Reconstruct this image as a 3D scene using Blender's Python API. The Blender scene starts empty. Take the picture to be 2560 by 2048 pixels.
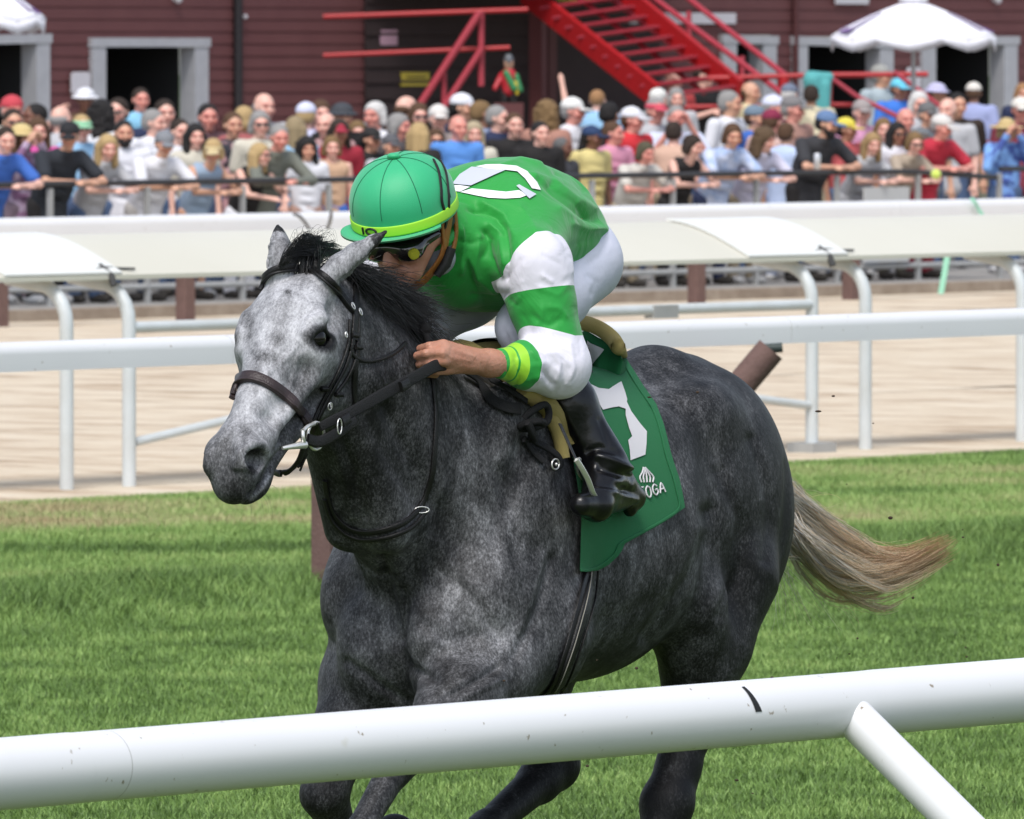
import bpy, math, random
import numpy as np
from mathutils import Vector, Matrix
from mathutils.bvhtree import BVHTree
from math import radians as R, sin, cos, pi, sqrt, atan2, tan
import time as _time
random.seed(7); rng = np.random.default_rng(7)
SC = bpy.context.scene; COL = SC.collection

# ------------------------------------------------------------ camera, sky, sun, exposure
FPX, CAMH, YH = 26600.0, 2.30, 108.0          # focal length in photo pixels, lens height, horizon row
PITCH = math.atan((1024 - YH) / FPX)
cam_d = bpy.data.cameras.new("camera"); cam = bpy.data.objects.new("camera", cam_d); COL.objects.link(cam)
cam_d.sensor_width = 36; cam_d.lens = 36 * FPX / 2560
cam_d.clip_start = 0.5; cam_d.clip_end = 3000
cam.location = (0, 0, CAMH); cam.rotation_euler = (pi / 2 - PITCH, 0, 0)
cam_d.dof.use_dof = True; cam_d.dof.focus_distance = 23.7; cam_d.dof.aperture_fstop = 26
SC.camera = cam
W = bpy.data.worlds.new("World"); SC.world = W; W.use_nodes = True
nt = W.node_tree; bg = nt.nodes["Background"]
sky = nt.nodes.new("ShaderNodeTexSky"); sky.sky_type = 'NISHITA'; sky.sun_disc = False
SUN_EL, SUN_AZ = R(56), R(192)                # azimuth: where the sun stands, clockwise from +Y
sky.sun_elevation = SUN_EL; sky.sun_rotation = SUN_AZ
sky.dust_density = 1.5; sky.air_density = 1.0; sky.ozone_density = 1.0
hs = nt.nodes.new("ShaderNodeHueSaturation"); hs.inputs['Saturation'].default_value = 0.6
nt.links.new(sky.outputs[0], hs.inputs['Color']); nt.links.new(hs.outputs[0], bg.inputs[0])
bg.inputs[1].default_value = 0.15
sd = bpy.data.lights.new("sun", 'SUN'); sd.energy = 2.1; sd.angle = R(24); sd.color = (1, 0.97, 0.93)
sun = bpy.data.objects.new("sun", sd); COL.objects.link(sun)
sdir = Vector((sin(SUN_AZ) * cos(SUN_EL), cos(SUN_AZ) * cos(SUN_EL), sin(SUN_EL)))
sun.rotation_euler = sdir.to_track_quat('Z', 'Y').to_euler(); sun.location = sdir * 60
SC.view_settings.view_transform = 'Standard'; SC.view_settings.look = 'None'
SC.view_settings.exposure = 0.42; SC.view_settings.gamma = 1
SC.view_settings.use_curve_mapping = False
SC.cycles.max_bounces = 6; SC.cycles.diffuse_bounces = 3; SC.cycles.use_denoising = True

def ray(px, py):
    f = Vector((0, cos(PITCH), -sin(PITCH))); u = Vector((0, sin(PITCH), cos(PITCH)))
    return (f * FPX + Vector((1, 0, 0)) * (px - 1280) + u * (1024 - py)).normalized()
def P(px, py, Y):
    d = ray(px, py); return Vector((0, 0, CAMH)) + d * (Y / d.y)

# ------------------------------------------------------------ object helpers
def tag(o, label=None, cat=None, group=None, kind=None):
    if label: o["label"] = label
    if cat: o["category"] = cat
    if group: o["group"] = group
    if kind: o["kind"] = kind
    return o
def empty(name, loc=(0, 0, 0), rz=0):
    o = bpy.data.objects.new(name, None); COL.objects.link(o); o.location = loc; o.rotation_euler = (0, 0, rz)
    o.empty_display_size = .1
    return o
def link(name, me, m=None, parent=None):
    o = bpy.data.objects.new(name, me); COL.objects.link(o)
    if m is not None:
        if isinstance(m, (list, tuple)):
            for q in m: me.materials.append(q)
        else: me.materials.append(m)
    if parent: o.parent = parent
    return o
def mesh_np(name, V, F, smooth=True):
    """V (n,3); F list of arrays (m,k)"""
    me = bpy.data.meshes.new(name)
    V = np.asarray(V, np.float32)
    if not isinstance(F, list): F = [F]
    F = [np.asarray(f, np.int32) for f in F if len(f)]
    me.vertices.add(len(V)); me.vertices.foreach_set("co", V.ravel())
    loops = np.concatenate([f.ravel() for f in F])
    tot = np.concatenate([np.full(len(f), f.shape[1], np.int32) for f in F])
    st = np.concatenate([[0], np.cumsum(tot)[:-1]]).astype(np.int32)
    me.loops.add(len(loops)); me.loops.foreach_set("vertex_index", loops)
    me.polygons.add(len(tot)); me.polygons.foreach_set("loop_start", st)
    try: me.polygons.foreach_set("loop_total", tot)
    except Exception: pass
    me.polygons.foreach_set("use_smooth", np.full(len(tot), smooth, bool))
    me.update(calc_edges=True); me.validate(); return me

class MB:
    """collects shapes and links them as one mesh"""
    def __init__(s): s.v = []; s.f = []; s.sm = []
    def add(s, vs, fs, smooth=False):
        b = len(s.v); s.v += [tuple(v) for v in vs]; s.f += [[b + i for i in f] for f in fs]; s.sm += [smooth] * len(fs)
    def box(s, c, h, M=None, bev=0):
        c = Vector(c)
        pts = []
        for sx in (-1, 1):
            for sy in (-1, 1):
                for sz in (-1, 1):
                    p = Vector((sx * h[0], sy * h[1], sz * h[2]))
                    if M is not None: p = M @ p
                    pts.append(c + p)
        s.add(pts, [(0, 1, 3, 2), (4, 6, 7, 5), (0, 4, 5, 1), (2, 3, 7, 6), (0, 2, 6, 4), (1, 5, 7, 3)])
    def tube(s, pts, rad, n=12, caps=True, smooth=True, sc=None):
        pts = [Vector(p) for p in pts]; m = len(pts)
        if not hasattr(rad, '__len__'): rad = [rad] * m
        up = None; rings = []
        for i in range(m):
            t = (pts[min(i + 1, m - 1)] - pts[max(i - 1, 0)]).normalized()
            if up is None:
                a = Vector((0, 0, 1)) if abs(t.z) < .95 else Vector((1, 0, 0))
                up = (a - t * a.dot(t)).normalized()
            else: up = (up - t * up.dot(t)).normalized()
            sd_ = t.cross(up)
            rings.append([pts[i] + (sd_ * cos(2 * pi * k / n) + up * sin(2 * pi * k / n)) * rad[i] for k in range(n)])
        vs = [p for r in rings for p in r]; fs = []
        for i in range(m - 1):
            for k in range(n):
                fs.append((i * n + k, i * n + (k + 1) % n, (i + 1) * n + (k + 1) % n, (i + 1) * n + k))
        s.add(vs, fs, smooth)
        if caps:
            s.add(rings[0], [list(range(n))[::-1]]); s.add(rings[-1], [list(range(n))])
    def sphere(s, c, r, n=16, m=10, M=None):
        if not hasattr(r, '__len__'): r = (r, r, r)
        c = Vector(c); vs = []; fs = []
        for i in range(m + 1):
            th = pi * i / m
            for k in range(n):
                p = Vector((r[0] * sin(th) * cos(2 * pi * k / n), r[1] * sin(th) * sin(2 * pi * k / n), r[2] * cos(th)))
                if M is not None: p = M @ p
                vs.append(c + p)
        for i in range(m):
            for k in range(n):
                fs.append((i * n + k, (i + 1) * n + k, (i + 1) * n + (k + 1) % n, i * n + (k + 1) % n))
        s.add(vs, fs, True)
    def prism(s, poly, ax, ay, az, o, d, smooth=False):
        """poly 2D in axes ax, ay at o, extruded by az*d (closed)"""
        o = Vector(o); n = len(poly)
        a = [o + ax * p[0] + ay * p[1] for p in poly]; b = [p + az * d for p in a]
        s.add(a + b, [list(range(n))[::-1], list(range(n, 2 * n))])
        s.add(a + b, [(i, (i + 1) % n, n + (i + 1) % n, n + i) for i in range(n)], smooth)
    def build(s, name, m=None, parent=None):
        me = bpy.data.meshes.new(name); me.from_pydata([tuple(v) for v in s.v], [], s.f)
        me.polygons.foreach_set("use_smooth", s.sm); me.update()
        return link(name, me, m, parent)

# ------------------------------------------------------------ materials
def mat(name, col, rough=.6, metal=0, spec=.5, noise=None, bump=None, coat=0, sheen=0, trans=0, alpha=None):
    """noise=(scale, amount, col2) ; bump=(scale, strength)"""
    m = bpy.data.materials.new(name); m.use_nodes = True; t = m.node_tree; b = t.nodes["Principled BSDF"]
    b.inputs["Base Color"].default_value = (*col, 1); b.inputs["Roughness"].default_value = rough
    b.inputs["Metallic"].default_value = metal; b.inputs["Specular IOR Level"].default_value = spec
    b.inputs["Coat Weight"].default_value = coat; b.inputs["Sheen Weight"].default_value = sheen
    tc = t.nodes.new("ShaderNodeTexCoord")
    if noise:
        n = t.nodes.new("ShaderNodeTexNoise"); n.inputs["Scale"].default_value = noise[0]; n.inputs["Detail"].default_value = 5
        t.links.new(tc.outputs["Object"], n.inputs["Vector"])
        r = t.nodes.new("ShaderNodeValToRGB"); r.color_ramp.elements[0].position = .5 - noise[1] / 2; r.color_ramp.elements[1].position = .5 + noise[1] / 2
        r.color_ramp.elements[0].color = (*col, 1); r.color_ramp.elements[1].color = (*noise[2], 1)
        t.links.new(n.outputs["Fac"], r.inputs[0]); t.links.new(r.outputs[0], b.inputs["Base Color"])
    if bump:
        n = t.nodes.new("ShaderNodeTexNoise"); n.inputs["Scale"].default_value = bump[0]; n.inputs["Detail"].default_value = 4
        t.links.new(tc.outputs["Object"], n.inputs["Vector"])
        bp = t.nodes.new("ShaderNodeBump"); bp.inputs["Strength"].default_value = bump[1]; bp.inputs["Distance"].default_value = .01
        t.links.new(n.outputs["Fac"], bp.inputs["Height"]); t.links.new(bp.outputs[0], b.inputs["Normal"])
    return m
def srgb(r, g, b):
    f = lambda c: (c / 255 / 12.92) if c / 255 <= .04045 else ((c / 255 + .055) / 1.055) ** 2.4
    return (f(r), f(g), f(b))

# ------------------------------------------------------------ signed-distance modelling
class SDF:
    def __init__(s, lo, hi, h):
        s.lo = np.array(lo, np.float32); s.h = h
        s.n = tuple(int(math.ceil((hi[i] - lo[i]) / h)) + 1 for i in range(3))
        s.f = np.full(s.n, 9.0, np.float32)
        s.M = None
    def setM(s, M): s.M = M           # map primitive coords -> grid coords (rigid Matrix 4x4)
    def _t(s, p):
        p = Vector(p)
        return s.M @ p if s.M is not None else p
    def _box(s, lo, hi, m):
        i0 = [max(0, int((lo[k] - m - s.lo[k]) / s.h)) for k in range(3)]
        i1 = [min(s.n[k], int((hi[k] + m - s.lo[k]) / s.h) + 2) for k in range(3)]
        if any(i1[k] <= i0[k] for k in range(3)): return None
        sl = tuple(slice(i0[k], i1[k]) for k in range(3))
        ax = [(s.lo[k] + s.h * np.arange(i0[k], i1[k], dtype=np.float32)) for k in range(3)]
        return sl, ax[0][:, None, None], ax[1][None, :, None], ax[2][None, None, :]
    def _mix(s, sl, d, k, op):
        a = s.f[sl]
        if op == 'u':
            if k > 0:
                h = np.maximum(k - np.abs(a - d), 0) / k; s.f[sl] = np.minimum(a, d) - h * h * k * .25
            else: s.f[sl] = np.minimum(a, d)
        elif op == 's':
            d = -d
            if k > 0:
                h = np.maximum(k - np.abs(a - d), 0) / k; s.f[sl] = np.maximum(a, d) + h * h * k * .25
            else: s.f[sl] = np.maximum(a, d)
    def cap(s, a, b, ra, rb=None, k=.02, op='u', vs=1.0):
        rb = ra if rb is None else rb; a = s._t(a); b = s._t(b)
        m = max(ra, rb) + k + 3 * s.h
        q = s._box([min(a[i], b[i]) for i in range(3)], [max(a[i], b[i]) for i in range(3)], m)
        if q is None: return
        sl, X, Y, Z = q; ab = b - a; L = max(ab.length_squared, 1e-9)
        px, py, pz = X - a.x, (Y - a.y), Z - a.z
        if vs != 1.0:
            py = py * vs
            t = np.clip((px * ab.x + pz * ab.z + py * ab.y * vs) / max(ab.x ** 2 + ab.z ** 2 + (ab.y * vs) ** 2, 1e-9), 0, 1)
            d = np.sqrt((px - ab.x * t) ** 2 + (py - ab.y * vs * t) ** 2 + (pz - ab.z * t) ** 2) - (ra + (rb - ra) * t)
            d = d / max(1, vs * .75)
        else:
            t = np.clip((px * ab.x + py * ab.y + pz * ab.z) / L, 0, 1)
            d = np.sqrt((px - ab.x * t) ** 2 + (py - ab.y * t) ** 2 + (pz - ab.z * t) ** 2) - (ra + (rb - ra) * t)
        s._mix(sl, d.astype(np.float32), k, op)
    def ell(s, c, r, k=.02, op='u', rot=None):
        """rot: 3x3 Matrix whose columns are the ellipsoid axes in primitive space"""
        c = s._t(c); Rm = rot if rot is not None else Matrix.Identity(3)
        if s.M is not None: Rm = s.M.to_3x3() @ Rm
        m = max(r); ext = [sqrt(sum((Rm[i][j] * r[j]) ** 2 for j in range(3))) for i in range(3)]
        q = s._box([c[i] - ext[i] for i in range(3)], [c[i] + ext[i] for i in range(3)], k + 3 * s.h)
        if q is None: return
        sl, X, Y, Z = q; px, py, pz = X - c.x, Y - c.y, Z - c.z
        l = [Rm[0][j] * px + Rm[1][j] * py + Rm[2][j] * pz for j in range(3)]
        k0 = np.sqrt(sum((l[j] / r[j]) ** 2 for j in range(3))); k1 = np.sqrt(sum((l[j] / r[j] ** 2) ** 2 for j in range(3)))
        s._mix(sl, (k0 * (k0 - 1) / np.maximum(k1, 1e-6)).astype(np.float32), k, op)
    def loft(s, st, k=.03):
        """trunk along x: stations (u, cw, rw, rv, pear)"""
        st = sorted(st); us = [q[0] for q in st]
        q = s._box([us[0], -.45, min(a[1] - a[2] for a in st)], [us[-1], .45, max(a[1] + a[2] for a in st)], .03)
        sl, X, Y, Z = q; x = X[:, 0, 0]
        def sp(i):
            ys = np.array([a[i] for a in st]); xs = np.array(us); m = np.gradient(ys, xs)
            xi = np.clip(x, xs[0], xs[-1]); j = np.clip(np.searchsorted(xs, xi) - 1, 0, len(xs) - 2)
            h = xs[j + 1] - xs[j]; t = (xi - xs[j]) / h
            return ((2 * t**3 - 3 * t**2 + 1) * ys[j] + (t**3 - 2 * t**2 + t) * h * m[j] + (-2 * t**3 + 3 * t**2) * ys[j + 1] + (t**3 - t**2) * h * m[j + 1]).astype(np.float32)[:, None, None]
        cw, rw, rv, pe = sp(1), np.maximum(sp(2), .01), np.maximum(sp(3), .01), sp(4)
        zz = (Z - cw) / rw
        rve = rv * np.clip(1 - pe * zz, .3, 1.6)
        qd = np.sqrt((Y / rve) ** 2 + zz ** 2)
        d = (qd - 1) * np.minimum(rve, rw)
        out = np.maximum(us[0] - X, X - us[-1]); d = np.maximum(d, out)
        s._mix(sl, d.astype(np.float32), k, 'u')
    def mesh(s, name, smooth=2, lam=.5):
        f = s.f; ins = f < 0
        nx, ny, nz = s.n
        cnt = np.zeros((nx - 1, ny - 1, nz - 1), np.int8)
        for dx in (0, 1):
            for dy in (0, 1):
                for dz in (0, 1):
                    cnt += ins[dx:nx - 1 + dx, dy:ny - 1 + dy, dz:nz - 1 + dz]
        act = (cnt > 0) & (cnt < 8); I = np.argwhere(act)
        idx = np.full(act.shape, -1, np.int32); idx[act] = np.arange(len(I))
        acc = np.zeros((len(I), 3), np.float32); num = np.zeros(len(I), np.float32)
        cs = [(a, b, c) for a in (0, 1) for b in (0, 1) for c in (0, 1)]
        for a in cs:
            for ax in range(3):
                if a[ax]: continue
                b = list(a); b[ax] = 1
                fa = f[I[:, 0] + a[0], I[:, 1] + a[1], I[:, 2] + a[2]]; fb = f[I[:, 0] + b[0], I[:, 1] + b[1], I[:, 2] + b[2]]
                m = (fa < 0) != (fb < 0); t = np.where(m, fa / np.where(m, fa - fb, 1), 0)
                p = np.tile(np.array(a, np.float32), (len(I), 1)); p[:, ax] += t
                acc[m] += p[m]; num[m] += 1
        V = (I + acc / num[:, None]) * s.h + s.lo
        F = []
        for ax in range(3):
            o = [(1, 2), (2, 0), (0, 1)][ax]
            sl0 = [slice(0, None)] * 3; sl1 = [slice(0, None)] * 3
            sl0[ax] = slice(0, s.n[ax] - 1); sl1[ax] = slice(1, None)
            A = ins[tuple(sl0)]; B = ins[tuple(sl1)]
            E = np.argwhere(A != B)
            E = E[(E[:, o[0]] > 0) & (E[:, o[1]] > 0) & (E[:, o[0]] < s.n[o[0]] - 1) & (E[:, o[1]] < s.n[o[1]] - 1)]
            fl = A[E[:, 0], E[:, 1], E[:, 2]]
            q = []
            for (i, j) in ((0, 0), (1, 0), (1, 1), (0, 1)):
                c = E.copy(); c[:, o[0]] -= i; c[:, o[1]] -= j; q.append(idx[c[:, 0], c[:, 1], c[:, 2]])
            q = np.stack(q, 1); q[~fl] = q[~fl][:, ::-1]; F.append(q)
        F = np.concatenate(F)
        F = F[(F >= 0).all(1)]
        if smooth:
            e = np.concatenate([F[:, [0, 1]], F[:, [1, 2]], F[:, [2, 3]], F[:, [3, 0]]])
            deg = np.bincount(e[:, 0], minlength=len(V)) + np.bincount(e[:, 1], minlength=len(V))
            for it in range(smooth * 2):
                S = np.zeros_like(V, dtype=np.float64)
                for k in range(3):
                    S[:, k] = np.bincount(e[:, 0], V[e[:, 1], k], minlength=len(V)) + np.bincount(e[:, 1], V[e[:, 0], k], minlength=len(V))
                dlt = S / np.maximum(deg, 1)[:, None] - V
                V = (V + dlt * (lam if it % 2 == 0 else -lam * .96)).astype(np.float32)
        s.V = V
        return mesh_np(name, V, F)
# ------------------------------------------------------------ the grey horse
TH = R(62); HO = Vector((-.011, 24.2, 0)); HROT = pi + TH
HM = Matrix.Translation(HO) @ Matrix.Rotation(HROT, 4, 'Z'); HMI = HM.inverted()
POLL = Vector((.94, -.02, 1.832))
hx = Vector((.66, .03, -.75)).normalized(); hz = Vector((.75, 0, .66)); hy = hz.cross(hx).normalized(); hz = hx.cross(hy)
HEADM = Matrix(((hx.x, hy.x, hz.x, POLL.x), (hx.y, hy.y, hz.y, POLL.y), (hx.z, hy.z, hz.z, POLL.z), (0, 0, 0, 1)))
def head_pt(a, b, c): return HEADM @ Vector((a, b, c))

def rotxz(deg):      # ellipsoid tilt in the u-w plane
    return Matrix.Rotation(R(deg), 3, 'Y')
CREST = [(.30, 0, 1.575), (.44, 0, 1.612), (.59, 0, 1.685), (.707, 0, 1.732), (.87, 0, 1.775)]
def build_horse(h=.0055):
    s = SDF((-1.35, -.48, -.02), (1.50, .50, 1.98), h)
    # trunk: u, centre height, half depth, half width, pear
    s.loft([(.53, 1.04, .10, .08, 0), (.47, 1.07, .24, .17, -.1), (.32, 1.12, .36, .225, .05), (.12, 1.20, .38, .24, .18),
            (-.10, 1.207, .375, .27, .22), (-.35, 1.19, .35, .295, .10), (-.55, 1.225, .31, .28, .05), (-.72, 1.26, .31, .25, .05),
            (-.92, 1.26, .29, .225, .08), (-1.04, 1.215, .22, .18, .05), (-1.11, 1.19, .10, .10, 0)], k=0)
    s.cap((.20, 0, 1.515), (-.18, 0, 1.505), .06, .05, k=.09)
    s.cap((-.45, 0, 1.475), (-.72, 0, 1.495), .06, .09, k=.06)
    for sg in (-1, 1):
        # hindquarters
        s.ell((-.78, sg * .12, 1.235), (.29, .15, .295), k=.05, rot=rotxz(15))
        s.ell((-.935, sg * .115, 1.14), (.135, .11, .23), k=.05, rot=rotxz(-16))
        s.ell((-.62, sg * .18, 1.44), (.10, .06, .06), k=.08)                  # point of hip
        # shoulder and forehand
        s.ell((.22, sg * .165, 1.22), (.17, .085, .34), k=.07, rot=rotxz(22))
        s.ell((.39, sg * .155, 1.05), (.12, .095, .14), k=.05)
        s.ell((.20, sg * .20, .99), (.17, .075, .13), k=.06, rot=rotxz(-25))    # triceps
        s.ell((.47, sg * .085, .955), (.095, .085, .135), k=.025)               # pectorals
        s.ell((.42, sg * .10, .86), (.10, .08, .10), k=.04)
    s.cap((.60, 0, 1.02), (.56, 0, .84), .016, .010, k=.05, op='s')
    # neck
    N = [((.32, 0, 1.30), .272, .165), ((.46, 0, 1.365), .25, .145), ((.60, 0, 1.455), .205, .115), ((.74, 0, 1.55), .16, .095), ((.87, 0, 1.645), .13, .085)]
    for (a, ra, la), (b, rb, lb) in zip(N, N[1:]):
        s.cap(a, b, ra, rb, k=.07, vs=(ra + rb) / (la + lb))
    
    for a, b in zip(CREST, CREST[1:]): s.cap(a, b, .034, .032, k=.05)                    # crest
    s.cap((.665, .055, 1.22), (.80, .045, 1.46), .045, .03, k=.05)
    s.cap((.665, -.055, 1.22), (.80, -.045, 1.46), .045, .03, k=.05)
    for sg in (-1, 1):                                                          # jugular groove
        s.cap((.50, sg * .16, 1.18), (.76, sg * .105, 1.50), .018, .014, k=.05, op='s')
        s.cap((.30, sg * .235, 1.42), (.50, sg * .215, 1.16), .02, .012, k=.07, op='s')  # in front of the shoulder blade
        s.cap((.06, sg * .30, 1.10), (.10, sg * .285, .92), .02, .02, k=.07, op='s')
        s.cap((-.52, sg * .33, 1.32), (-.50, sg * .33, 1.02), .045, .03, k=.10, op='s')  # flank
        s.cap((-.94, sg * .275, 1.30), (-.86, sg * .285, .98), .015, .012, k=.05, op='s')
    # ---- legs
    def leg(pts, k=.03):
        for (a, ra), (b, rb) in zip(pts, pts[1:]): s.cap(a, b, ra, rb, k=k)
    # left hind (under the body, bearing)
    leg([((-.76, .15, 1.05), .145), ((-.68, .162, .90), .098), ((-.615, .155, .74), .062), ((-.575, .145, .62), .047)], k=.05)
    leg([((-.53, .185, 1.00), .10), ((-.60, .175, .86), .08)], k=.05)
    leg([((-.57, .145, .62), .049), ((-.525, .14, .54), .058), ((-.475, .14, .45), .042), ((-.43, .14, .22), .031), ((-.42, .14, .17), .040)])
    s.cap((-.62, .142, .58), (-.555, .14, .50), .026, .03, k=.03)
    leg([((-.42, .14, .17), .040), ((-.36, .14, .085), .034)]); s.cap((-.34, .14, .06), (-.335, .14, .01), .046, .058, k=.02)
    # right hind (swung forward)
    leg([((-.72, -.16, 1.05), .16), ((-.42, -.17, .90), .125), ((-.38, -.165, .80), .09), ((-.455, -.14, .685), .058)], k=.06)
    leg([((-.455, -.14, .685), .055), ((-.475, -.135, .625), .060), ((-.40, -.13, .59), .046), ((-.13, -.125, .50), .035), ((-.09, -.12, .48), .042)])
    s.cap((-.50, -.135, .655), (-.43, -.135, .585), .03, .035, k=.02)
    leg([((-.09, -.12, .48), .040), ((-.03, -.12, .39), .036)]); s.cap((-.02, -.12, .36), (.005, -.12, .315), .045, .056, k=.02)
    # left fore (reaching forward)
    leg([((.20, .17, .98), .13), ((.38, .17, .90), .098), ((.55, .17, .83), .085), ((.70, .165, .77), .056)], k=.05)
    leg([((.70, .165, .77), .052), ((.755, .16, .745), .052), ((.82, .157, .705), .036), ((.985, .15, .565), .029), ((1.01, .15, .54), .037)])
    leg([((1.01, .15, .54), .037), ((1.09, .15, .485), .031)]); s.cap((1.11, .15, .475), (1.15, .15, .445), .042, .053, k=.02)
    # right fore (folded)
    leg([((.26, -.15, .96), .12), ((.38, -.155, .86), .10), ((.47, -.155, .75), .072), ((.565, -.15, .66), .050)], k=.05)
    leg([((.565, -.15, .66), .048), ((.59, -.15, .62), .048), ((.55, -.15, .575), .036), ((.40, -.15, .43), .029), ((.38, -.15, .41), .037)])
    leg([((.38, -.15, .41), .037), ((.31, -.15, .46), .030)]); s.cap((.295, -.15, .475), (.26, -.15, .505), .042, .052, k=.02)
    # tendon line on forearm
    # ---- head
    s.setM(HEADM)
    s.ell((.115, 0, -.085), (.11, .074, .085), k=.03)
    s.ell((.17, 0, -.062), (.13, .085, .060), k=.04)
    for sg in (-.9, .9):
        s.ell((.185, sg * .082, -.048), (.060, .030, .032), k=.035)      # brow
        s.ell((.195, sg * .085, -.085), (.055, .028, .035), k=.03)
        s.cap((.20, sg * .040, -.095), (.46, sg * .030, -.070), .062, .040, k=.04)
        s.ell((.135, sg * .056, -.185), (.135, .046, .118), k=.05, rot=rotxz(12))   # jowl
        s.cap((.20, sg * .045, -.225), (.44, sg * .022, -.140), .032, .027, k=.04)
        s.cap((.27, sg * .083, -.100), (.38, sg * .062, -.085), .014, .010, k=.03)   # facial crest
        s.ell((.535, sg * .044, -.040), (.052, .026, .036), k=.025, rot=rotxz(-10))   # nostril wing
        s.cap((.13, sg * .066, -.045), (.06, sg * .055, -.045), .022, .022, k=.04)
    s.cap((.14, 0, -.048), (.50, 0, -.040), .048, .030, k=.04)
    s.ell((.52, 0, -.072), (.075, .054, .052), k=.035)
    s.ell((.585, 0, -.088), (.036, .044, .038), k=.03)                     # upper lip
    s.ell((.535, 0, -.140), (.050, .036, .030), k=.02)                     # lower lip
    s.ell((.50, 0, -.150), (.040, .030, .026), k=.03)
    s.cap((.44, 0, -.145), (.52, 0, -.145), .030, .030, k=.03)
    for sg in (-.9, .9):
        s.ell((.540, sg * .068, -.050), (.040, .036, .024), k=.010, op='s', rot=rotxz(-55))      # nostril
        s.ell((.535, sg * .050, -.050), (.032, .030, .019), k=.008, op='s', rot=rotxz(-55))
        s.cap((.625, sg * .030, -.124), (.47, sg * .058, -.112), .0045, .0035, k=.010, op='s')   # mouth
        s.ell((.190, sg * .106, -.056), (.036, .024, .024), k=.008, op='s', rot=rotxz(-50))                     # eye socket
        s.ell((.120, sg * .102, -.070), (.028, .010, .018), k=.035, op='s')                      # temple hollow
        s.cap((.28, sg * .090, -.062), (.42, sg * .062, -.048), .010, .006, k=.05, op='s')
        s.cap((.28, sg * .094, -.165), (.42, sg * .060, -.122), .010, .008, k=.05, op='s')
    for sg in (-.9, .9):     # eyelids
        s.cap((.214, sg * .096, -.028), (.173, sg * .107, -.040), .0050, .0085, k=.006); s.cap((.173, sg * .107, -.040), (.164, sg * .114, -.086), .0085, .0050, k=.006); s.cap((.205, sg * .092, -.020), (.150, sg * .100, -.030), .010, .012, k=.02)
        s.cap((.214, sg * .098, -.030), (.207, sg * .109, -.070), .004, .005, k=.006); s.cap((.207, sg * .109, -.070), (.168, sg * .114, -.088), .005, .004, k=.006)
    s.setM(None)
    # ---- ears
    def ear(base, tip, front, wd):
        base, tip = Vector(base), Vector(tip); ax = (tip - base).normalized(); L = (tip - base).length
        fr = Vector(front); fr = (fr - ax * fr.dot(ax)).normalized(); sd_ = ax.cross(fr)
        pr = [(0, .031), (.25, .036), (.5, .031), (.75, .017), (.96, .004)]
        for (t0, r0), (t1, r1) in zip(pr, pr[1:]):
            s.cap(base + ax * L * t0, base + ax * L * t1, r0 * wd, r1 * wd, k=.012)
        for (t0, r0), (t1, r1) in zip(pr[1:], pr[2:]):
            s.cap(base + ax * L * (t0 - .02) + fr * .021, base + ax * L * (t1 - .04) + fr * (.021 if t1 < .9 else .010), r0 * .72 * wd, r1 * .66 * wd, k=.008, op='s')
    ear(EAR_L[0], EAR_L[1], EAR_L[2], .9); ear(EAR_R[0], EAR_R[1], EAR_R[2], 1.0)
    return s
# ears: base, tip, opening direction
EAR_L = ((.935, .045, 1.776), (.868, .170, 1.893), (-.25, .70, -.5))
EAR_R = ((.955, -.062, 1.79), (.925, -.080, 1.905), (.5, -.8, .1))
t0 = _time.time()
hs_ = build_horse(); horse_me = hs_.mesh("horse", smooth=2)
print("horse verts", len(hs_.V), "t", _time.time() - t0)

# coat lightness: pale face, dark legs and hindquarters, painted shade behind the jaw
V = hs_.V
def ramp(x, a, b): return np.clip((x - a) / (b - a), 0, 1)
hd = (V - np.array(POLL)) @ np.array([list(hx), list(hy), list(hz)]).T
onhead = ramp(hd[:, 0], -.06, .03) * ramp(V[:, 0], .86, .93) * (hd[:, 0] > -.1)
face = onhead * ramp(hd[:, 2], -.17, -.07)
coat = .395 - .17 * ramp(-V[:, 0], .1, .9) - .05 * ramp(-V[:, 2], -1.0, -.80)
coat = np.where(V[:, 2] < .9, np.minimum(coat, .36), coat)
coat += .03 * np.exp(-((V[:, 0] - .45) ** 2) / .03) * ramp(1.3 - V[:, 2], 0, .2) * (V[:, 2] > .75)
coat -= .16 * ramp(.80 - V[:, 2], 0, .25)
coat -= .12 * np.exp(-((V[:, 0] - .80) ** 2 / .02 + (V[:, 2] - 1.42) ** 2 / .05)) * (1 - onhead)  # shade behind the jaw, painted into the neck's coat
coat = coat * (1 - onhead) + onhead * (.50 + .26 * ramp(hd[:, 2], -.16, -.05))
coat -= onhead * .22 * ramp(hd[:, 0], .44, .57)
ears_m = (hd[:, 2] > .01) & (hd[:, 0] < .06) & (V[:, 2] > 1.80)
coat = np.where(ears_m, .70, coat)
for e in (EAR_L, EAR_R):
    b_, t_ = np.array(e[0]), np.array(e[1]); ax_ = (t_ - b_) / np.linalg.norm(t_ - b_); L_ = np.linalg.norm(t_ - b_)
    tt = (V - b_) @ ax_ / L_; rr = np.linalg.norm(V - b_ - np.outer(tt * L_, ax_), axis=1)
    m_ = (tt > .15) & (tt < 1.2) & (rr < .06)
    fr_ = np.array(Vector(e[2]).normalized()); ins_ = (V - b_ - np.outer(tt * L_, ax_)) @ fr_
    coat = np.where(m_, np.where(tt > .93, .35, .70 - .45 * ((ins_ > -.012) & (ins_ < .020) & (rr < .018))), coat)
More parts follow.
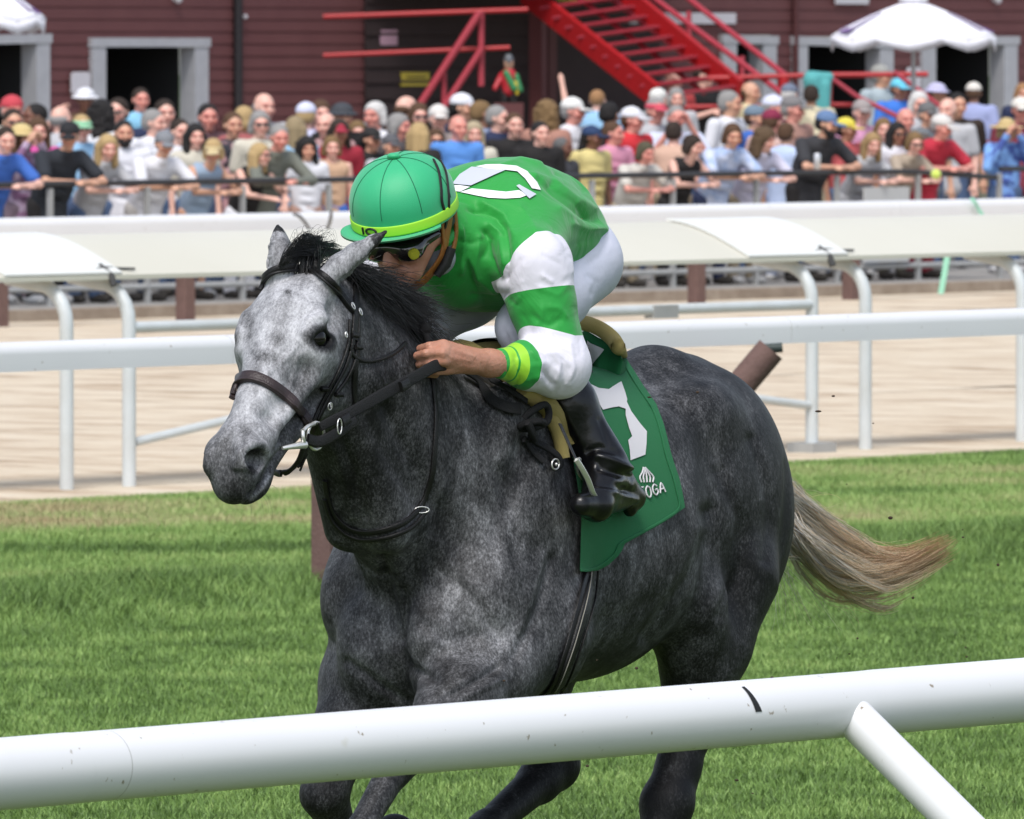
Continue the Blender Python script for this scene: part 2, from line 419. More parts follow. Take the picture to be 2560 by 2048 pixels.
for sg in (-1, 1):       # dark nostril lining, dark rim of the eye, lips
    dn = np.sqrt(((hd[:, 0] - .538) / .034) ** 2 + ((hd[:, 1] - sg * .050) / .026) ** 2 + ((hd[:, 2] + .050) / .025) ** 2)
    coat -= onhead * np.clip(1.25 - dn, 0, 1) * .9
    ea, ec = hd[:, 0] - .190, hd[:, 2] + .056; de = np.sqrt(((ea * .64 + ec * .77) / .046) ** 2 + ((hd[:, 1] - sg * .10) / .05) ** 2 + ((ea * .77 - ec * .64) / .029) ** 2)
    coat -= onhead * np.clip(1.3 - de, 0, .6) * 1.1
def sculpt(me, mtx, lines, nb=.15, sharp=False):
    """press creases / raise veins along polylines: (pixel points, width px, height m)"""
    n = len(me.vertices); co = np.empty(n * 3, np.float32); me.vertices.foreach_get("co", co); co = co.reshape(-1, 3)
    nr = np.empty(n * 3, np.float32); me.vertices.foreach_get("normal", nr); nr = nr.reshape(-1, 3)
    M3 = np.array(mtx.to_3x3()); wc = co @ M3.T + np.array(mtx.translation); wn = nr @ M3.T
    y = wc[:, 1]; cp, sp_ = cos(PITCH), sin(PITCH)
    zz = wc[:, 2] - CAMH; dep = y * cp - zz * sp_; up = y * sp_ + zz * cp
    px = 1280 + FPX * wc[:, 0] / dep; py = 1024 - FPX * up / dep
    fac = np.clip(-wn[:, 1] / nb, 0, 1); disp = np.zeros(n, np.float32)
    for pts, wd, amp in lines:
        if len(pts) == 1: d2 = (px - pts[0][0]) ** 2 + (py - pts[0][1]) ** 2
        else:
            d2 = np.full(n, 1e9)
            for (x0, y0), (x1, y1) in zip(pts, pts[1:]):
                dx, dy = x1 - x0, y1 - y0; t = np.clip(((px - x0) * dx + (py - y0) * dy) / (dx * dx + dy * dy + 1e-6), 0, 1)
                d2 = np.minimum(d2, (px - x0 - t * dx) ** 2 + (py - y0 - t * dy) ** 2)
        disp += amp * (np.exp(-np.sqrt(d2 + 4) / (wd * 1.1)) * 1.35 if sharp else np.exp(-d2 / (2 * wd * wd))) * fac
    co = co + nr * disp[:, None]; me.vertices.foreach_set("co", co.ravel().astype(np.float32)); me.update(); return co
HLINES = []
HLINES = [([(961, 1400), (980, 1500), (989, 1567), (995, 1623), (1028, 1673), (1084, 1695)], 9, -.013), ([(1012, 1470), (1021, 1522), (1012, 1562), (1002, 1600)], 7, -.010), ([(1000, 1440), (1040, 1520), (1060, 1600)], 24, .010),
 ([(867, 1656), (911, 1684), (950, 1712), (1023, 1756)], 9, -.010), ([(911, 1634)], 22, .008), ([(1112, 1745), (1173, 1712), (1245, 1668)], 6, -.009), ([(1120, 1765), (1180, 1735), (1250, 1700)], 7, .005), ([(1375, 1400), (1345, 1506), (1323, 1567), (1290, 1640)], 10, -.008), ([(1350, 1400), (1322, 1506), (1300, 1567)], 14, .008),
 ([(1613, 1595), (1680, 1510), (1730, 1440), (1765, 1360), (1770, 1280)], 13, -.012), ([(1757, 1322)], 16, .006), ([(1800, 1180), (1850, 1300), (1850, 1420), (1800, 1540)], 12, -.007), ([(1880, 1100), (1925, 1250), (1915, 1400)], 11, -.007), ([(1700, 1060)], 45, .010),
 ([(880, 960), (930, 1060), (985, 1160), (1050, 1260)], 16, -.009), ([(935, 940), (985, 1040), (1040, 1140), (1100, 1230)], 18, .007), ([(838, 1120), (862, 1200), (880, 1290)], 9, .006), ([(860, 1110), (890, 1200), (910, 1290)], 9, -.006),
 ([(1110, 1010), (1140, 1120), (1130, 1230), (1090, 1330)], 16, -.007), ([(1180, 1100), (1210, 1230), (1180, 1380)], 26, .006), ([(1240, 1180), (1290, 1300), (1290, 1400)], 14, -.006), ([(1120, 1440), (1200, 1520), (1250, 1600)], 12, -.006), ([(1060, 1560), (1120, 1600), (1190, 1590)], 10, -.005),
 ([(705, 1125), (682, 1160), (662, 1200), (625, 1240)], 4.5, -.013), ([(588, 1172), (598, 1132), (630, 1106), (664, 1110), (676, 1136), (655, 1168)], 4.5, .0045), ([(692, 1150), (672, 1190), (645, 1222)], 4, .004), ([(736, 875), (705, 905), (668, 935)], 5, .004), ([(745, 885), (735, 940), (720, 985)], 4, .0035), ([(700, 905), (660, 960)], 9, -.003),
 ([(610, 870), (618, 930)], 6, .003), ([(600, 1040), (608, 1080), (596, 1110)], 6, -.004), ([(560, 1075), (545, 1130)], 7, .003), ([(585, 1180), (640, 1185), (665, 1150)], 6, -.004), ([(597, 1165), (575, 1120), (580, 1090)], 6, -.004), ([(700, 700), (722, 695)], 5, -.003),
 ([(770, 800), (800, 790), (832, 806)], 6, .0045), ([(742, 880), (760, 868)], 5, -.003), ([(850, 900), (830, 960), (790, 1010)], 7, .003), ([(1480, 1560), (1560, 1540), (1640, 1500)], 18, -.004), ([(660, 1020), (700, 1050), (715, 1085)], 6, .003), ([(650, 1040), (690, 1080)], 6, -.0025)]
V = sculpt(horse_me, HM, HLINES) if HLINES else V
def pix(V, mtx):
    wc = V @ np.array(mtx.to_3x3()).T + np.array(mtx.translation); zz = wc[:, 2] - CAMH; dep = wc[:, 1] * cos(PITCH) - zz * sin(PITCH); up = wc[:, 1] * sin(PITCH) + zz * cos(PITCH)
    return 1280 + FPX * wc[:, 0] / dep, 1024 - FPX * up / dep
# markings of this animal: smudges on the face, pale lower lip, pale dapples; also shade painted on the neck
PX_, PY_ = pix(V, HM); near_ = V[:, 1] > -.12
for x, y, rx, ry, am in ((622, 815, 14, 45, -.22), (640, 900, 12, 50, -.16), (693, 848, 20, 16, -.24), (668, 890, 26, 14, -.18), (700, 905, 30, 14, -.12), (612, 1085, 10, 26, -.2), (640, 1060, 16, 12, -.12), (700, 1075, 26, 34, -.16), (720, 730, 9, 8, -.4), (745, 960, 40, 50, -.12),
        (575, 1110, 26, 36, -.08), (600, 1215, 40, 26, -.12), (1870, 1030, 40, 60, .10), (1905, 1180, 28, 90, .08), (1620, 970, 45, 60, .14), (1790, 1110, 30, 70, .10), (1180, 1150, 60, 70, .07), (1240, 1300, 50, 60, .08), (1290, 1120, 26, 26, .10), (1080, 1600, 60, 40, .07), (905, 1640, 30, 25, .09), (1100, 1380, 60, 90, -.07), (1050, 1500, 40, 60, -.06), (1330, 1400, 50, 120, -.05), (1150, 1520, 50, 40, .05), (930, 1130, 60, 130, -.05)):
    coat = coat + am * np.exp(-((PX_ - x) / rx) ** 2 - ((PY_ - y) / ry) ** 2) * near_
def pline(pts): 
    d2 = np.full(len(V), 1e9)
    for (x0, y0), (x1, y1) in zip(pts, pts[1:]):
        dx, dy = x1 - x0, y1 - y0; t = np.clip(((PX_ - x0) * dx + (PY_ - y0) * dy) / (dx * dx + dy * dy), 0, 1); d2 = np.minimum(d2, (PX_ - x0 - t * dx) ** 2 + (PY_ - y0 - t * dy) ** 2)
    return np.sqrt(d2)
coat = coat + .42 * np.exp(-(pline([(672, 1190), (658, 1218), (628, 1246)]) / 6) ** 2) * onhead
at = horse_me.attributes.new("coat", 'FLOAT', 'POINT'); at.data.foreach_set("value", np.clip(coat, .01, 1).astype(np.float32))

def horse_mat():
    m = bpy.data.materials.new("grey horse coat"); m.use_nodes = True; t = m.node_tree; b = t.nodes["Principled BSDF"]
    N = t.nodes.new; L = t.links.new
    a = N("ShaderNodeAttribute"); a.attribute_name = "coat"; tc = N("ShaderNodeTexCoord")
    mp = N("ShaderNodeMapping"); mp.inputs['Rotation'].default_value = (0, R(-25), 0); mp.inputs['Scale'].default_value = (1, 1, .60); L(tc.outputs['Object'], mp.inputs['Vector'])
    def noise(sc, det, rough, src=tc.outputs['Object'], dist=0):
        n = N("ShaderNodeTexNoise"); n.inputs['Scale'].default_value = sc; n.inputs['Detail'].default_value = det; n.inputs['Roughness'].default_value = rough; n.inputs['Distortion'].default_value = dist
        L(src, n.inputs['Vector']); return n.outputs['Fac']
    def mth(op, x, y, z=None):
        n = N("ShaderNodeMath"); n.operation = op
        for i, q in enumerate((x, y, z)):
            if q is None: continue
            if isinstance(q, (int, float)): n.inputs[i].default_value = q
            else: L(q, n.inputs[i])
        return n.outputs[0]
    dap = mth('SUBTRACT', noise(9, 3, .6, mp.outputs[0], .6), .5)
    dap2 = mth('SUBTRACT', noise(26, 4, .65, mp.outputs[0], .8), .5)
    fine = mth('SUBTRACT', noise(190, 4, .75, mp.outputs[0]), .5)
    amp = mth('MULTIPLY_ADD', a.outputs['Fac'], -.75, 1.1)
    x = mth('MULTIPLY_ADD', dap, .62, a.outputs['Fac'])
    x = mth('MULTIPLY_ADD', dap2, .52, x); f2 = mth('MULTIPLY', fine, amp); x = mth('MULTIPLY_ADD', f2, 1.15, x)
    # dark dots
    r = N("ShaderNodeValToRGB"); cr = r.color_ramp
    cr.elements[0].position = 0; cr.elements[0].color = (.006, .006, .007, 1)
    cr.elements[1].position = 1; cr.elements[1].color = (.60, .60, .615, 1)
    for p, c in ((.16, .008), (.32, .028), (.50, .090), (.70, .25), (.88, .47)):
        e = cr.elements.new(p); e.color = (c * 1.0, c * 1.0, c * 1.05, 1)
    L(x, r.inputs[0]); L(r.outputs[0], b.inputs['Base Color'])
    b.inputs['Roughness'].default_value = .52; b.inputs['Specular IOR Level'].default_value = .22
    b.inputs['Sheen Weight'].default_value = .0
    bp = N("ShaderNodeBump"); bp.inputs['Strength'].default_value = .35; bp.inputs['Distance'].default_value = .006
    L(mth('ADD', noise(150, 4, .7, mp.outputs[0]), mth('MULTIPLY', noise(18, 3, .5, mp.outputs[0]), 1.4)), bp.inputs['Height']); L(bp.outputs[0], b.inputs['Normal'])
    return m
M_COAT = horse_mat()
horse = link("horse", horse_me, M_COAT); horse.location = HO; horse.rotation_euler = (0, 0, HROT)
tag(horse, "dappled grey racehorse galloping on the turf with its jockey up", "horse")
HB = BVHTree.FromObject(horse, bpy.context.evaluated_depsgraph_get()) if False else BVHTree.FromPolygons([tuple(v) for v in V], [tuple(p.vertices) for p in horse_me.polygons])
# ------------------------------------------------------------ helpers that lay things on the horse
def LR(px, py):
    d = ray(px, py); o = HMI @ Vector((0, 0, CAMH)); return o, (HMI.to_3x3() @ d).normalized()
def LP(px, py, v):                     # horse-space point seen at a pixel, v metres left of the horse's midline
    o, d = LR(px, py); t = (v - o.y) / d.y; return o + d * t
def snap(bvh, px, py, off=0):
    o, d = LR(px, py); h = bvh.ray_cast(o, d)
    if h[0] is not None:
        n = h[1] if h[1].dot(d) < 0 else -h[1]; return h[0] + n * off, n
    best = None
    t0_ = 22.5
    while t0_ < 26:
        q = o + d * t0_; nn = bvh.find_nearest(q)
        if best is None or nn[3] < best[0]: best = (nn[3], nn[0], nn[1])
        t0_ += .03
    return best[1] + best[2] * off, best[2]
def cat(pts, n=8):                     # smooth curve through points
    P_ = [Vector(p) for p in pts]; out = []
    for i in range(len(P_) - 1):
        a = P_[max(i - 1, 0)]; b = P_[i]; c = P_[i + 1]; d = P_[min(i + 2, len(P_) - 1)]
        for k in range(n):
            t = k / n; out.append(.5 * ((2 * b) + (c - a) * t + (2 * a - 5 * b + 4 * c - d) * t * t + (-a + 3 * b - 3 * c + d) * t ** 3))
    out.append(P_[-1]); return out
def ribbon(mb, pts, nrm, w, th):       # flat strap with rounded edges
    m = len(pts); rings = []; n0 = None
    prof = [(-.5, 0), (-.46, .35), (-.36, .5), (.36, .5), (.46, .35), (.5, 0), (.46, -.35), (.36, -.5), (-.36, -.5), (-.46, -.35)]
    for i in range(m):
        t = (pts[min(i + 1, m - 1)] - pts[max(i - 1, 0)]).normalized(); n = nrm[i]; n = (n - t * n.dot(t)).normalized(); sd_ = t.cross(n)
        ww = w[i] if hasattr(w, '__len__') else w
        rings.append([pts[i] + sd_ * a * ww + n * b * th for a, b in prof])
    k = len(prof); vs = [p for r in rings for p in r]
    fs = [(i * k + j, i * k + (j + 1) % k, (i + 1) * k + (j + 1) % k, (i + 1) * k + j) for i in range(m - 1) for j in range(k)]
    mb.add(vs, fs, True); mb.add(rings[0], [list(range(k))[::-1]]); mb.add(rings[-1], [list(range(k))])
def strap(px, w, th=.005, off=None, bvh=None, mb=None, n=8):
    bvh = bvh or HB; mb = mb or MB(); off = th * .55 if off is None else off
    c2 = cat([Vector((a, b, 0)) for a, b in px], n); q = [snap(bvh, p.x, p.y, off) for p in c2]
    pts = [a for a, b in q]; nr = [b for a, b in q]
    for _ in range(2):
        pts = [pts[0]] + [(pts[i - 1] + pts[i] * 2 + pts[i + 1]) / 4 for i in range(1, len(pts) - 1)] + [pts[-1]]
        nr = [nr[0]] + [(nr[i - 1] + nr[i] * 2 + nr[i + 1]).normalized() for i in range(1, len(nr) - 1)] + [nr[-1]]
    ribbon(mb, pts, nr, w, th); return mb
def free(px_v, w, th=.006, mb=None, n=8, nrm=None):          # strap through free points (px, py, v)
    mb = mb or MB(); pts = cat([LP(a, b, v) for a, b, v in px_v], n)
    nn = nrm or Vector((.3, .95, .1)); ribbon(mb, pts, [nn] * len(pts), w, th); return mb
import bmesh
def decal(name, polys, bvh, off, m, parent, cell=14, thick=0, holes=None):
    """cut cloth pieces, given as outlines, laid on a surface"""
    bm = bmesh.new()
    for poly in polys:
        vs = [bm.verts.new((x, y, 0)) for x, y in poly]
        f = bm.faces.new(vs); bmesh.ops.triangulate(bm, faces=[f])
    for _ in range(7):
        e = [e for e in bm.edges if e.calc_length() > cell]
        if not e: break
        bmesh.ops.subdivide_edges(bm, edges=e, cuts=1, use_grid_fill=False)
        bmesh.ops.triangulate(bm, faces=bm.faces[:])
    for v in bm.verts:
        p, n = snap(bvh, v.co.x, v.co.y, off); v.co = p
    bmesh.ops.recalc_face_normals(bm, faces=bm.faces[:])
    if thick:
        r = bmesh.ops.solidify(bm, geom=bm.faces[:], thickness=thick)
    me = bpy.data.meshes.new(name); bm.to_mesh(me); bm.free()
    me.polygons.foreach_set("use_smooth", [True] * len(me.polygons))
    return link(name, me, m, parent)
def at_horse(o): o.location = HO; o.rotation_euler = (0, 0, HROT); return o
def root_horse(name): return at_horse(empty(name))

M_LEATH = mat("black leather", (.008, .0075, .0075), .45, spec=.35, bump=(300, .25))
M_BROWNL = mat("dark brown padded leather", (.028, .016, .016), .45, bump=(260, .25))
M_RUBBER = mat("black rubber grip", (.011, .011, .012), .65, spec=.3, bump=(500, .6))
M_STEEL = mat("polished steel", (.78, .77, .74), .32, metal=.7)
M_EYE = mat("dark eye", (.005, .004, .004), .14, spec=.35)
M_HAIRB = mat("black horsehair", (.013, .0125, .0125), .30)

# eyes belong to the horse
for sg in (-.9, .9):
    mb = MB(); mb.sphere(head_pt(.190, sg * .0840, -.056), (.0310, .0310, .0310), 24, 16); o = mb.build("eye", M_EYE, horse)

# hair: thin three-sided strands
def strands(name, lines, rad, m, parent):
    """lines: array (n, k, 3); rad: radius at the root, tapering"""
    A = np.asarray(lines, np.float32); n, k, _ = A.shape
    T = np.gradient(A, axis=1); T /= np.linalg.norm(T, axis=2, keepdims=True) + 1e-9
    ref = np.array([.3, .8, .5], np.float32); S = np.cross(T, ref); S /= np.linalg.norm(S, axis=2, keepdims=True) + 1e-9; U = np.cross(T, S)
    rr = (np.asarray(rad, np.float32).reshape(-1, 1) * np.linspace(1, .35, k)[None, :] ** 1)[:, :, None]
    ring = np.stack([A + (S * cos(a) + U * sin(a)) * rr for a in (0, 2.09, 4.19)], 2)      # n,k,3,3
    Vv = ring.reshape(-1, 3); b = (np.arange(n)[:, None, None] * k + np.arange(k - 1)[None, :, None]) * 3 + np.arange(3)[None, None, :]
    b2 = (np.arange(n)[:, None, None] * k + np.arange(k - 1)[None, :, None]) * 3 + (np.arange(3)[None, None, :] + 1) % 3
    F = np.stack([b, b2, b2 + 3, b + 3], -1).reshape(-1, 4)
    me = mesh_np(name, Vv, F); return link(name, me, m, parent)
def bez(p, k):
    p = [np.array(q, np.float64) for q in p]; t = np.linspace(0, 1, k)[:, None]
    if len(p) == 3: return (1 - t) ** 2 * p[0] + 2 * t * (1 - t) * p[1] + t * t * p[2]
    return (1 - t) ** 3 * p[0] + 3 * t * (1 - t) ** 2 * p[1] + 3 * t * t * (1 - t) * p[2] + t ** 3 * p[3]
rn = lambda s_: rng.normal(0, s_, 3)
# mane: lifted by the speed, streaming back from the crest
ln = []
for i in range(2600):
    t = rng.random() ** 1.15 * (1 if i % 5 == 0 else .58); L0 = CREST[::-1]; x = t * (len(CREST) - 1); j = min(int(x), len(CREST) - 2); f = x - j
    c = Vector(L0[j]).lerp(Vector(L0[j + 1]), f) + Vector((0, 0, .028)); c = np.array(c) + rn(.007)
    L = (.21 if t < .30 else .21 - .17 * min(1, (t - .30) / .2)) * rng.uniform(.55, 1.1); sde = rng.normal(.018, .034); up = rng.uniform(-.075, .015)
    e = c + np.array([-L * rng.uniform(.55, 1.0), sde * 1.3, up - .05 * rng.random() - .06 * t]); m1 = c + np.array([-L * .3, sde * .4, .022]) + rn(.012)
    ln.append(bez([c, m1, e + rn(.012), e + np.array([-.02, sde * .25, -.012]) + rn(.015)], 9))
strands("mane", ln, rng.uniform(.0006, .0014, len(ln)), M_HAIRB, horse)
# mane lying on the near side of the neck
ln = []
for i in range(1300):
    t = rng.random() * .55; t = 1 - t; x = t * (len(CREST) - 1); j = min(int(x), len(CREST) - 2); f = x - j
    c = np.array(Vector(CREST[j]).lerp(Vector(CREST[j + 1]), f) + Vector((0, .01, .03))) + rn(.006)
    L = rng.uniform(.04, .12) * (1 if f is None or t > .5 else .6); d = np.array([-.75, .35, -.55 + .5 * rng.random()]); d /= np.linalg.norm(d)
    ln.append(bez([c, c + np.array([-.02, .03, .03]), c + d * L * .6 + np.array([0, .03, .01]), c + d * L + rn(.02) + np.array([0, .04, 0])], 8))
strands("mane", ln, rng.uniform(.0006, .0014, len(ln)), M_HAIRB, horse)
# forelock: from between the ears, blown up and back to the left ear
ln = []
for i in range(760):
    rx = rng.uniform(696, 800); c = np.array(snap(HB, rx, 671 + rng.normal(0, 6), 0)[0]); q = rng.random()
    tx, ty = [(770, 590), (800, 598), (835, 615), (858, 634), (862, 640), (845, 645), (815, 640)][rng.integers(0, 7)]
    e = np.array(LP(tx + rng.normal(0, 8), ty + rng.normal(0, 6), .0)); m1 = np.array(LP(rx + 4 + rng.normal(0, 6), 635 - 30 * rng.random(), -.02)); m2 = np.array(LP((rx + tx) / 2 + 15, min(ty + 5, 640) - 28 * rng.random(), .0))
    ln.append(bez([c, m1, m2, e], 10))
for i in range(26):      # flyaway curls
    c = np.array(snap(HB, rng.uniform(700, 790), 650, 0)[0]); x = rng.uniform(740, 850); e = np.array(LP(x, rng.uniform(565, 625), .0)); top = np.array(LP(x - 15, 560 + rng.uniform(-8, 25), .0))
    ln.append(bez([c, top, top + rn(.01), e], 10))
strands("forelock", ln, np.r_[rng.uniform(.0006, .0013, 760), np.full(26, .0005)], M_HAIRB, horse)
# tail
def tail_mat():
    m = bpy.data.materials.new("tail hair"); m.use_nodes = True; t = m.node_tree; b = t.nodes["Principled BSDF"]; b.inputs['Roughness'].default_value = .45
    tc = t.nodes.new("ShaderNodeTexCoord"); sx = t.nodes.new("ShaderNodeSeparateXYZ"); t.links.new(tc.outputs['Object'], sx.inputs[0])
    mr = t.nodes.new("ShaderNodeMapRange"); mr.inputs[1].default_value = -1.2; mr.inputs[2].default_value = -2.35; t.links.new(sx.outputs[0], mr.inputs[0])
    g = t.nodes.new("ShaderNodeNewGeometry"); n = t.nodes.new("ShaderNodeTexNoise"); n.inputs['Scale'].default_value = 60; t.links.new(tc.outputs['Object'], n.inputs['Vector'])
    ad = t.nodes.new("ShaderNodeMath"); ad.operation = 'MULTIPLY_ADD'; t.links.new(g.outputs['Random Per Island'], ad.inputs[0]); ad.inputs[1].default_value = .55; t.links.new(mr.outputs[0], ad.inputs[2])
    r = t.nodes.new("ShaderNodeValToRGB"); cr = r.color_ramp; cr.elements[0].position = .05; cr.elements[0].color = (.03, .029, .029, 1)
    cr.elements[1].position = 1.2; cr.elements[1].color = (.36, .20, .09, 1)
    for p_, c_ in ((.20, (.60, .59, .58)), (.32, (.12, .115, .11)), (.46, (.78, .72, .63)), (.60, (.34, .26, .17)), (.76, (.85, .67, .45)), (.95, (.75, .50, .29))):
        e = cr.elements.new(p_); e.color = (*c_, 1)
    t.links.new(ad.outputs[0], r.inputs[0]); t.links.new(r.outputs[0], b.inputs['Base Color']); return m
ln = []; A_ = LP(1955, 1215, 0.0)
TP = [(1950, 1250), (2010, 1330), (2110, 1420), (2230, 1440), (2330, 1370)]
def tp(x, y, v=0.0): return np.array(LP(x, y, v))
CLP = [(max(-1.4, min(1.4, rng.normal(0, .62))), rng.normal(0, 1), rng.normal(0, 1), rng.random() ** .7, rng.normal(0, .03)) for _ in range(90)]
for i in range(2300):
    qc, n1, n2, fc, vc = CLP[rng.integers(0, 90)]; q = qc + rng.normal(0, .07); f = min(1, fc * rng.uniform(.8, 1.15))
    r0 = tp(1945 + rng.normal(0, 10), 1262 + 46 * q + rng.normal(0, 8), rng.normal(0, .015))
    r1 = tp(2030 + 12 * n1, 1350 + 66 * q, vc)
    r2 = tp(2140 + 20 * n1 + rng.normal(0, 5), 1428 + 62 * q + 9 * n2, vc * 1.3 + rng.normal(0, .006))
    r3 = tp(2250 + 14 * n2 + rng.normal(0, 6), 1430 + 50 * q * (1 - .3 * fc) + 8 * n1, vc + rng.normal(0, .008))
    r4 = tp(2372 + 14 * n1 + rng.normal(0, 6), 1366 + 22 * q + 8 * n2, vc * .5 + rng.normal(0, .008))
    P5 = cat([np.array([-1.09, rng.normal(0, .02), 1.29 + rng.normal(0, .02)]), r0, r1, r2, r3, r4], 5); Lc = max(6, int(len(P5) * (0.35 + .65 * f)))
    P5 = np.array([list(p) for p in P5[:Lc]]); idx_ = np.linspace(0, len(P5) - 1, 14); fl = np.floor(idx_).astype(int); fr = idx_ - fl; nx_ = np.minimum(fl + 1, len(P5) - 1)
    ln.append(P5[fl] * (1 - fr[:, None]) + P5[nx_] * fr[:, None] + np.cumsum(rng.normal(0, .0013, (14, 3)), 0))
for i in range(90):
    r0 = tp(1930 + rng.normal(0, 12), 1300 + rng.normal(0, 40), .03); x1 = rng.uniform(1900, 2230); y1 = rng.uniform(1470, 1590) if x1 < 2150 else rng.uniform(1440, 1510)
    if i % 6 == 0: x1, y1 = rng.uniform(2030, 2120), rng.uniform(1230, 1330)
    ln.append(bez([r0, (r0 + tp(x1, y1)) / 2 + rn(.03), tp(x1 - 20, y1 - 25) + rn(.02), tp(x1, y1)], 14))
strands("tail", ln, np.r_[rng.uniform(.0005, .0012, 2300), np.full(90, .0005)], tail_mat(), horse)
# whiskers under the chin
ln = []
for i in range(16):
    p, n = snap(HB, rng.uniform(600, 690), rng.uniform(1205, 1245)); p = np.array(p); ln.append(bez([p, p + np.array(n) * .02, p + np.array(n) * .03 + np.array([.005, 0, -.025]) + rn(.006)], 6))
strands("whiskers", ln, np.full(16, .00035), M_HAIRB, horse)

# ------------------------------------------------------------ bridle
br = root_horse("bridle"); tag(br, "black leather bridle with brown noseband and steel bit on the grey horse's head", "bridle")
mb = strap([(648, 722), (656, 701), (682, 676), (710, 668), (743, 666), (792, 679), (831, 707), (860, 747), (883, 776)], .015, .007)
mb = strap([(652, 726), (660, 709), (686, 684), (745, 675), (790, 688), (826, 716), (855, 755), (878, 782)], .006, .010, mb=mb)
mb.build("browband", M_LEATH, br)
mb = MB(); tk = lambda *a, **k: strap(*a, mb=mb, **k)
tk([(886, 706), (888, 740), (886, 790), (884, 850)], .020, .006); mb.build("headpiece", M_LEATH, br)
mb = MB(); strap([(884, 785), (880, 830), (877, 870), (862, 915), (838, 960), (815, 1005), (795, 1045), (780, 1075)], .010, .006, mb=mb)
strap([(872, 800), (868, 860), (850, 912), (826, 962), (800, 1010), (778, 1058)], .006, .006, mb=mb)
mb.build("cheekpiece", M_LEATH, br)
mb = MB(); strap([(896, 790), (893, 850), (885, 905), (866, 945), (838, 985)], .009, .006, mb=mb); mb.build("cheekpiece", M_LEATH, br)
mb = MB(); strap([(893, 860), (886, 930), (884, 985), (890, 1030)], .015, .006, mb=mb); mb.build("throat_latch", M_LEATH, br)
mb = MB(); strap([(872, 868), (882, 890), (912, 903), (950, 898), (985, 882), (1012, 858)], .009, .006, mb=mb); mb.build("strap_end", M_LEATH, br)
nb_ = [(581, 985), (590, 958), (612, 944), (640, 946), (682, 967), (727, 1003), (757, 1040), (774, 1075)]
mb = strap(nb_, .027, .010); mb.build("noseband", M_BROWNL, br)
mb = strap([(x, y + 11) for x, y in nb_], .007, .013); mb.build("noseband_padding", M_BROWNL, br)
for pts in ([(845, 985), (848, 1000)], [(884, 838), (872, 852)], [(893, 868), (876, 868)], [(810, 968), (800, 984)]):
    mb = MB(); strap([(pts[0][0] - 10, pts[0][1]), (pts[0][0] + 6, pts[0][1] + 2)], .010, .010, mb=mb, n=3); mb.build("keeper", M_LEATH, br)
for (x, y, r_) in ((876, 768, 9), (894, 782, 9), (858, 838, 7), (820, 1014, 9)):
    p, n = snap(HB, x, y, .008); mb = MB(); t_ = n.cross(Vector((0, 0, 1))).normalized(); u_ = n.cross(t_)
    rr = r_ / 1130; q = [p + t_ * rr * cos(a) * .7 + u_ * rr * sin(a) for a in [i * pi / 6 for i in range(13)]]; mb.tube(q, .0016, 6, caps=False); mb.tube([p - u_ * rr, p + u_ * rr * .2 + n * .003], .0012, 5); mb.build("buckle", M_STEEL, br)
# bit: ring, cheek bar and the end of the mouthpiece
mb = MB(); b0 = LP(786, 1060, .085); b1 = LP(757, 1078, .09); b2 = LP(762, 1112, .088); b3 = LP(706, 1121, .066)
mb.tube(cat([b0, LP(770, 1066, .09), b1], 4), [.0045] * 8 + [.006], 8); mb.tube(cat([b1, LP(758, 1095, .092), b2], 4), .0045, 8)
mb.tube(cat([b2, LP(735, 1116, .08), b3], 4), [.0095 - .0007 * i for i in range(9)], 10)
c_ = LP(790, 1090, .085); q = [c_ + Vector((-.012 * cos(a) - .018 * cos(a), 0.004 * cos(a), .030 * sin(a))) for a in [i * pi / 8 for i in range(17)]]; mb.tube(q, .0035, 8, caps=False)
mb.build("bit", M_STEEL, br)
mb = free([(762, 1110, .08), (748, 1150, .06), (725, 1176, .03), (700, 1184, .0), (686, 1180, -.03)], .016, .007); 
free([(765, 1120, .075), (757, 1150, .06), (742, 1166, .05)], .012, .006, mb=mb); free([(768, 1135, .07), (756, 1162, .06), (750, 1178, .055)], .005, .004, mb=mb)
mb.build("curb_strap", M_LEATH, br)
mb = free([(770, 1098, .085), (790, 1104, .09), (812, 1100, .10), (850, 1078, .115), (890, 1052, .13)], .026, .007); mb.build("rein_end", M_LEATH, br)
# reins: rubber grip from bit to hand, then back over the neck to the knotted end
mb = free([(800, 1068, .095), (835, 1050, .11), (880, 1030, .125), (960, 985, .15), (1040, 942, .165), (1085, 917, .172), (1112, 911, .170)], [.020 + .008 * min(1, i / 22) for i in range(60)], .007)
mb.build("rein", M_RUBBER, br)
mb = MB()
for x, y, v_ in ((862, 1050, .125), (1010, 962, .165)):
    mb = MB(); free([(x - 8, y + 6, v_), (x + 10, y - 5, v_ + .002)], .024, .011, mb=mb, n=3)
    if x < 900: mb.build("keeper", M_LEATH, br)
p = LP(846, 1066, .124); t_ = Vector((.3, 0, .95)); q = [p + Vector((-.010 * cos(a), .003, .017 * sin(a))) for a in [i * pi / 6 for i in range(13)]]
mb.build("keeper", M_LEATH, br); mb = MB(); mb.tube(q, .0015, 6, caps=False); mb.build("buckle", M_STEEL, br)
mb = MB(); strap([(1150, 935), (1190, 962), (1230, 1005), (1262, 1022), (1290, 1026)], [.016 + .012 * min(1, i / 20) for i in range(60)], .006, off=.012, mb=mb)
strap([(1170, 925), (1220, 960), (1262, 985), (1300, 1010)], .014, .006, off=.02, mb=mb); mb.build("rein", M_RUBBER, br)
mb = MB()      # knot
kc = snap(HB, 1308, 1048, .03)[0]
ku = Vector((-.4, .35, .8)).normalized(); kr = Vector((-.85, .4, -.1)).normalized()
q = [kc + kr * (-.030 * cos(a)) + ku * (.030 * sin(a) + .012) + Vector((0, .006 * sin(2 * a), 0)) for a in [i * pi / 9 for i in range(-1, 17)]]
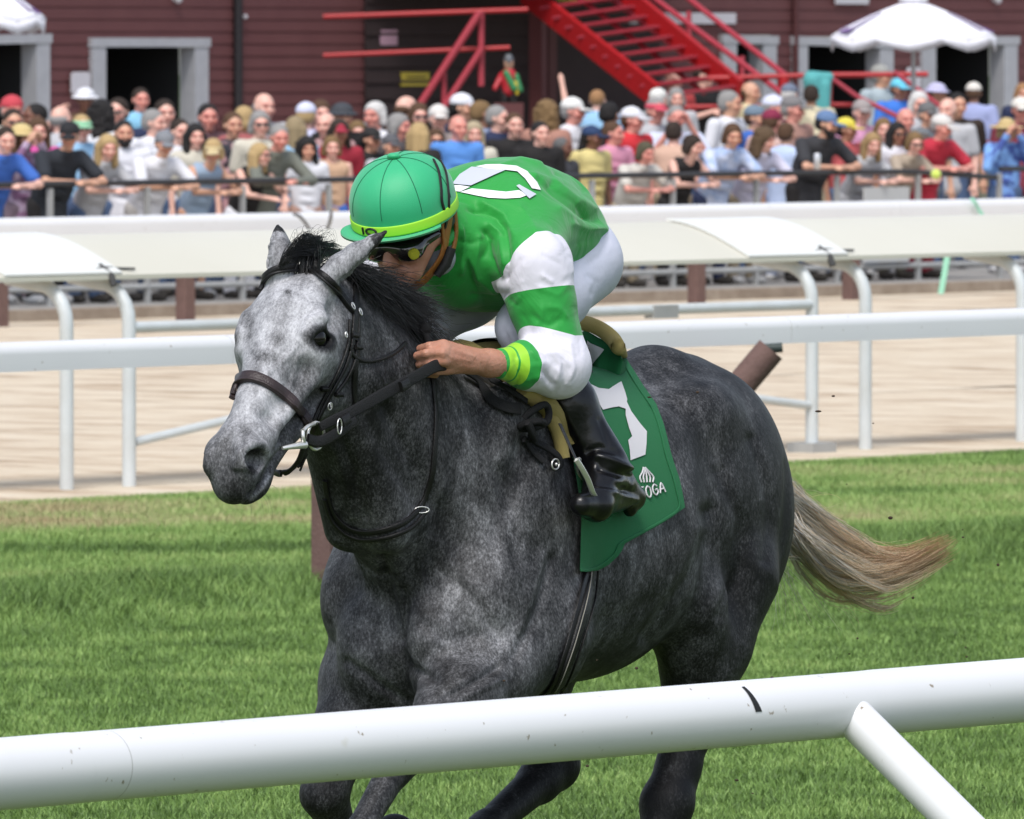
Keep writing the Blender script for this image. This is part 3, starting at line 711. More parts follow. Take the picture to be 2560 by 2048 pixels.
mb.tube(q, .0085, 8); 
q = [kc + kr * (.022 * sin(a)) + ku * (-.012 + .010 * cos(a)) + Vector((.004, .016 * cos(a), 0)) for a in [i * pi / 8 for i in range(17)]]; mb.tube(q, .0085, 8)
strap([(1292, 1058), (1300, 1080), (1312, 1100)], .020, .012, off=.03, mb=mb)
strap([(1305, 1090), (1330, 1112), (1360, 1130), (1380, 1148), (1384, 1165), (1368, 1172)], .017, .009, off=.018, mb=mb)
strap([(1298, 1095), (1320, 1125), (1340, 1148), (1352, 1160)], .015, .008, off=.012, mb=mb)
mb.build("rein_knot", M_RUBBER, br)
mb = MB(); p, n = snap(HB, 1366, 1166, .022); q = [p + Vector((-.018 * cos(a), .004, .012 * sin(a))) for a in [i * pi / 6 for i in range(13)]]; mb.tube(q, .002, 6, caps=False); mb.sphere(p + Vector((0, .006, 0)), .004); mb.build("buckle", M_STEEL, br)
# neck strap (martingale)
ms = root_horse("neck_strap"); tag(ms, "black leather martingale strap looped round the grey horse's neck", "neck strap")
mb = MB(); strap([(1078, 935), (1084, 985), (1088, 1050), (1084, 1130), (1078, 1190), (1062, 1240), (1045, 1272), (1010, 1305), (960, 1325), (910, 1330), (868, 1318), (836, 1285), (820, 1240), (814, 1200)], .014, .006, mb=mb)
strap([(1058, 1282), (1020, 1320), (970, 1340), (915, 1346), (868, 1334), (832, 1296), (816, 1245)], .010, .006, mb=mb, off=.008)
mb.build("strap", M_LEATH, ms)
mb = MB(); p, n = snap(HB, 1046, 1277, .010); q = [p + Vector((-.012 * cos(a), .012 * cos(a), .007 * sin(a))) for a in [i * pi / 6 for i in range(13)]]; mb.tube(q, .0015, 6, caps=False); mb.build("buckle", M_STEEL, ms)

# ------------------------------------------------------------ saddle cloth
def fabric(name, col, sc=900, rough=.85, bump=.35, wr=8):
    m = mat(name, col, rough, bump=(sc, bump), sheen=.03); return m
M_GREENC = fabric("green cotton cloth", (.006, .135, .042)); M_WHITEC = fabric("white cotton", (.66, .64, .66)); M_FELT = fabric("yellow felt", (.46, .36, .12), 500, .95, .8)
sc_ = root_horse("saddle_cloth"); tag(sc_, "green saddle cloth with a white number and embroidered emblem under the saddle", "saddle cloth")
CL = [(1440, 905), (1464, 826), (1500, 846), (1530, 864), (1549, 882), (1571, 930), (1600, 978), (1631, 1023), (1648, 1070), (1657, 1108), (1663, 1135), (1672, 1165), (1684, 1200), (1692, 1235), (1698, 1271),
      (1665, 1296), (1631, 1316), (1586, 1340), (1548, 1360), (1540, 1378), (1531, 1390), (1508, 1410), (1482, 1423), (1458, 1430), (1434, 1431), (1436, 1350), (1438, 1282), (1425, 1200), (1408, 1108), (1385, 1060), (1350, 990), (1380, 930)]
CB = MB(); 
oc = decal("cloth", [CL], HB, .016, M_GREENC, sc_, cell=16)
# folds of the cloth
CLINES = [([(1480, 900), (1560, 1010), (1600, 1120), (1625, 1230)], 10, .006), ([(1520, 1290), (1600, 1310), (1690, 1265)], 8, -.004), ([(1450, 1330), (1500, 1370), (1530, 1380)], 9, -.010),
          ([(1470, 1310), (1520, 1345), (1545, 1350)], 10, .010), ([(1450, 1395), (1490, 1400), (1525, 1380)], 7, .007), ([(1640, 1240), (1660, 1270)], 7, .006), ([(1500, 960), (1540, 1060), (1560, 1140), (1570, 1200)], 9, -.005),
          ([(1660, 1120), (1680, 1180)], 8, .006), ([(1440, 1180), (1455, 1260), (1450, 1300)], 9, .007)]
sculpt(oc.data, HM, [(a, b, c * 1.9) for a, b, c in CLINES], .05)
bm = bmesh.new(); bm.from_mesh(oc.data); bmesh.ops.recalc_face_normals(bm, faces=bm.faces[:]); bm.to_mesh(oc.data); bm.free()
def bvh_of(me): return BVHTree.FromPolygons([v.co.copy() for v in me.vertices], [tuple(p.vertices) for p in me.polygons])
CBV = bvh_of(oc.data)
num = [[(1458, 925), (1478, 925), (1466, 945), (1456, 935)],
       [(1466, 958), (1495, 972), (1520, 975), (1540, 962), (1552, 956), (1562, 985), (1566, 1000), (1562, 1024), (1545, 1018), (1530, 1020), (1505, 1026), (1490, 1000)],
       [(1562, 1000), (1576, 1030), (1598, 1060), (1615, 1080), (1614, 1110), (1611, 1138), (1592, 1145), (1574, 1152), (1572, 1125), (1568, 1102), (1578, 1092), (1570, 1070), (1562, 1040)]]
decal("number", num, CBV, .003, M_WHITEC, sc_, cell=10)
# stitched hem
mb = MB(); strap(CL[4:25], .007, .002, off=.002, bvh=CBV, mb=mb, n=4); mb.build("hem", M_GREENC, sc_)
# embroidered emblem: striped onion dome above the letters
mb = MB(); TD = .0022
def thread(pts, r_=TD):
    q = [snap(CBV, x, y, .003)[0] for x, y in pts]; mb.tube(cat(q, 4) if len(q) > 2 else q, r_, 6)
for a in (-1, -.5, 0, .5, 1):
    thread([(1608 + a * 2, 1170), (1612 + a * 9, 1182), (1614 + a * 17, 1194), (1615 + a * 14, 1207)])
mb.build("emblem", M_WHITEC, sc_)
mb = MB()
def letter(ch, x, y, w_, h_, sk):
    G = {'T': [[(0, 0), (1, 0)], [(.5, 0), (.5, 1)]], 'O': [[(.5, 0), (.1, .25), (.1, .75), (.5, 1), (.9, .75), (.9, .25), (.5, 0)]], 'G': [[(.9, .2), (.5, 0), (.1, .25), (.1, .75), (.5, 1), (.9, .8), (.9, .5), (.55, .5)]], 'A': [[(0, 1), (.5, 0), (1, 1)], [(.2, .62), (.8, .62)]],
         'N': [[(0, 1), (0, 0), (1, 1), (1, 0)]], 'Y': [[(0, 0), (.5, .5), (1, 0)], [(.5, .5), (.5, 1)]]}[ch]
    for l in G: thread([(x + a * w_ + b * h_ * .22, y + b * h_ + (a * w_) * sk) for a, b in l], .0021)
for i, ch in enumerate("TOGA"): letter(ch, 1592 + i * 17, 1222 - i * 4, 13, 30 - i * 2, -.25)
mb.build("lettering", M_WHITEC, sc_)
# the cloth over the back and down the far side
def polar(u, ang, off):
    o = Vector((u, 0, 1.22)); d = Vector((0, sin(ang), cos(ang))); h = HB.ray_cast(o + d * .9, -d)
    return (h[0] + d * off) if h[0] is not None else o + d * .35
def drape(u0, u1, a0, a1, off, nu=16, na=30, edge=None):
    vs = []; fs = []
    for i in range(nu + 1):
        for j in range(na + 1):
            u = u0 + (u1 - u0) * i / nu; a = a0 + (a1 - a0) * j / na; vs.append(polar(u, a, off + .003 * sin(9 * u + 5 * a)))
    for i in range(nu):
        for j in range(na): fs.append((i * (na + 1) + j, i * (na + 1) + j + 1, (i + 1) * (na + 1) + j + 1, (i + 1) * (na + 1) + j))
    return vs, fs
mb = MB(); mb.add(*drape(.20, -.37, R(-105), R(28), .012), smooth=True); o = mb.build("cloth", M_GREENC, sc_)
# yellow felt pad under the saddle
pd = root_horse("saddle_pad"); tag(pd, "thick yellow felt pad showing in front of and behind the jockey's leg", "saddle pad")
mb = MB(); q = [snap(HB, x, y, .020)[0] for x, y in [(1290, 985), (1318, 1000), (1345, 1020), (1372, 1055), (1392, 1090), (1404, 1122)]]; q = cat(q, 5)
mb.tube(q, [.014 + .010 * sin(pi * min(1, (i + 4) / len(q))) for i in range(len(q))], 12)
mb.build("felt_roll", M_FELT, pd); mb = MB()
q = cat([polar(-.34, -.5, .022), LP(1430, 812, -.09), LP(1455, 808, -.03), LP(1482, 814, .01), LP(1512, 830, .045), LP(1534, 850, .075), LP(1548, 872, .10), snap(HB, 1562, 905, .014)[0]], 6); mb.tube(q, [.018] * (len(q) - 8) + [.018 - .0018 * i for i in range(8)], 12)
mc = MB(); A1 = cat([LP(1440, 836, -.06), LP(1464, 828, -.01), LP(1500, 846, .03), LP(1530, 864, .07), LP(1549, 884, .10), LP(1553, 896, .108)], 6); B1 = cat([snap(HB, x, y, .018)[0] for x, y in ((1440, 925), (1464, 930), (1490, 938), (1515, 945), (1540, 955), (1556, 945))], 6)
nq = len(A1); vs = []
for i in range(nq):
    for j in range(7): f = j / 6; p = A1[i].lerp(B1[i], f) + Vector((0, .004 * sin(pi * f), .006 * sin(pi * f))); vs.append(p)
mc.add(vs, [(i * 7 + j, i * 7 + j + 1, (i + 1) * 7 + j + 1, (i + 1) * 7 + j) for i in range(nq - 1) for j in range(6)], True); pc_ = mc.build("cloth", M_GREENC, sc_); decal("number", [[(1464, 852), (1476, 857), (1512, 876), (1490, 905), (1474, 926), (1462, 926)]], BVHTree.FromPolygons([v.co.copy() for v in pc_.data.vertices], [tuple(p.vertices) for p in pc_.data.polygons]), .004, M_WHITEC, sc_, cell=10); mb.build("felt_roll", M_FELT, pd); mb = MB()
q = cat([polar(.205 + .02 * cos(a), a, .018) for a in (-1.2, -.8, -.4, 0, .4, .8, 1.05)], 5); mb.tube(q, .016, 10)
mb.build("felt_roll", M_FELT, pd)
mb = MB(); mb.add(*drape(.18, -.36, R(-70), R(12), .014), smooth=True); mb.build("felt_sheet", M_FELT, pd)
# saddle
sa = root_horse("saddle"); tag(sa, "small black racing saddle with girth and steel stirrup irons beneath the jockey", "saddle")
mb = MB(); mb.add(*drape(.10, -.20, R(-30), R(20), .022), smooth=True); mb.build("flap", M_LEATH, sa)
s = SDF((-.42, -.2, 1.5), (.25, .2, 1.78), .006); s.cap((.08, 0, 1.575), (-.20, 0, 1.565), .035, .045, k=0, vs=.55); s.cap((.10, 0, 1.585), (.11, 0, 1.595), .022, .02, k=.03)
link("seat", s.mesh("seat", 1), M_LEATH, sa)
mb = MB(); GW = [(1467, 1424, .050), (1462, 1480, .050), (1448, 1540, .048), (1430, 1600, .046), (1412, 1650, .045), (1392, 1700, .044), (1372, 1735, .044)]
strap([(x, y) for x, y, _ in GW], .052, .006, mb=mb, off=.006); strap([(x + 1, y) for x, y, _ in GW], .026, .010, mb=mb, off=.009); strap([(x + 18, y + 2) for x, y, _ in GW], .004, .005, mb=mb, off=.011)
mb.build("girth", M_LEATH, sa)
mb = MB(); strap([(x - 3, y) for x, y, _ in GW], .0018, .0025, mb=mb, off=.015); mb.build("girth_stitching", mat("pale thread", (.22, .21, .18), .8), sa)
# stirrups
mb = MB(); q = cat([LP(1441, 1150, .345), LP(1455, 1172, .350), LP(1470, 1200, .352), LP(1481, 1230, .350), LP(1487, 1241, .347)], 5); 
ribbon(mb, q, [Vector((.88, .47, .05))] * len(q), .013, .006); mb.tube([LP(1484, 1241, .347), LP(1514, 1243, .335)], .0035, 8)
q = cat([LP(1441, 1150, .345), LP(1450, 1150, .30), LP(1444, 1180, .255), LP(1470, 1235, .25)], 5); mb.tube(q, .004, 8)
mb.build("stirrup_iron", M_STEEL, sa)
mb = MB(); q = [LP(1441, 1152, .34), LP(1420, 1105, .31), LP(1400, 1060, .285)]; ribbon(mb, q, [Vector((0, 1, .1))] * 3, .014, .004); mb.build("stirrup_leather", M_LEATH, sa)
mb = MB(); A0 = Vector((.03, -.34, 1.33)); q = cat([A0, A0 + Vector((.01, -.03, -.05)), A0 + Vector((.02, -.03, -.11)), A0 + Vector((.02, .05, -.115)), A0 + Vector((.01, .06, -.05)), A0], 5); mb.tube(q, .004, 8); mb.build("stirrup_iron", M_STEEL, sa)
# ------------------------------------------------------------ the jockey
HC = LP(1005, 500, 0.0)          # centre of the helmet's band
pA = R(21); hf = Vector((cos(pA), 0, -sin(pA))); hu = Vector((sin(pA), 0, cos(pA))); hl = hu.cross(hf).normalized()
JM = Matrix(((hf.x, hl.x, hu.x, HC.x), (hf.y, hl.y, hu.y, HC.y), (hf.z, hl.z, hu.z, HC.z), (0, 0, 0, 1)))
def jh(a, b, c): return JM @ Vector((a, b, c))
ELB = {1: LP(1396, 915, .27), -1: Vector((.28, -.28, 1.60))}
WRI = {1: LP(1222, 908, .195), -1: Vector((.50, -.17, 1.66))}
SHO = {1: Vector((.265, .205, 1.80)), -1: Vector((.20, -.165, 1.83))}
HIP = {1: Vector((-.15, .10, 1.80)), -1: Vector((-.15, -.10, 1.80))}
KNE = {1: LP(1312, 818, .135), -1: LP(1072, 798, -.14)}
ANK = {1: LP(1515, 1165, .300), -1: Vector((.02, -.30, 1.37))}
def torso(s, g, k=.04):
    st = [(-.275, 1.835, .06, .08, 0), (-.23, 1.842, .112, .13, 0), (-.12, 1.862, .138, .165, 0), (.02, 1.875, .150, .185, 0), (.15, 1.865, .145, .19, 0), (.26, 1.85, .11, .155, 0), (.33, 1.85, .06, .08, 0)]
    s.loft([(a + (g if i == 6 else (-g if i == 0 else 0)), b, c + g, d + g, e) for i, (a, b, c, d, e) in enumerate(st)], k=k)
t0 = _time.time()
s = SDF((-.60, -.46, 1.12), (.78, .46, 2.16), .0045)
torso(s, -.012)
s.cap((.22, 0, 1.88), jh(-.03, 0, -.06), .06, .052, k=.04)
s.setM(JM @ Matrix.Translation((0, 0, -.030)))
s.ell((-.005, 0, .01), (.095, .077, .11), k=.01); s.cap((.03, 0, -.03), (.05, 0, -.11), .066, .040, k=.03)
s.ell((.068, 0, -.135), (.025, .024, .020), k=.02); s.cap((.085, 0, -.035), (.108, 0, -.078), .010, .014, k=.012)
for sg in (-1, 1):
    s.ell((.098, sg * .012, -.082), (.010, .009, .008), k=.006); s.ell((.055, sg * .045, -.062), (.03, .022, .022), k=.02)
    s.ell((.0, sg * .078, -.045), (.018, .010, .032), k=.006, rot=Matrix.Rotation(R(12), 3, 'Y')); s.ell((.004, sg * .086, -.042), (.009, .006, .017), k=.004, op='s')
    s.cap((.02, sg * .055, -.05), (.055, sg * .03, -.115), .03, .022, k=.02)
s.cap((.086, -.022, -.106), (.086, .022, -.106), .007, k=.006); s.cap((.094, -.024, -.1005), (.094, .024, -.1005), .0022, k=.004, op='s')
s.setM(None)
for sg in (1, -1):
    s.cap(SHO[sg], ELB[sg], .048, .040, k=.03); s.cap(ELB[sg], WRI[sg], .040, .028, k=.02)
    s.cap(HIP[sg], KNE[sg], .085, .055, k=.04); s.cap(KNE[sg], ANK[sg], .052, .034, k=.02)
    s.cap(ANK[sg], ANK[sg] + Vector((.04, .0, -.05)), .030, .022, k=.02)
# left hand: palm, four curled fingers, thumb, holding the rein
def hand(W_, K, F1, F2, F3, TH):
    c = (K[0] + K[3]) / 2
    s.cap(W_, W_.lerp(c, .3), .029, .030, k=.02)
    for i in range(4):
        s.cap(W_.lerp(c, .25).lerp(K[i], .25), K[i], .021, .0125, k=.014)
        s.cap(K[i], F1[i], .0118, .0105, k=.004); s.cap(F1[i], F2[i], .0103, .0095, k=.003); s.cap(F2[i], F3[i], .0092, .0080, k=.002)
    s.cap(TH[0], TH[1], .018, .0125, k=.012); s.cap(TH[1], TH[2], .0115, .0085, k=.004)
Kp = [LP(1108, 862, .165), LP(1100, 881, .172), LP(1104, 903, .172), LP(1117, 924, .166)]
F1 = [LP(1074, 866, .150), LP(1066, 884, .155), LP(1072, 905, .156), LP(1088, 928, .153)]
F2 = [p + Vector((-.012, -.030, -.006)) for p in F1]; F3 = [p + Vector((-.040, .004, -.004)) for p in F2]
hand(WRI[1], Kp, F1, F2, F3, [LP(1165, 885, .165), LP(1125, 866, .135), LP(1090, 862, .118)])
Kr = [Vector((p.x + .01, -p.y, p.z + .03)) for p in Kp]; 
mir = lambda L_: [Vector((p.x + .01, -p.y, p.z + .03)) for p in L_]
hand(WRI[-1], Kr, mir(F1), mir(F2), mir(F3), mir([LP(1165, 885, .165), LP(1125, 866, .135), LP(1090, 862, .118)]))
M_SKIN = mat("tanned skin", (.44, .19, .12), .5, noise=(28, .5, (.52, .27, .19)), bump=(120, .25))
M_SKIN.node_tree.nodes["Principled BSDF"].inputs['Subsurface Weight'].default_value = .12
M_SKIN.node_tree.nodes["Principled BSDF"].inputs['Subsurface Radius'].default_value = (.01, .004, .002)
jme = s.mesh("person", 2); 
sculpt(jme, HM, [([(1135, 875), (1185, 893)], 3, .0025), ([(1130, 895), (1180, 903)], 3, .0018), ([(1120, 868)], 6, .003), ([(1112, 886)], 6, .003), ([(1116, 907)], 6, .003), ([(1092, 858), (1085, 940)], 3, -.001), ([(1150, 915), (1200, 925)], 6, .002)])
jock = at_horse(link("person", jme, M_SKIN)); tag(jock, "jockey in green and white silks and a green helmet crouched over the grey horse's neck", "person")
# green jacket with white sleeves
def silk(name, ramp_stops, attr):
    m = bpy.data.materials.new(name); m.use_nodes = True; t = m.node_tree; b = t.nodes["Principled BSDF"]
    a = t.nodes.new("ShaderNodeAttribute"); a.attribute_name = attr
    r = t.nodes.new("ShaderNodeValToRGB"); cr = r.color_ramp; cr.interpolation = 'CONSTANT'
    cr.elements[0].position = 0; cr.elements[0].color = (*ramp_stops[0][1], 1); cr.elements[1].position = ramp_stops[1][0]; cr.elements[1].color = (*ramp_stops[1][1], 1)
    for p_, c_ in ramp_stops[2:]:
        e = cr.elements.new(p_); e.color = (*c_, 1)
    t.links.new(a.outputs['Fac'], r.inputs[0])
    a2 = t.nodes.new("ShaderNodeAttribute"); a2.attribute_name = "sleeve"; gt = t.nodes.new("ShaderNodeMath"); gt.operation = 'GREATER_THAN'; gt.inputs[1].default_value = 0; t.links.new(a2.outputs['Fac'], gt.inputs[0])
    mx = t.nodes.new("ShaderNodeMix"); mx.data_type = 'RGBA'; mx.inputs[6].default_value = (*ramp_stops[0][1], 1); t.links.new(gt.outputs[0], mx.inputs[0]); t.links.new(r.outputs[0], mx.inputs[7]); t.links.new(mx.outputs[2], b.inputs['Base Color'])
    b.inputs['Roughness'].default_value = .55; b.inputs['Sheen Weight'].default_value = .2; b.inputs['Specular IOR Level'].default_value = .3
    tc = t.nodes.new("ShaderNodeTexCoord"); n = t.nodes.new("ShaderNodeTexNoise"); n.inputs['Scale'].default_value = 9; n.inputs['Detail'].default_value = 3; n.inputs['Distortion'].default_value = 1.2
    t.links.new(tc.outputs['Object'], n.inputs['Vector']); bp = t.nodes.new("ShaderNodeBump"); bp.inputs['Strength'].default_value = .22; bp.inputs['Distance'].default_value = .03
    t.links.new(n.outputs['Fac'], bp.inputs['Height']); t.links.new(bp.outputs[0], b.inputs['Normal'])
    return m
GRN, WHT, LIME = (.020, .30, .045), (.72, .70, .78), (.30, .62, .03)
s = SDF((-.56, -.46, 1.44), (.62, .46, 2.12), .005)
torso(s, .012, 0)
s.cap((.18, 0, 1.87), jh(-.05, 0, -.085), .095, .068, k=.03)
s.cap((-.18, 0, 1.83), (-.225, 0, 1.80), .11, .08, k=.04, vs=.85); s.cap((.0, 0, 1.955), (-.135, .02, 1.945), .075, .062, k=.03, vs=.6)
s.cap((.12, -.06, 1.76), (.12, .06, 1.76), .06, k=.05); s.cap((.24, 0, 1.76), (.30, 0, 1.78), .05, .04, k=.06)
for sg in (1, -1):
    S_, E_, W_ = SHO[sg], ELB[sg], WRI[sg]
    s.cap((.14, sg * .10, 1.85), S_, .11, .088, k=.05)
    s.cap(S_, S_.lerp(E_, .35), .088 if sg == 1 else .07, .076 if sg == 1 else .066, k=.02); s.cap(S_.lerp(E_, .35), E_, .072, .070, k=.02)
    s.cap(E_, E_.lerp(W_, .45), .071, .056, k=.02); s.cap(E_.lerp(W_, .45), W_.lerp(E_, .22), .052, .035, k=.02); s.cap(W_.lerp(E_, .30), W_, .033, .031, k=.008)
s.cap(WRI[1].lerp(ELB[1], -.2), WRI[1].lerp(ELB[1], -.03), .040, k=0, op='s'); s.cap(WRI[-1].lerp(ELB[-1], -.2), WRI[-1].lerp(ELB[-1], -.03), .040, k=0, op='s')
me = s.mesh("jacket", 2); Vj = s.V
JL = [([(1330, 880), (1352, 905), (1345, 950)], 5, .012), ([(1375, 870), (1400, 910), (1390, 950)], 5, .011), ([(1355, 870), (1378, 915), (1368, 955)], 5, -.010), ([(1425, 860), (1435, 920), (1415, 960)], 5, .008), ([(1190, 520), (1240, 540), (1262, 570), (1268, 640), (1260, 700)], 9, -.009), ([(1205, 505), (1258, 535), (1280, 580)], 7, .006), ([(1175, 520), (1215, 522)], 6, -.006),
      ([(1380, 460), (1440, 500), (1480, 540)], 13, -.010), ([(1340, 445), (1400, 470), (1450, 505)], 9, .006), ([(1390, 430), (1430, 445), (1460, 475)], 7, -.005), ([(1400, 520), (1460, 560), (1510, 575)], 9, .005),
      ([(1385, 575), (1410, 600), (1425, 640)], 8, -.004), ([(1215, 580), (1222, 640), (1240, 700)], 8, -.009), ([(1200, 590), (1190, 660), (1200, 740)], 8, .006), ([(1165, 640), (1180, 700), (1210, 755)], 9, -.006),
      ([(1150, 600), (1175, 610), (1205, 600)], 5, -.004), ([(1225, 560), (1250, 580)], 5, .005), ([(1420, 650), (1470, 635), (1515, 612)], 3, -.003), ([(1410, 690), (1450, 670), (1490, 640)], 6, .004),
      ([(1300, 650), (1262, 700), (1258, 740), (1290, 762)], 5, -.007), ([(1360, 640), (1400, 660)], 5, -.0015),
      ([(1305, 705), (1308, 735), (1285, 762)], 4, .007), ([(1350, 720), (1395, 738), (1420, 712)], 4, .006), ([(1358, 690), (1378, 705)], 4, .004),
      ([(1355, 770), (1352, 800), (1340, 815)], 6, .009), ([(1375, 768), (1398, 770), (1415, 790)], 6, .008), ([(1330, 790), (1370, 815), (1400, 800)], 6, -.008), ([(1310, 790), (1330, 840), (1350, 880)], 8, -.006), ([(1440, 770), (1450, 830), (1452, 880)], 7, -.005),
      ([(1345, 880), (1400, 885), (1430, 920), (1425, 960)], 5, .006), ([(1330, 915), (1370, 905), (1400, 935), (1395, 965)], 4, .006), ([(1360, 930), (1380, 960)], 4, -.007), ([(1320, 950), (1350, 940), (1375, 975)], 4, .005), ([(1405, 900), (1415, 950), (1390, 985)], 4, -.006), ([(1300, 900), (1325, 930), (1318, 965)], 4, .005),
      ([(1262, 900), (1270, 945)], 3, -.004), ([(1240, 888), (1244, 940)], 2.5, -.003), ([(1290, 890), (1298, 950), (1285, 975)], 4, -.005),
      ([(1250, 420), (1300, 402), (1350, 412)], 10, .006), ([(1344, 451), (1373, 464), (1422, 503), (1455, 532), (1494, 551)], 9, -.008), ([(1330, 440), (1390, 450), (1440, 490), (1490, 520)], 8, .005), ([(1211, 577), (1227, 597), (1208, 642)], 6, -.006),
      ([(1168, 640), (1195, 690), (1240, 735)], 6, .005), ([(1180, 740), (1230, 745), (1265, 735)], 6, -.005), ([(1300, 520), (1330, 560), (1345, 600)], 12, .004), ([(1150, 500), (1185, 505), (1200, 512)], 5, -.004), ([(1400, 640), (1440, 610), (1500, 590)], 7, -.004), ([(1432, 560), (1470, 575), (1508, 570)], 6, .004), ([(1250, 600), (1256, 660)], 5, .005), ([(1150, 570), (1160, 610), (1155, 680)], 5, .008)]
JL = [(p_, w_, a_ * (.5 if len(p_) > 2 and p_[0][0] > 1290 and p_[0][1] > 590 else 1.35)) for p_, w_, a_ in JL]
sculpt(me, HM, JL, sharp=True)
# arm position decides the sleeve's panels
def armt(V, S_, E_, W_):
    S_, E_, W_ = (np.array(q) for q in (S_, E_, W_)); out = np.zeros(len(V)); 
    a = E_ - S_; la = np.linalg.norm(a); t1 = (V - S_) @ a / la ** 2; d1 = np.linalg.norm(V - S_ - np.clip(t1, 0, 1)[:, None] * a, axis=1)
    b = W_ - E_; lb = np.linalg.norm(b); t2 = (V - E_) @ b / lb ** 2; d2 = np.linalg.norm(V - E_ - np.clip(t2, 0, 1)[:, None] * b, axis=1)
    w_ = d2 ** 4 / (d1 ** 4 + d2 ** 4 + 1e-12)
    return w_ * np.clip(t1, -1, 1) * .5 + (1 - w_) * (.5 + np.clip(t2, 0, 1.2) * .5), np.minimum(d1, d2)
co = np.empty(len(me.vertices) * 3, np.float32); me.vertices.foreach_get("co", co); co = co.reshape(-1, 3)
pan = np.zeros(len(co), np.float32); slv = np.full(len(co), -1.0, np.float32)
for sg in (1, -1):
    t_, d_ = armt(Vj, SHO[sg], ELB[sg], WRI[sg]); yy = Vj[:, 1] * sg
    val = np.clip(t_ + .30, .0, 1.3) / 1.3; rel = Vj - np.array(SHO[sg])
    hole = np.maximum(np.minimum((rel[:, 0] * .15 + rel[:, 1] * sg * .80 - rel[:, 2] * .58 + .008) * 10, (yy - .168) * 10), np.minimum(np.minimum((t_ - .05) * 6, (yy - .115) * 10), (.125 - d_) * 10))
    hole = np.minimum(hole, (.15 - d_) * 10); sd_m = yy > 0
    pan = np.where(sd_m, val, pan); slv = np.where(sd_m, hole, slv)
at = me.attributes.new("sleeve", 'FLOAT', 'POINT'); at.data.foreach_set("value", slv.astype(np.float32))
at = me.attributes.new("panel", 'FLOAT', 'POINT'); at.data.foreach_set("value", pan.astype(np.float32))
st = lambda t: (t + .30) / 1.3
M_SILK = silk("racing silk", [(0, GRN), (.03, WHT), (st(.155), GRN), (st(.42), WHT), (st(.735), GRN), (st(.80), LIME), (st(.848), GRN), (st(.858), LIME), (st(.915), GRN)], "panel")
jk = link("jacket", me, M_SILK, jock); JB = bvh_of(me)
M_WH2 = mat("white silk", (.80, .80, .82), .5); M_GR2 = mat("grey white silk", (.52, .54, .62), .5)
ring_ = [[(1143, 470), (1165, 440), (1182, 420), (1225, 412), (1290, 418), (1330, 440), (1350, 470), (1352, 476), (1326, 475), (1310, 452), (1290, 432), (1262, 428), (1225, 446), (1177, 469)],
         [(1150, 483), (1180, 474), (1215, 477), (1265, 482), (1297, 478), (1318, 490), (1300, 497), (1262, 499), (1220, 497)],
         [(1131, 466), (1150, 466), (1175, 470), (1150, 482), (1139, 481)]]
decal("back_emblem", [ring_[1], ring_[2]], JB, .003, M_WH2, jock, cell=10)
decal("back_emblem", [[(1250, 414), (1290, 418), (1318, 432), (1340, 458), (1350, 478), (1328, 474), (1312, 450), (1292, 432), (1262, 428), (1225, 426), (1190, 420), (1215, 415)]], JB, .004, M_WH2, jock, cell=10)
decal("back_emblem", [[(1131, 464), (1150, 440), (1180, 421), (1225, 426), (1262, 429), (1225, 446), (1177, 468)], [(1290, 468), (1297, 465), (1339, 489), (1322, 500)]], JB, .0045, M_GR2, jock, cell=10)
# collar
mb = MB(); q = [jh(-.045 + .068 * cos(a), .078 * sin(a), -.085 - .03 * cos(a)) + Vector((-.02, 0, -.012)) for a in [i * 2 * pi / 24 for i in range(25)]]; mb.tube(q, .012, 8, caps=False); mb.build("collar", mat("green silk trim", GRN, .5), jock)
mb = MB(); mb.add([LP(1092, 738, .10), LP(1148, 700, .11), LP(1160, 728, .11), LP(1120, 722, .105), LP(1106, 748, .10)], [(0, 1, 2, 3, 4)]); 
s = SDF((.28, -.06, 1.66), (.60, .14, 1.88), .005); s.cap(jh(-.03, -.03, -.15), jh(-.03, .045, -.15), .042, k=0); link("neck_cloth", s.mesh("neck_cloth", 1), mat("grey undershirt", (.30, .31, .35), .8), jock)
# breeches
s = SDF((-.60, -.42, 1.30), (.40, .42, 2.02), .005)
s.loft([(-.315, 1.82, .08, .09, 0), (-.265, 1.83, .115, .125, 0), (-.15, 1.845, .135, .15, 0), (-.02, 1.85, .13, .16, 0), (.04, 1.85, .10, .12, 0)], k=0)
for sg in (1, -1):
    s.cap(HIP[sg] + Vector((-.02, 0, 0)), KNE[sg].lerp(HIP[sg], .5), .098, .080, k=.04); s.cap(KNE[sg].lerp(HIP[sg], .5), KNE[sg], .088, .064, k=.03)
    s.cap(KNE[sg], KNE[sg].lerp(ANK[sg], .22), .063, .056, k=.02)
me = s.mesh("breeches", 2)
sculpt(me, HM, [([(1470, 690), (1490, 705), (1480, 735)], 5, -.002), ([(1470, 660), (1500, 640), (1520, 600)], 6, -.002), ([(1110, 745), (1090, 780)], 4, -.003), ([(1075, 775), (1055, 840)], 5, .003), ([(1275, 780), (1262, 830), (1280, 875)], 4, -.003)])
M_BREE = mat("white nylon breeches", (.60, .61, .72), .45, bump=(30, .2)); link("breeches", me, M_BREE, jock)
mb = MB(); c_ = KNE[1].lerp(ANK[1], .20); ax_ = (ANK[1] - KNE[1]).normalized(); a_ = ax_.cross(Vector((0, 1, 0))).normalized(); b_ = ax_.cross(a_)
mb.tube([c_ + ax_ * .0, c_ + ax_ * .02], .059, 24); mb.build("knee_band", mat("black elastic", (.008, .008, .008), .8), jock)
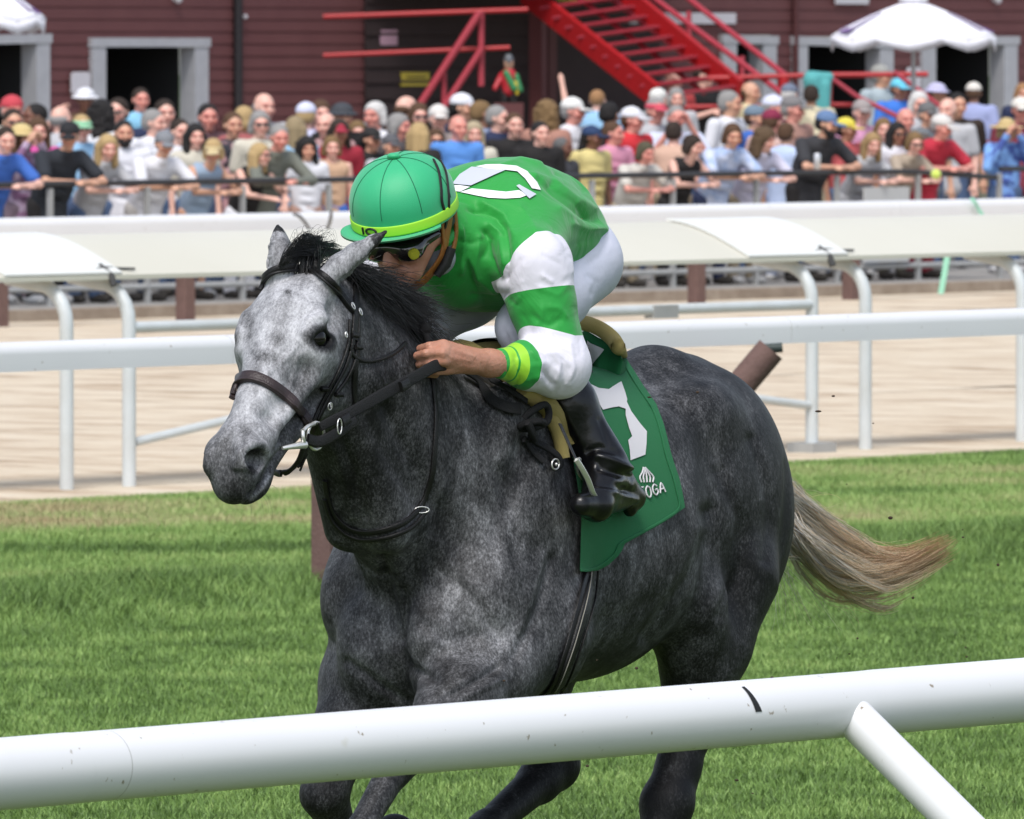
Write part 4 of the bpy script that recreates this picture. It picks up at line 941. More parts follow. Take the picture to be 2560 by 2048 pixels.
# boots
M_BOOT = mat("black patent boot", (.004, .004, .005), .28, spec=.4, coat=.05, bump=(25, .25))
for sg in (1, -1):
    A, K = ANK[sg], KNE[sg]; s = SDF((min(A.x, K.x) - .22, -.45, 1.10), (.42, .45, 1.72), .005)
    s.cap(K.lerp(A, .24), K.lerp(A, .55), .060, .060, k=0); s.cap(K.lerp(A, .55), K.lerp(A, .86), .060, .048, k=.02); s.cap(K.lerp(A, .86), A, .047, .043, k=.02)
    if sg == 1: heel = LP(1585, 1243, .300); toe = LP(1452, 1262, .33); ball = LP(1490, 1262, .33)
    else: heel = A + Vector((-.10, .0, -.05)); toe = A + Vector((.17, -.03, -.10)); ball = A + Vector((.12, -.03, -.10))
    s.cap(A, heel, .045, .024, k=.035); s.cap(heel, ball, .022, .030, k=.02); s.cap(A + Vector((.02, 0, -.01)), ball, .043, .033, k=.03); s.cap(ball, toe, .033, .026, k=.015)
    s.cap(heel + Vector((-.005, 0, -.012)), heel + Vector((.03, .005, -.028)), .016, .016, k=.01)
    s.ell(K.lerp(A, .20), (.052, .052, .03), k=.0, op='s')
    me = s.mesh("boot", 2)
    if sg == 1: sculpt(me, HM, [([(1490, 1140), (1530, 1150), (1578, 1172)], 7, .010), ([(1500, 1170), (1545, 1185), (1575, 1190)], 6, -.008), ([(1470, 1130), (1500, 1120), (1540, 1130)], 6, -.006), ([(1530, 1200), (1575, 1215)], 7, .005), ([(1400, 1000), (1450, 1100)], 8, .003), ([(1500, 1050), (1520, 1110)], 5, -.003), ([(1470, 1225), (1530, 1230), (1590, 1250)], 5, .005)])
    link("boot", me, M_BOOT, jock)
# helmet: dome, band, peak, button, seams, cords
M_HELM = mat("green lycra helmet cover", (.022, .40, .17), .5, sheen=.2, bump=(700, .15)); M_BAND = mat("lime elastic band", (.36, .74, .04), .55); M_BLK = mat("black", (.006, .006, .006), .6)
def dome(a, b, g=0):          # a: angle round, b: 0 rim .. 1 top
    th = b * pi / 2; r_ = cos(th) ** .82; z = sin(th)
    return jh((.128 + g) * r_ * cos(a) * (1.05 if cos(a) < 0 else 1), (.116 + g) * r_ * sin(a), (.101 + g) * z)
mb = MB(); na, nb2 = 64, 24; vs = [dome(2 * pi * i / na, (j - 5) / (nb2 - 5) if j >= 5 else 0) + (hu * (-.0085 * (5 - j)) if j < 5 else Vector()) for j in range(nb2 + 1) for i in range(na)]
fs = [(j * na + i, j * na + (i + 1) % na, (j + 1) * na + (i + 1) % na, (j + 1) * na + i) for j in range(nb2) for i in range(na)]; mb.add(vs, fs, True)
hel = mb.build("helmet", M_HELM, jock)
mb = MB(); q0 = []; rings = []
for i in range(na + 1):
    a = 2 * pi * i / na; n_ = (jh(cos(a), sin(a), 0) - jh(0, 0, 0)).normalized(); c_ = dome(a, 0, .0015) + hu * (-.030 + .004)
    q0.append((c_, n_))
ribbon(mb, [a for a, b in q0], [b for a, b in q0], .024, .003); mb.build("band", M_BAND, hel)
mb = MB(); mb.sphere(jh(.0, 0, .105), (.016, .016, .008), 18, 10); mb.build("button", M_HELM, hel)
mb = MB()
for k in range(8):
    a = k * pi / 4 + .12; q = [dome(a, b, .0006) for b in np.linspace(0, 1, 16)]; mb.tube(q, .0009, 5)
mb.build("seam", mat("dark green seam", (.01, .14, .07), .8), hel)
# peak
mb = MB(); vs = []; nn = 26
for layer, dz in ((0, 0), (1, -.004)):
    for i in range(nn + 1):
        a = -R(72) + R(144) * i / nn; k_ = cos(a / R(72) * pi / 2) ** .5
        for j in range(5):
            f = j / 4; base = dome(a, 0, .0005) + hu * -.040; out = (jh(cos(a), sin(a) * .9, 0) - jh(0, 0, 0)).normalized()
            vs.append(base + out * .044 * f * k_ + hu * (.012 * f * k_ - .004 * f * f + dz))
b5 = (nn + 1) * 5; fs = []
for L_ in (0, 1):
    for i in range(nn):
        for j in range(4):
            a = L_ * b5 + i * 5 + j; fs.append((a, a + 1, a + 6, a + 5))
for i in range(nn): a = i * 5 + 4; fs.append((a, a + 5, b5 + a + 5, b5 + a))
mb.add(vs, fs, True); mb.build("peak", M_HELM, hel)
HBV = bvh_of(hel.data)
mb = MB()
for dx in (0, 17):
    q = [snap(HBV, x + dx, y, .004)[0] for x, y in ((1082, 402), (1094, 430), (1100, 470), (1102, 505))] + [jh(.012 - dx * .0006, .112, -.035), jh(.005, .100, -.065)]
    ribbon(mb, cat(q, 6), [(p - HC).normalized() for p in cat(q, 6)], .0075, .003)
mb.build("cord", M_BLK, hel)
# number on the band
mb = MB()
def bandpt(a, z, g=.0045): return dome(a, 0, g) + hu * (-.026 + z)
def glyph(poly, a0):
    pts = [bandpt(a0 + x * 1.3 / .118, y * 1.15 + .001) for x, y in poly]; mb.tube(pts, .0026, 6)
a0 = R(-19)
glyph([(-.001, .007), (-.001, -.007)], a0); mb.add([], [])
glyph([(.017 + .0105 * cos(t), .0065 * sin(t)) for t in [i * pi / 9 for i in range(19)]], a0 * 1.0)
mb.build("number", M_BLK, hel)
# harness, goggles
M_TAN = mat("tan leather harness", (.30, .11, .02), .5, bump=(80, .3)); mb = MB()
ribbon(mb, cat([jh(-.02, .106, -.035), jh(-.005, .094, -.085), jh(.015, .080, -.135), jh(.045, .038, -.180), jh(.055, -.0, -.188)], 6), [hl] * 25, .028, .006)
ribbon(mb, cat([jh(-.065, .092, -.04), jh(-.06, .088, -.10), jh(-.03, .086, -.135), jh(.01, .080, -.142)], 6), [hl] * 19, .014, .006)
ribbon(mb, cat([jh(.02, .106, -.035), jh(.01, .096, -.07), jh(.005, .090, -.115)], 6), [hl] * 13, .016, .005)
mb.build("chin_strap", M_TAN, jock)
mb = MB(); mb.tube([jh(-.010, .096, -.118), jh(.010, .086, -.150), jh(.03, .070, -.170)], [.013, .013, .009], 10); mb.build("buckle", M_BLK, jock)
s = SDF((.30, -.16, 1.68), (.75, .16, 2.05), .0035); s.setM(JM @ Matrix.Translation((0, 0, -.028)))
for sg in (-1, 1): s.ell((.076, sg * .036, -.058), (.036, .041, .031), k=.012)
s.cap((.092, -.02, -.050), (.092, .02, -.050), .016, k=.01); s.cap((.055, .062, -.050), (.02, .085, -.045), .016, .010, k=.012)
M_LENS = mat("dark goggle lens", (.012, .010, .010), .08, coat=1); link("goggles", s.mesh("goggles", 1), M_LENS, jock)
mb = MB(); p = jh(.103, .064, -.086); n_ = (jh(.7, .7, -.05) - jh(0, 0, 0)).normalized()
mb.tube([p, p + n_ * .008], .0125, 20); mb.tube([p + n_ * .007, p + n_ * .010], .0095, 20); mb.build("lens_cap", mat("yellow plastic", (.42, .40, .03), .3), jock)
mb = MB(); ribbon(mb, cat([jh(.055, .072, -.072), jh(.015, .090, -.074), jh(-.04, .094, -.070), jh(-.09, .08, -.062)], 5), [hl] * 16, .014, .003); mb.build("goggle_strap", M_BLK, jock)
# whip
wp = root_horse("whip"); tag(wp, "black riding whip with a round knob end in the jockey's hands", "whip")
mb = MB(); k0_ = LP(1063, 822, .10); k1_ = LP(1085, 930, .13)
mb.sphere(k0_, (.0145, .0145, .0145), 18, 12); mb.build("knob", M_RUBBER, wp)
mb = MB(); mb.tube([k0_, k0_.lerp(k1_, .3), LP(1110, 905, .13)], [.009, .008, .008], 10); mb.tube([LP(1110, 905, .13), Vector((.30, .02, 1.62)), Vector((.05, -.28, 1.45))], [.006, .005, .004], 8); mb.build("shaft", M_RUBBER, wp)
print("jockey t", _time.time() - t0)
# ------------------------------------------------------------ setting: rails run obliquely away to the right
AL = math.atan(1.268); RD = Vector((cos(AL), sin(AL), 0)); ND = Vector((-sin(AL), cos(AL), 0))     # along the rails / away from the camera
def line_pt(Y0, px): # point on the line through (0,Y0) along RD, at the photo column px
    k = (px - 1280) / FPX; X = Y0 * k / (1 - k * 1.268); return Vector((X, Y0 + X * 1.268, 0))
def s_of(p): return p.dot(RD)
def onl(Y0, px, n=0, z=0): p = line_pt(Y0, px) + ND * n; p.z = z; return p
n_of = lambda Y0: Vector((0, Y0, 0)).dot(ND)
def noise_mat(name, stops, scale=3, det=6, rough=.9, bump=(40, .5), mapscale=(1, 1, 1), rot=0, two=None, dist=.02):
    m = bpy.data.materials.new(name); m.use_nodes = True; t = m.node_tree; b = t.nodes["Principled BSDF"]; L = t.links.new
    tc = t.nodes.new("ShaderNodeTexCoord"); mp = t.nodes.new("ShaderNodeMapping"); mp.inputs['Scale'].default_value = mapscale; mp.inputs['Rotation'].default_value = (0, 0, rot); L(tc.outputs['Object'], mp.inputs[0])
    n = t.nodes.new("ShaderNodeTexNoise"); n.inputs['Scale'].default_value = scale; n.inputs['Detail'].default_value = det; n.inputs['Roughness'].default_value = .65; L(mp.outputs[0], n.inputs['Vector'])
    r = t.nodes.new("ShaderNodeValToRGB"); cr = r.color_ramp; cr.elements[0].position, cr.elements[0].color = stops[0][0], (*stops[0][1], 1); cr.elements[1].position, cr.elements[1].color = stops[-1][0], (*stops[-1][1], 1)
    for p_, c_ in stops[1:-1]: e = cr.elements.new(p_); e.color = (*c_, 1)
    L(n.outputs['Fac'], r.inputs[0]); L(r.outputs[0], b.inputs['Base Color']); b.inputs['Roughness'].default_value = rough; b.inputs['Specular IOR Level'].default_value = .2
    n2 = t.nodes.new("ShaderNodeTexNoise"); n2.inputs['Scale'].default_value = bump[0]; n2.inputs['Detail'].default_value = 5; L(mp.outputs[0], n2.inputs['Vector'])
    bp = t.nodes.new("ShaderNodeBump"); bp.inputs['Strength'].default_value = bump[1]; bp.inputs['Distance'].default_value = dist; L(n2.outputs['Fac'], bp.inputs['Height']); L(bp.outputs[0], b.inputs['Normal'])
    return m
def frame_sheet(name, n0, n1, z, m, s0=-400, s1=600, kind='structure'):
    """sheet between two lines parallel to the rails, in a frame aligned with them"""
    o = MB(); o.add([(s0, n0, 0), (s1, n0, 0), (s1, n1, 0), (s0, n1, 0)], [(0, 1, 2, 3)]); ob = o.build(name, m); ob.rotation_euler = (0, 0, AL); ob.location = (0, 0, z); tag(ob, kind=kind); return ob
M_TURFB = noise_mat("turf soil and thatch", [(.3, (.035, .06, .012)), (.5, (.06, .10, .022)), (.7, (.10, .10, .04))], scale=6)
M_DIRT = noise_mat("harrowed sandy dirt", [(.30, (.26, .18, .12)), (.40, (.50, .39, .28)), (.52, (.63, .53, .40)), (.75, (.71, .63, .51))], scale=2.2, det=7, bump=(9, 1.0), mapscale=(1.1, .40, 1), dist=.06)
M_APRON = noise_mat("grey asphalt apron", [(.3, (.24, .23, .215)), (.7, (.36, .345, .32))], scale=4)
M_RUT = noise_mat("dark rut dirt", [(.35, (.20, .15, .12)), (.65, (.36, .28, .21))], scale=9)  # darker dirt colour for the rut strips
N_EDGE, N_OUT, N_FEN, N_WALL = n_of(56.2), n_of(91.0), n_of(97.6), n_of(122)
frame_sheet("ground", -300, 700, 0, M_TURFB)
frame_sheet("dirt_track", N_EDGE, N_FEN - 1.6, .012, M_DIRT)
frame_sheet("apron", N_FEN - 1.6, N_WALL + 60, .016, M_APRON)
# ---- grass: blades over the turf the photo looks across, one stuff object
t0 = _time.time()
def grass_mat():
    m = bpy.data.materials.new("grass blades"); m.use_nodes = True; t = m.node_tree; b = t.nodes["Principled BSDF"]; L = t.links.new
    tc = t.nodes.new("ShaderNodeTexCoord"); g = t.nodes.new("ShaderNodeNewGeometry")
    def nz(s, d=4, v=tc.outputs['Object']):
        n = t.nodes.new("ShaderNodeTexNoise"); n.inputs['Scale'].default_value = s; n.inputs['Detail'].default_value = d; L(v, n.inputs['Vector']); return n.outputs['Fac']
    def mt(op, a, b_, c=None):
        n = t.nodes.new("ShaderNodeMath"); n.operation = op
        for i, q in enumerate((a, b_, c)):
            if q is None: continue
            if isinstance(q, (int, float)): n.inputs[i].default_value = q
            else: L(q, n.inputs[i])
        return n.outputs[0]
    dry = t.nodes.new("ShaderNodeAttribute"); dry.attribute_name = "dry"
    x = mt('MULTIPLY_ADD', g.outputs['Random Per Island'], .30, mt('MULTIPLY', mt('SUBTRACT', nz(1.6), .5), .8)); x = mt('ADD', x, mt('MULTIPLY', mt('SUBTRACT', nz(6.0), .5), .5)); x = mt('ADD', x, dry.outputs['Fac'])
    r = t.nodes.new("ShaderNodeValToRGB"); cr = r.color_ramp; cr.elements[0].position = 0; cr.elements[0].color = (.085, .15, .035, 1); cr.elements[1].position = 1; cr.elements[1].color = (.42, .31, .17, 1)
    for p_, c_ in ((.15, (.16, .27, .065)), (.30, (.24, .37, .10)), (.48, (.33, .43, .14)), (.70, (.43, .40, .20))): e = cr.elements.new(p_); e.color = (*c_, 1)
    L(x, r.inputs[0]); L(r.outputs[0], b.inputs['Base Color']); b.inputs['Roughness'].default_value = .5; b.inputs['Specular IOR Level'].default_value = .3
    return m
def blades(name, n, hfun, dfun, sfun, nlo, nhi):
    sv = rng.uniform(0, 1, n); nv = nlo + (nhi - nlo) * rng.uniform(0, 1, n) ** .9
    # cover the strip the lens sees plus a margin, in rail coordinates
    Y0 = nv / cos(AL)
    kl, kr = (-1280 - 700) / FPX, (1280 + 500) / FPX
    Xl = Y0 * kl / (1 - kl * 1.268); Xr = Y0 * kr / (1 - kr * 1.268); X = Xl + (Xr - Xl) * sv; Y = Y0 + X * 1.268
    sc = X * RD.x + Y * RD.y
    hgt = hfun(sc, nv) * rng.uniform(.55, 1.25, n); w_ = rng.uniform(.0012, .0026, n) * (1 + hgt * 4)
    a = rng.uniform(0, 2 * pi, n); dx, dy = np.cos(a), np.sin(a); l = rng.uniform(0, 2 * pi, n); ln_ = hgt * rng.uniform(.15, .8, n); lx, ly = np.cos(l) * ln_, np.sin(l) * ln_
    z0 = np.zeros(n)
    v = np.stack([np.stack([X - dx * w_, Y - dy * w_, z0], 1), np.stack([X + dx * w_, Y + dy * w_, z0], 1),
                  np.stack([X + lx * .35 - dx * w_ * .7, Y + ly * .35 - dy * w_ * .7, hgt * .6], 1), np.stack([X + lx * .35 + dx * w_ * .7, Y + ly * .35 + dy * w_ * .7, hgt * .6], 1),
                  np.stack([X + lx, Y + ly, hgt], 1)], 1).reshape(-1, 3)
    b = np.arange(n)[:, None] * 5
    me = mesh_np(name, v, [np.concatenate([b, b + 1, b + 3, b + 2], 1), np.concatenate([b + 2, b + 3, b + 4], 1)], smooth=False)
    at = me.attributes.new("dry", 'FLOAT', 'POINT'); at.data.foreach_set("value", np.repeat(dfun(sc, nv), 5).astype(np.float32)); return me
N_MID = n_of(45.1)
def gh(s_, n_):     # mown course, a shaggy unmown strip under the turf rail, short worn grass by the dirt
    sh = np.exp(-((n_ - N_MID - .3) / .9) ** 2); far = np.clip((n_ - N_MID - 1.2) / 2, 0, 1)
    return (.030 + .085 * sh * (1 + .5 * np.clip((34 - s_) / 3, 0, 1)) + .012 * far + .014 * np.sin(s_ * 3.1 + 1.7 * n_) * sh) * np.clip((N_EDGE + .4 - n_) / .8, .25, 1)
def gd(s_, n_):
    far = np.clip((n_ - N_MID - 1.3) / 1.6, 0, 1); w = np.sin(s_ * .9 + n_ * .7) * .4 + np.sin(s_ * .37 - n_ * 1.3) * .35 + np.sin(s_ * 2.3 + n_ * 2.9) * .25; far = np.clip(far + .35 * np.sin(s_ * 1.3) * np.sin(n_ * 1.9 + s_ * .6) * (far > 0) * (far < 1), 0, 1)
    nf = np.clip((19.2 - n_) / 1.6, 0, 1) * np.clip((s_ - 26) / 2, 0, 1)
    return far * (.30 + .45 * w) + .02 * w + .30 * nf
me = blades("grass", 760000, gh, gd, None, n_of(27.5), N_EDGE + .25)
gr = link("grass", me, grass_mat()); tag(gr, "green turf of the grass course, mown and shaggy by the rail", "grass", kind="stuff"); print("grass", _time.time() - t0)
# ------------------------------------------------------------ rails
M_PVC = mat("white plastic rail", (.78, .78, .79), .32, noise=(1.3, .9, (.71, .71, .72)), bump=(3, .05)); M_ALU = mat("weathered white aluminium", (.62, .66, .68), .38, noise=(5, .6, (.52, .54, .53)))
M_CREAM = mat("cream rail cover", (.66, .64, .55), .5, noise=(.8, .6, (.60, .575, .48))); M_WOODP = mat("red brown painted post", (.13, .075, .065), .8, noise=(18, .5, (.17, .10, .085)), bump=(60, .5))
M_GREYM = mat("grey galvanised steel", (.42, .42, .41), .55, metal=.1, noise=(7, .6, (.32, .32, .31))); M_DRAIL = mat("dark painted handrail", (.03, .03, .032), .45)
_t = M_PVC.node_tree; _b = _t.nodes["Principled BSDF"]; _src = _b.inputs["Base Color"].links[0].from_socket; _tc = _t.nodes.new("ShaderNodeTexCoord")
for _sc, _th, _col in ((38, .70, (.30, .25, .19)), (9, .72, (.68, .67, .64))):      # soil specks and rubbed patches
    _n = _t.nodes.new("ShaderNodeTexNoise"); _n.inputs['Scale'].default_value = _sc; _n.inputs['Detail'].default_value = 3; _t.links.new(_tc.outputs['Object'], _n.inputs['Vector'])
    _r = _t.nodes.new("ShaderNodeMapRange"); _r.inputs[1].default_value = _th; _r.inputs[2].default_value = _th + .05; _t.links.new(_n.outputs['Fac'], _r.inputs[0])
    _m = _t.nodes.new("ShaderNodeMix"); _m.data_type = 'RGBA'; _t.links.new(_r.outputs[0], _m.inputs[0]); _t.links.new(_src, _m.inputs[6]); _m.inputs[7].default_value = (*_col, 1); _src = _m.outputs[2]
_t.links.new(_src, _b.inputs["Base Color"])
M_MARK = mat("black marker paint", (.01, .01, .01), .7)
# front rail: round pipe, with sleeve joints, propped by a slanting leg
fr_ = empty("turf_rail", onl(20.62, 1280)); tag(fr_, "thick round white plastic rail nearest the camera, across the bottom", "rail")
def inloc(e, p): return Matrix.Translation(e.location).inverted() @ Vector(p)
ZF = 2.30 - (1832 - 108) / 1290 ; RF = .0665
def fp(px): p = onl(20.62, px); p.z = ZF + .012 * (p.x / 1.0) * 0; return p
mb = MB(); pts = [fp(x) for x in (-5000, -2400, 170)]; mb.tube([inloc(fr_, p) for p in pts], RF, 64); mb.build("pipe", M_PVC, fr_)
mb = MB(); pts = [fp(x) for x in (130, 1000, 2165)]; mb.tube([inloc(fr_, p) for p in pts], RF * .985, 64); mb.build("pipe", M_PVC, fr_)
mb = MB(); pts = [fp(x) for x in (2150, 2185, 3600, 8000)]; mb.tube([inloc(fr_, p) for p in pts], [RF * .985, RF, RF, RF], 64); mb.build("pipe", M_PVC, fr_)
mb = MB(); o = fp(262); mb.tube([inloc(fr_, o - RD * .0012), inloc(fr_, o + RD * .0012)], RF * .9855, 64); mb.build("joint_ring", mat("joint line grey", (.45, .44, .43), .7), fr_)  # thin grey ring round the pipe at the joint
# leg: leaves the pipe low on the camera side and slopes down to the right
l0 = fp(2120) + Vector((0, -.045, -.012)); l0.x += 0; d0 = (P(2390, 2048, l0.y - .10) - l0); 
mb = MB(); top = l0 - d0 * .03; bot = l0 + d0 * (l0.z + .02) / -d0.z
q = [top + d0 * .0, top + d0 * .015, top + d0 * .05, bot]; mb.tube([inloc(fr_, p) for p in q], [.028, .040, .0415, .0415], 32); mb.build("leg", M_PVC, fr_)
mb = MB(); o2 = fp(2095) + Vector((0, -RF * .6, -RF * .72)); mb.tube([inloc(fr_, l0 + Vector((-.02, 0, -.02))), inloc(fr_, l0 + d0 * .03 + Vector((-.012, .01, .0)))], [.036, .042], 24); mb.build("socket", M_PVC, fr_)
# painted mark
mb = MB(); ring = []
bx = fp(1826); cvw = (Vector((0, 0, CAMH)) - bx); cvw = (cvw - RD * cvw.dot(RD)).normalized(); upv = RD.cross(cvw).normalized() * -1
if upv.z < 0: upv = -upv
a0_, a1_ = 52, 0
for i in range(14):
    a = R(a0_ + (a1_ - a0_) * i / 13); n_ = cvw * cos(a) + upv * sin(a); w_ = .0105 * (.45 + .55 * i / 13)
    c_ = bx + RD * (.012 * (i / 13) ** 2 - .004) + n_ * (RF * .985 + .0012); ring += [inloc(fr_, c_ - RD * w_), inloc(fr_, c_ + RD * w_)]
mb.add(ring, [(2 * i, 2 * i + 1, 2 * i + 3, 2 * i + 2) for i in range(13)], True); mb.build("painted_mark", M_MARK, fr_)

def profile_rail(name, Y0, x0, x1, zc, poly, m, parent, joints=()):
    """extrude a (n, z) profile along the rail"""
    mb = MB(); cuts = [x0] + list(joints) + [x1]
    for a, b in zip(cuts, cuts[1:]):
        mb = MB(); p0, p1 = onl(Y0, a), onl(Y0, b); d = (p1 - p0).length - .004
        mb.prism(poly, ND, Vector((0, 0, 1)), RD, inloc(parent, p0 + Vector((0, 0, zc))), d, smooth=False)
        o = mb.build(name, m, parent); me = o.data; me.polygons.foreach_set("use_smooth", [len(p.vertices) == 4 for p in me.polygons])
        bv = o.modifiers.new("edge", 'EDGE_SPLIT'); bv.split_angle = R(40)
prof = lambda w_, h, r_: [(-w_ / 2, -h / 2), (-w_ / 2, h * .08)] + [(-w_ / 2 + r_ - r_ * cos(a), h * .08 + (h * .42) * sin(a)) for a in [R(9 * i) for i in range(1, 10)]] + [(w_ / 2 - r_ + r_ * sin(a), h * .08 + (h * .42) * cos(a)) for a in [R(9 * i) for i in range(1, 10)]] + [(w_ / 2, h * .08), (w_ / 2, -h / 2)]
# turf course outer rail
mr = empty("turf_rail", onl(45.1, 1280)); tag(mr, "white moulded rail on brown posts between the grass and the dirt track, behind the horse", "rail")
YT = lambda Y0, y, px=1280: CAMH - (y - YH) / (FPX / line_pt(Y0, px).y)
zt = YT(45.1, 813); hm = .118
profile_rail("rail_bar", 45.1, -2600, 5200, zt - hm / 2, prof(.10, hm, .05), M_PVC, mr, joints=(560, 1958, 2556))
for px in (813, -900, 3300):
    mb = MB(); p = onl(45.1, px); mb.box(inloc(mr, (p.x, p.y, (zt - hm) / 2)), (.032, .05, (zt - hm) / 2 - .002), Matrix.Rotation(AL, 3, 'Z')); mb.build("post", M_WOODP, mr)
mb = MB(); t_ = P(1905, 900, 46.0); b_ = t_ + (P(1850, 965, 46.0) - t_) * ((t_.z) / (t_.z - P(1850, 965, 46.0).z)); t_ = t_ + (t_ - b_).normalized() * .06
mb.tube([inloc(mr, b_), inloc(mr, t_)], [.064, .064], 20); mb.build("slanting_post", M_WOODP, mr)
mb = MB(); mb.tube([inloc(mr, t_ + Vector((-.06, 0, .0))), inloc(mr, t_ + Vector((.05, 0, .008)))], .022, 10); mb.build("bracket", mat("dull green steel", (.03, .045, .04), .6), mr)
# dirt track inner rail with gooseneck posts and a slanting cover
YD = 57.4; dr = empty("dirt_track_rail", onl(YD, 1280)); tag(dr, "cream covered rail on curved white posts at the inside of the dirt track", "rail")
for px in (166, 322, 2030, 2164, 2556, -1500, -1640, 4200):
    p = onl(YD, px); base = Vector((p.x, p.y, 0)); q = [base, base + Vector((0, 0, .45)), base + Vector((0, 0, .86))] + [base + Vector((0, 0, .86)) + ND * (.20 * (1 - cos(a))) + Vector((0, 0, .20 * sin(a))) for a in [R(15 * i) for i in range(1, 7)]] + [base + ND * .40 + Vector((0, 0, 1.09))]
    mb = MB(); mb.tube([inloc(dr, v) for v in q], .036, 16); mb.build("post", M_ALU, dr)
mb = MB(); 
def dcover(x0, x1, lift=0, ov=0):
    mb = MB(); p0, p1 = onl(YD, x0), onl(YD, x1); L_ = (p1 - p0).length; pr = []
    for i in range(13): f = i / 12; pr.append((.02 - ov + (.58 + ov) * f, 1.105 + lift + .20 * sin(f * pi / 2 * .93)))
    th = .012 if not lift else .010
    pr = pr + [(a, b - th) for a, b in pr[::-1]]
    if not lift: pr = [(.02, 1.082)] + pr[:13] + [(.60, 1.22), (.58, 1.22)] + pr[14:-1] + [(.035, 1.10), (.035, 1.082)]
    mb.prism(pr, ND, Vector((0, 0, 1)), RD, inloc(dr, p0), L_ - .006, smooth=False); return mb
for a, b in ((-3200, 285), (285, 2082), (2082, 4000), (4000, 6500)): dcover(a, b).build("cover", M_CREAM, dr)
M_CRW = mat("white rail cover flap", (.74, .74, .70), .45)
for a, b in ((20, 315), (1880, 2130), (3900, 4100)): dcover(a, b, .016).build("joint_flap", M_CRW, dr)
for a, b in ((-3200, 20), (315, 1880), (2130, 3900)):
    mb = MB(); mb.tube([inloc(dr, onl(YD, a, .24, 1.205)), inloc(dr, onl(YD, b, .24, 1.205))], .0035, 6); mb.build("seam", mat("grey seam", (.45, .44, .40), .8), dr)
for px in (285, 2082):
    mb = MB(); p = onl(YD, px); q = [p + ND * .0 + Vector((0, 0, 1.05)), p + ND * .02 + Vector((0, 0, 1.10)), p + ND * .10 + Vector((0, 0, 1.15))]; mb.tube([inloc(dr, v) for v in q], .020, 8)
    q = [onl(YD, px - 95, .045, 1.125), onl(YD, px - 40, .055, 1.128), onl(YD, px, .07, 1.145), onl(YD, px + 35, .07, 1.138), onl(YD, px + 70, .05, 1.135)]; mb.tube([inloc(dr, v) for v in cat(q, 5)], .007, 6); mb.build("bracket", mat("dark rubber bracket", (.05, .05, .05), .8), dr)
def zz(y, px): return YT(YD, y, px)
mb = MB(); mb.tube([inloc(dr, onl(YD, 322, 0, zz(819, 322))), inloc(dr, onl(YD, 2030, 0, zz(761, 2030)))], .030, 12); mb.build("brace_pipe", M_ALU, dr)
mb = MB(); p = onl(YD, 1654, 0, zz(779, 1654)); mb.box(inloc(dr, p), (.11, .034, .036), Matrix.Rotation(AL, 3, 'Z')); mb.build("coupling", M_GREYM, dr)
mb = MB(); mb.tube([inloc(dr, onl(YD, 335, 0, zz(1106, 335))), inloc(dr, onl(YD, 1180, 0, zz(905, 1180)))], .024, 12); mb.build("diagonal_brace", M_ALU, dr)
mb = MB(); mb.tube([inloc(dr, onl(YD, 1180, 0, zz(905, 1180))), inloc(dr, onl(YD, 2024, 0, zz(1014, 2024)))], .024, 12); mb.build("diagonal_brace", M_ALU, dr)
mb = MB(); p = onl(YD, 2030, 0, .03); mb.box(inloc(dr, p), (.11, .09, .035), Matrix.Rotation(AL, 3, 'Z')); mb.build("base_plate", M_GREYM, dr)
# dirt track outer rail
YO = 91.0; orl = empty("outer_rail", onl(YO, 1280)); tag(orl, "white rail on brown posts at the far side of the dirt track, before the crowd", "rail")
zo = YT(YO, 520); profile_rail("rail_bar", YO, -2200, 5000, zo - .085, prof(.12, .17, .06), M_PVC, orl, joints=(2240,))
for px in (8, 475, 1753, 2139, -700, 3300):
    mb = MB(); p = onl(YO, px, .05); mb.box(inloc(orl, (p.x, p.y, (zo - .17) / 2)), (.06, .055, (zo - .17) / 2 - .002), Matrix.Rotation(AL, 3, 'Z')); mb.build("post", M_WOODP, orl)
# green ribbon tied on the outer rail; cables
M_RIB = mat("pale green ribbon", (.30, .62, .45), .6)
mb = MB(); q = [onl(YO, 2405, -.10, zo + .01), onl(YO, 2412, -.115, zo - .03), onl(YO, 2424, -.10, zo - .09), onl(YO, 2434, -.12, zo - .17)]; ribbon(mb, cat(q, 5), [-ND] * 20, .045, .004); o = mb.build("ribbon", M_RIB); tag(o, "pale green ribbon tied over the far white rail, at the right", "ribbon")
mb = MB(); q = [P(2368, 640, 90.5), P(2362, 680, 90.5), P(2352, 735, 90.5)]; q[2].z = max(q[2].z, .02); ribbon(mb, cat(q, 5), [Vector((0, -1, 0))] * 12, .05, .006); o = mb.build("ribbon", M_RIB); tag(o, "pale green ribbon end hanging below the cream rail cover", "ribbon")
for (a, lab) in (([(735, 535), (750, 542), (765, 560), (778, 580), (790, 600)], "dark cable drooping over the far white rail just left of the forelock"), ([(828, 530), (826, 550), (818, 575), (812, 600)], "thin dark cable hanging in front of the far white rail beside the helmet")):
    mb = MB(); q = [P(x, y, 87.5 + .3 * i) for i, (x, y) in enumerate(a)]; q.append(Vector((q[-1].x, q[-1].y, .05))); mb.tube(cat(q, 5), .014, 6); o = mb.build("cable", mat("grey cable", (.10, .10, .10), .6)); tag(o, lab, "cable")
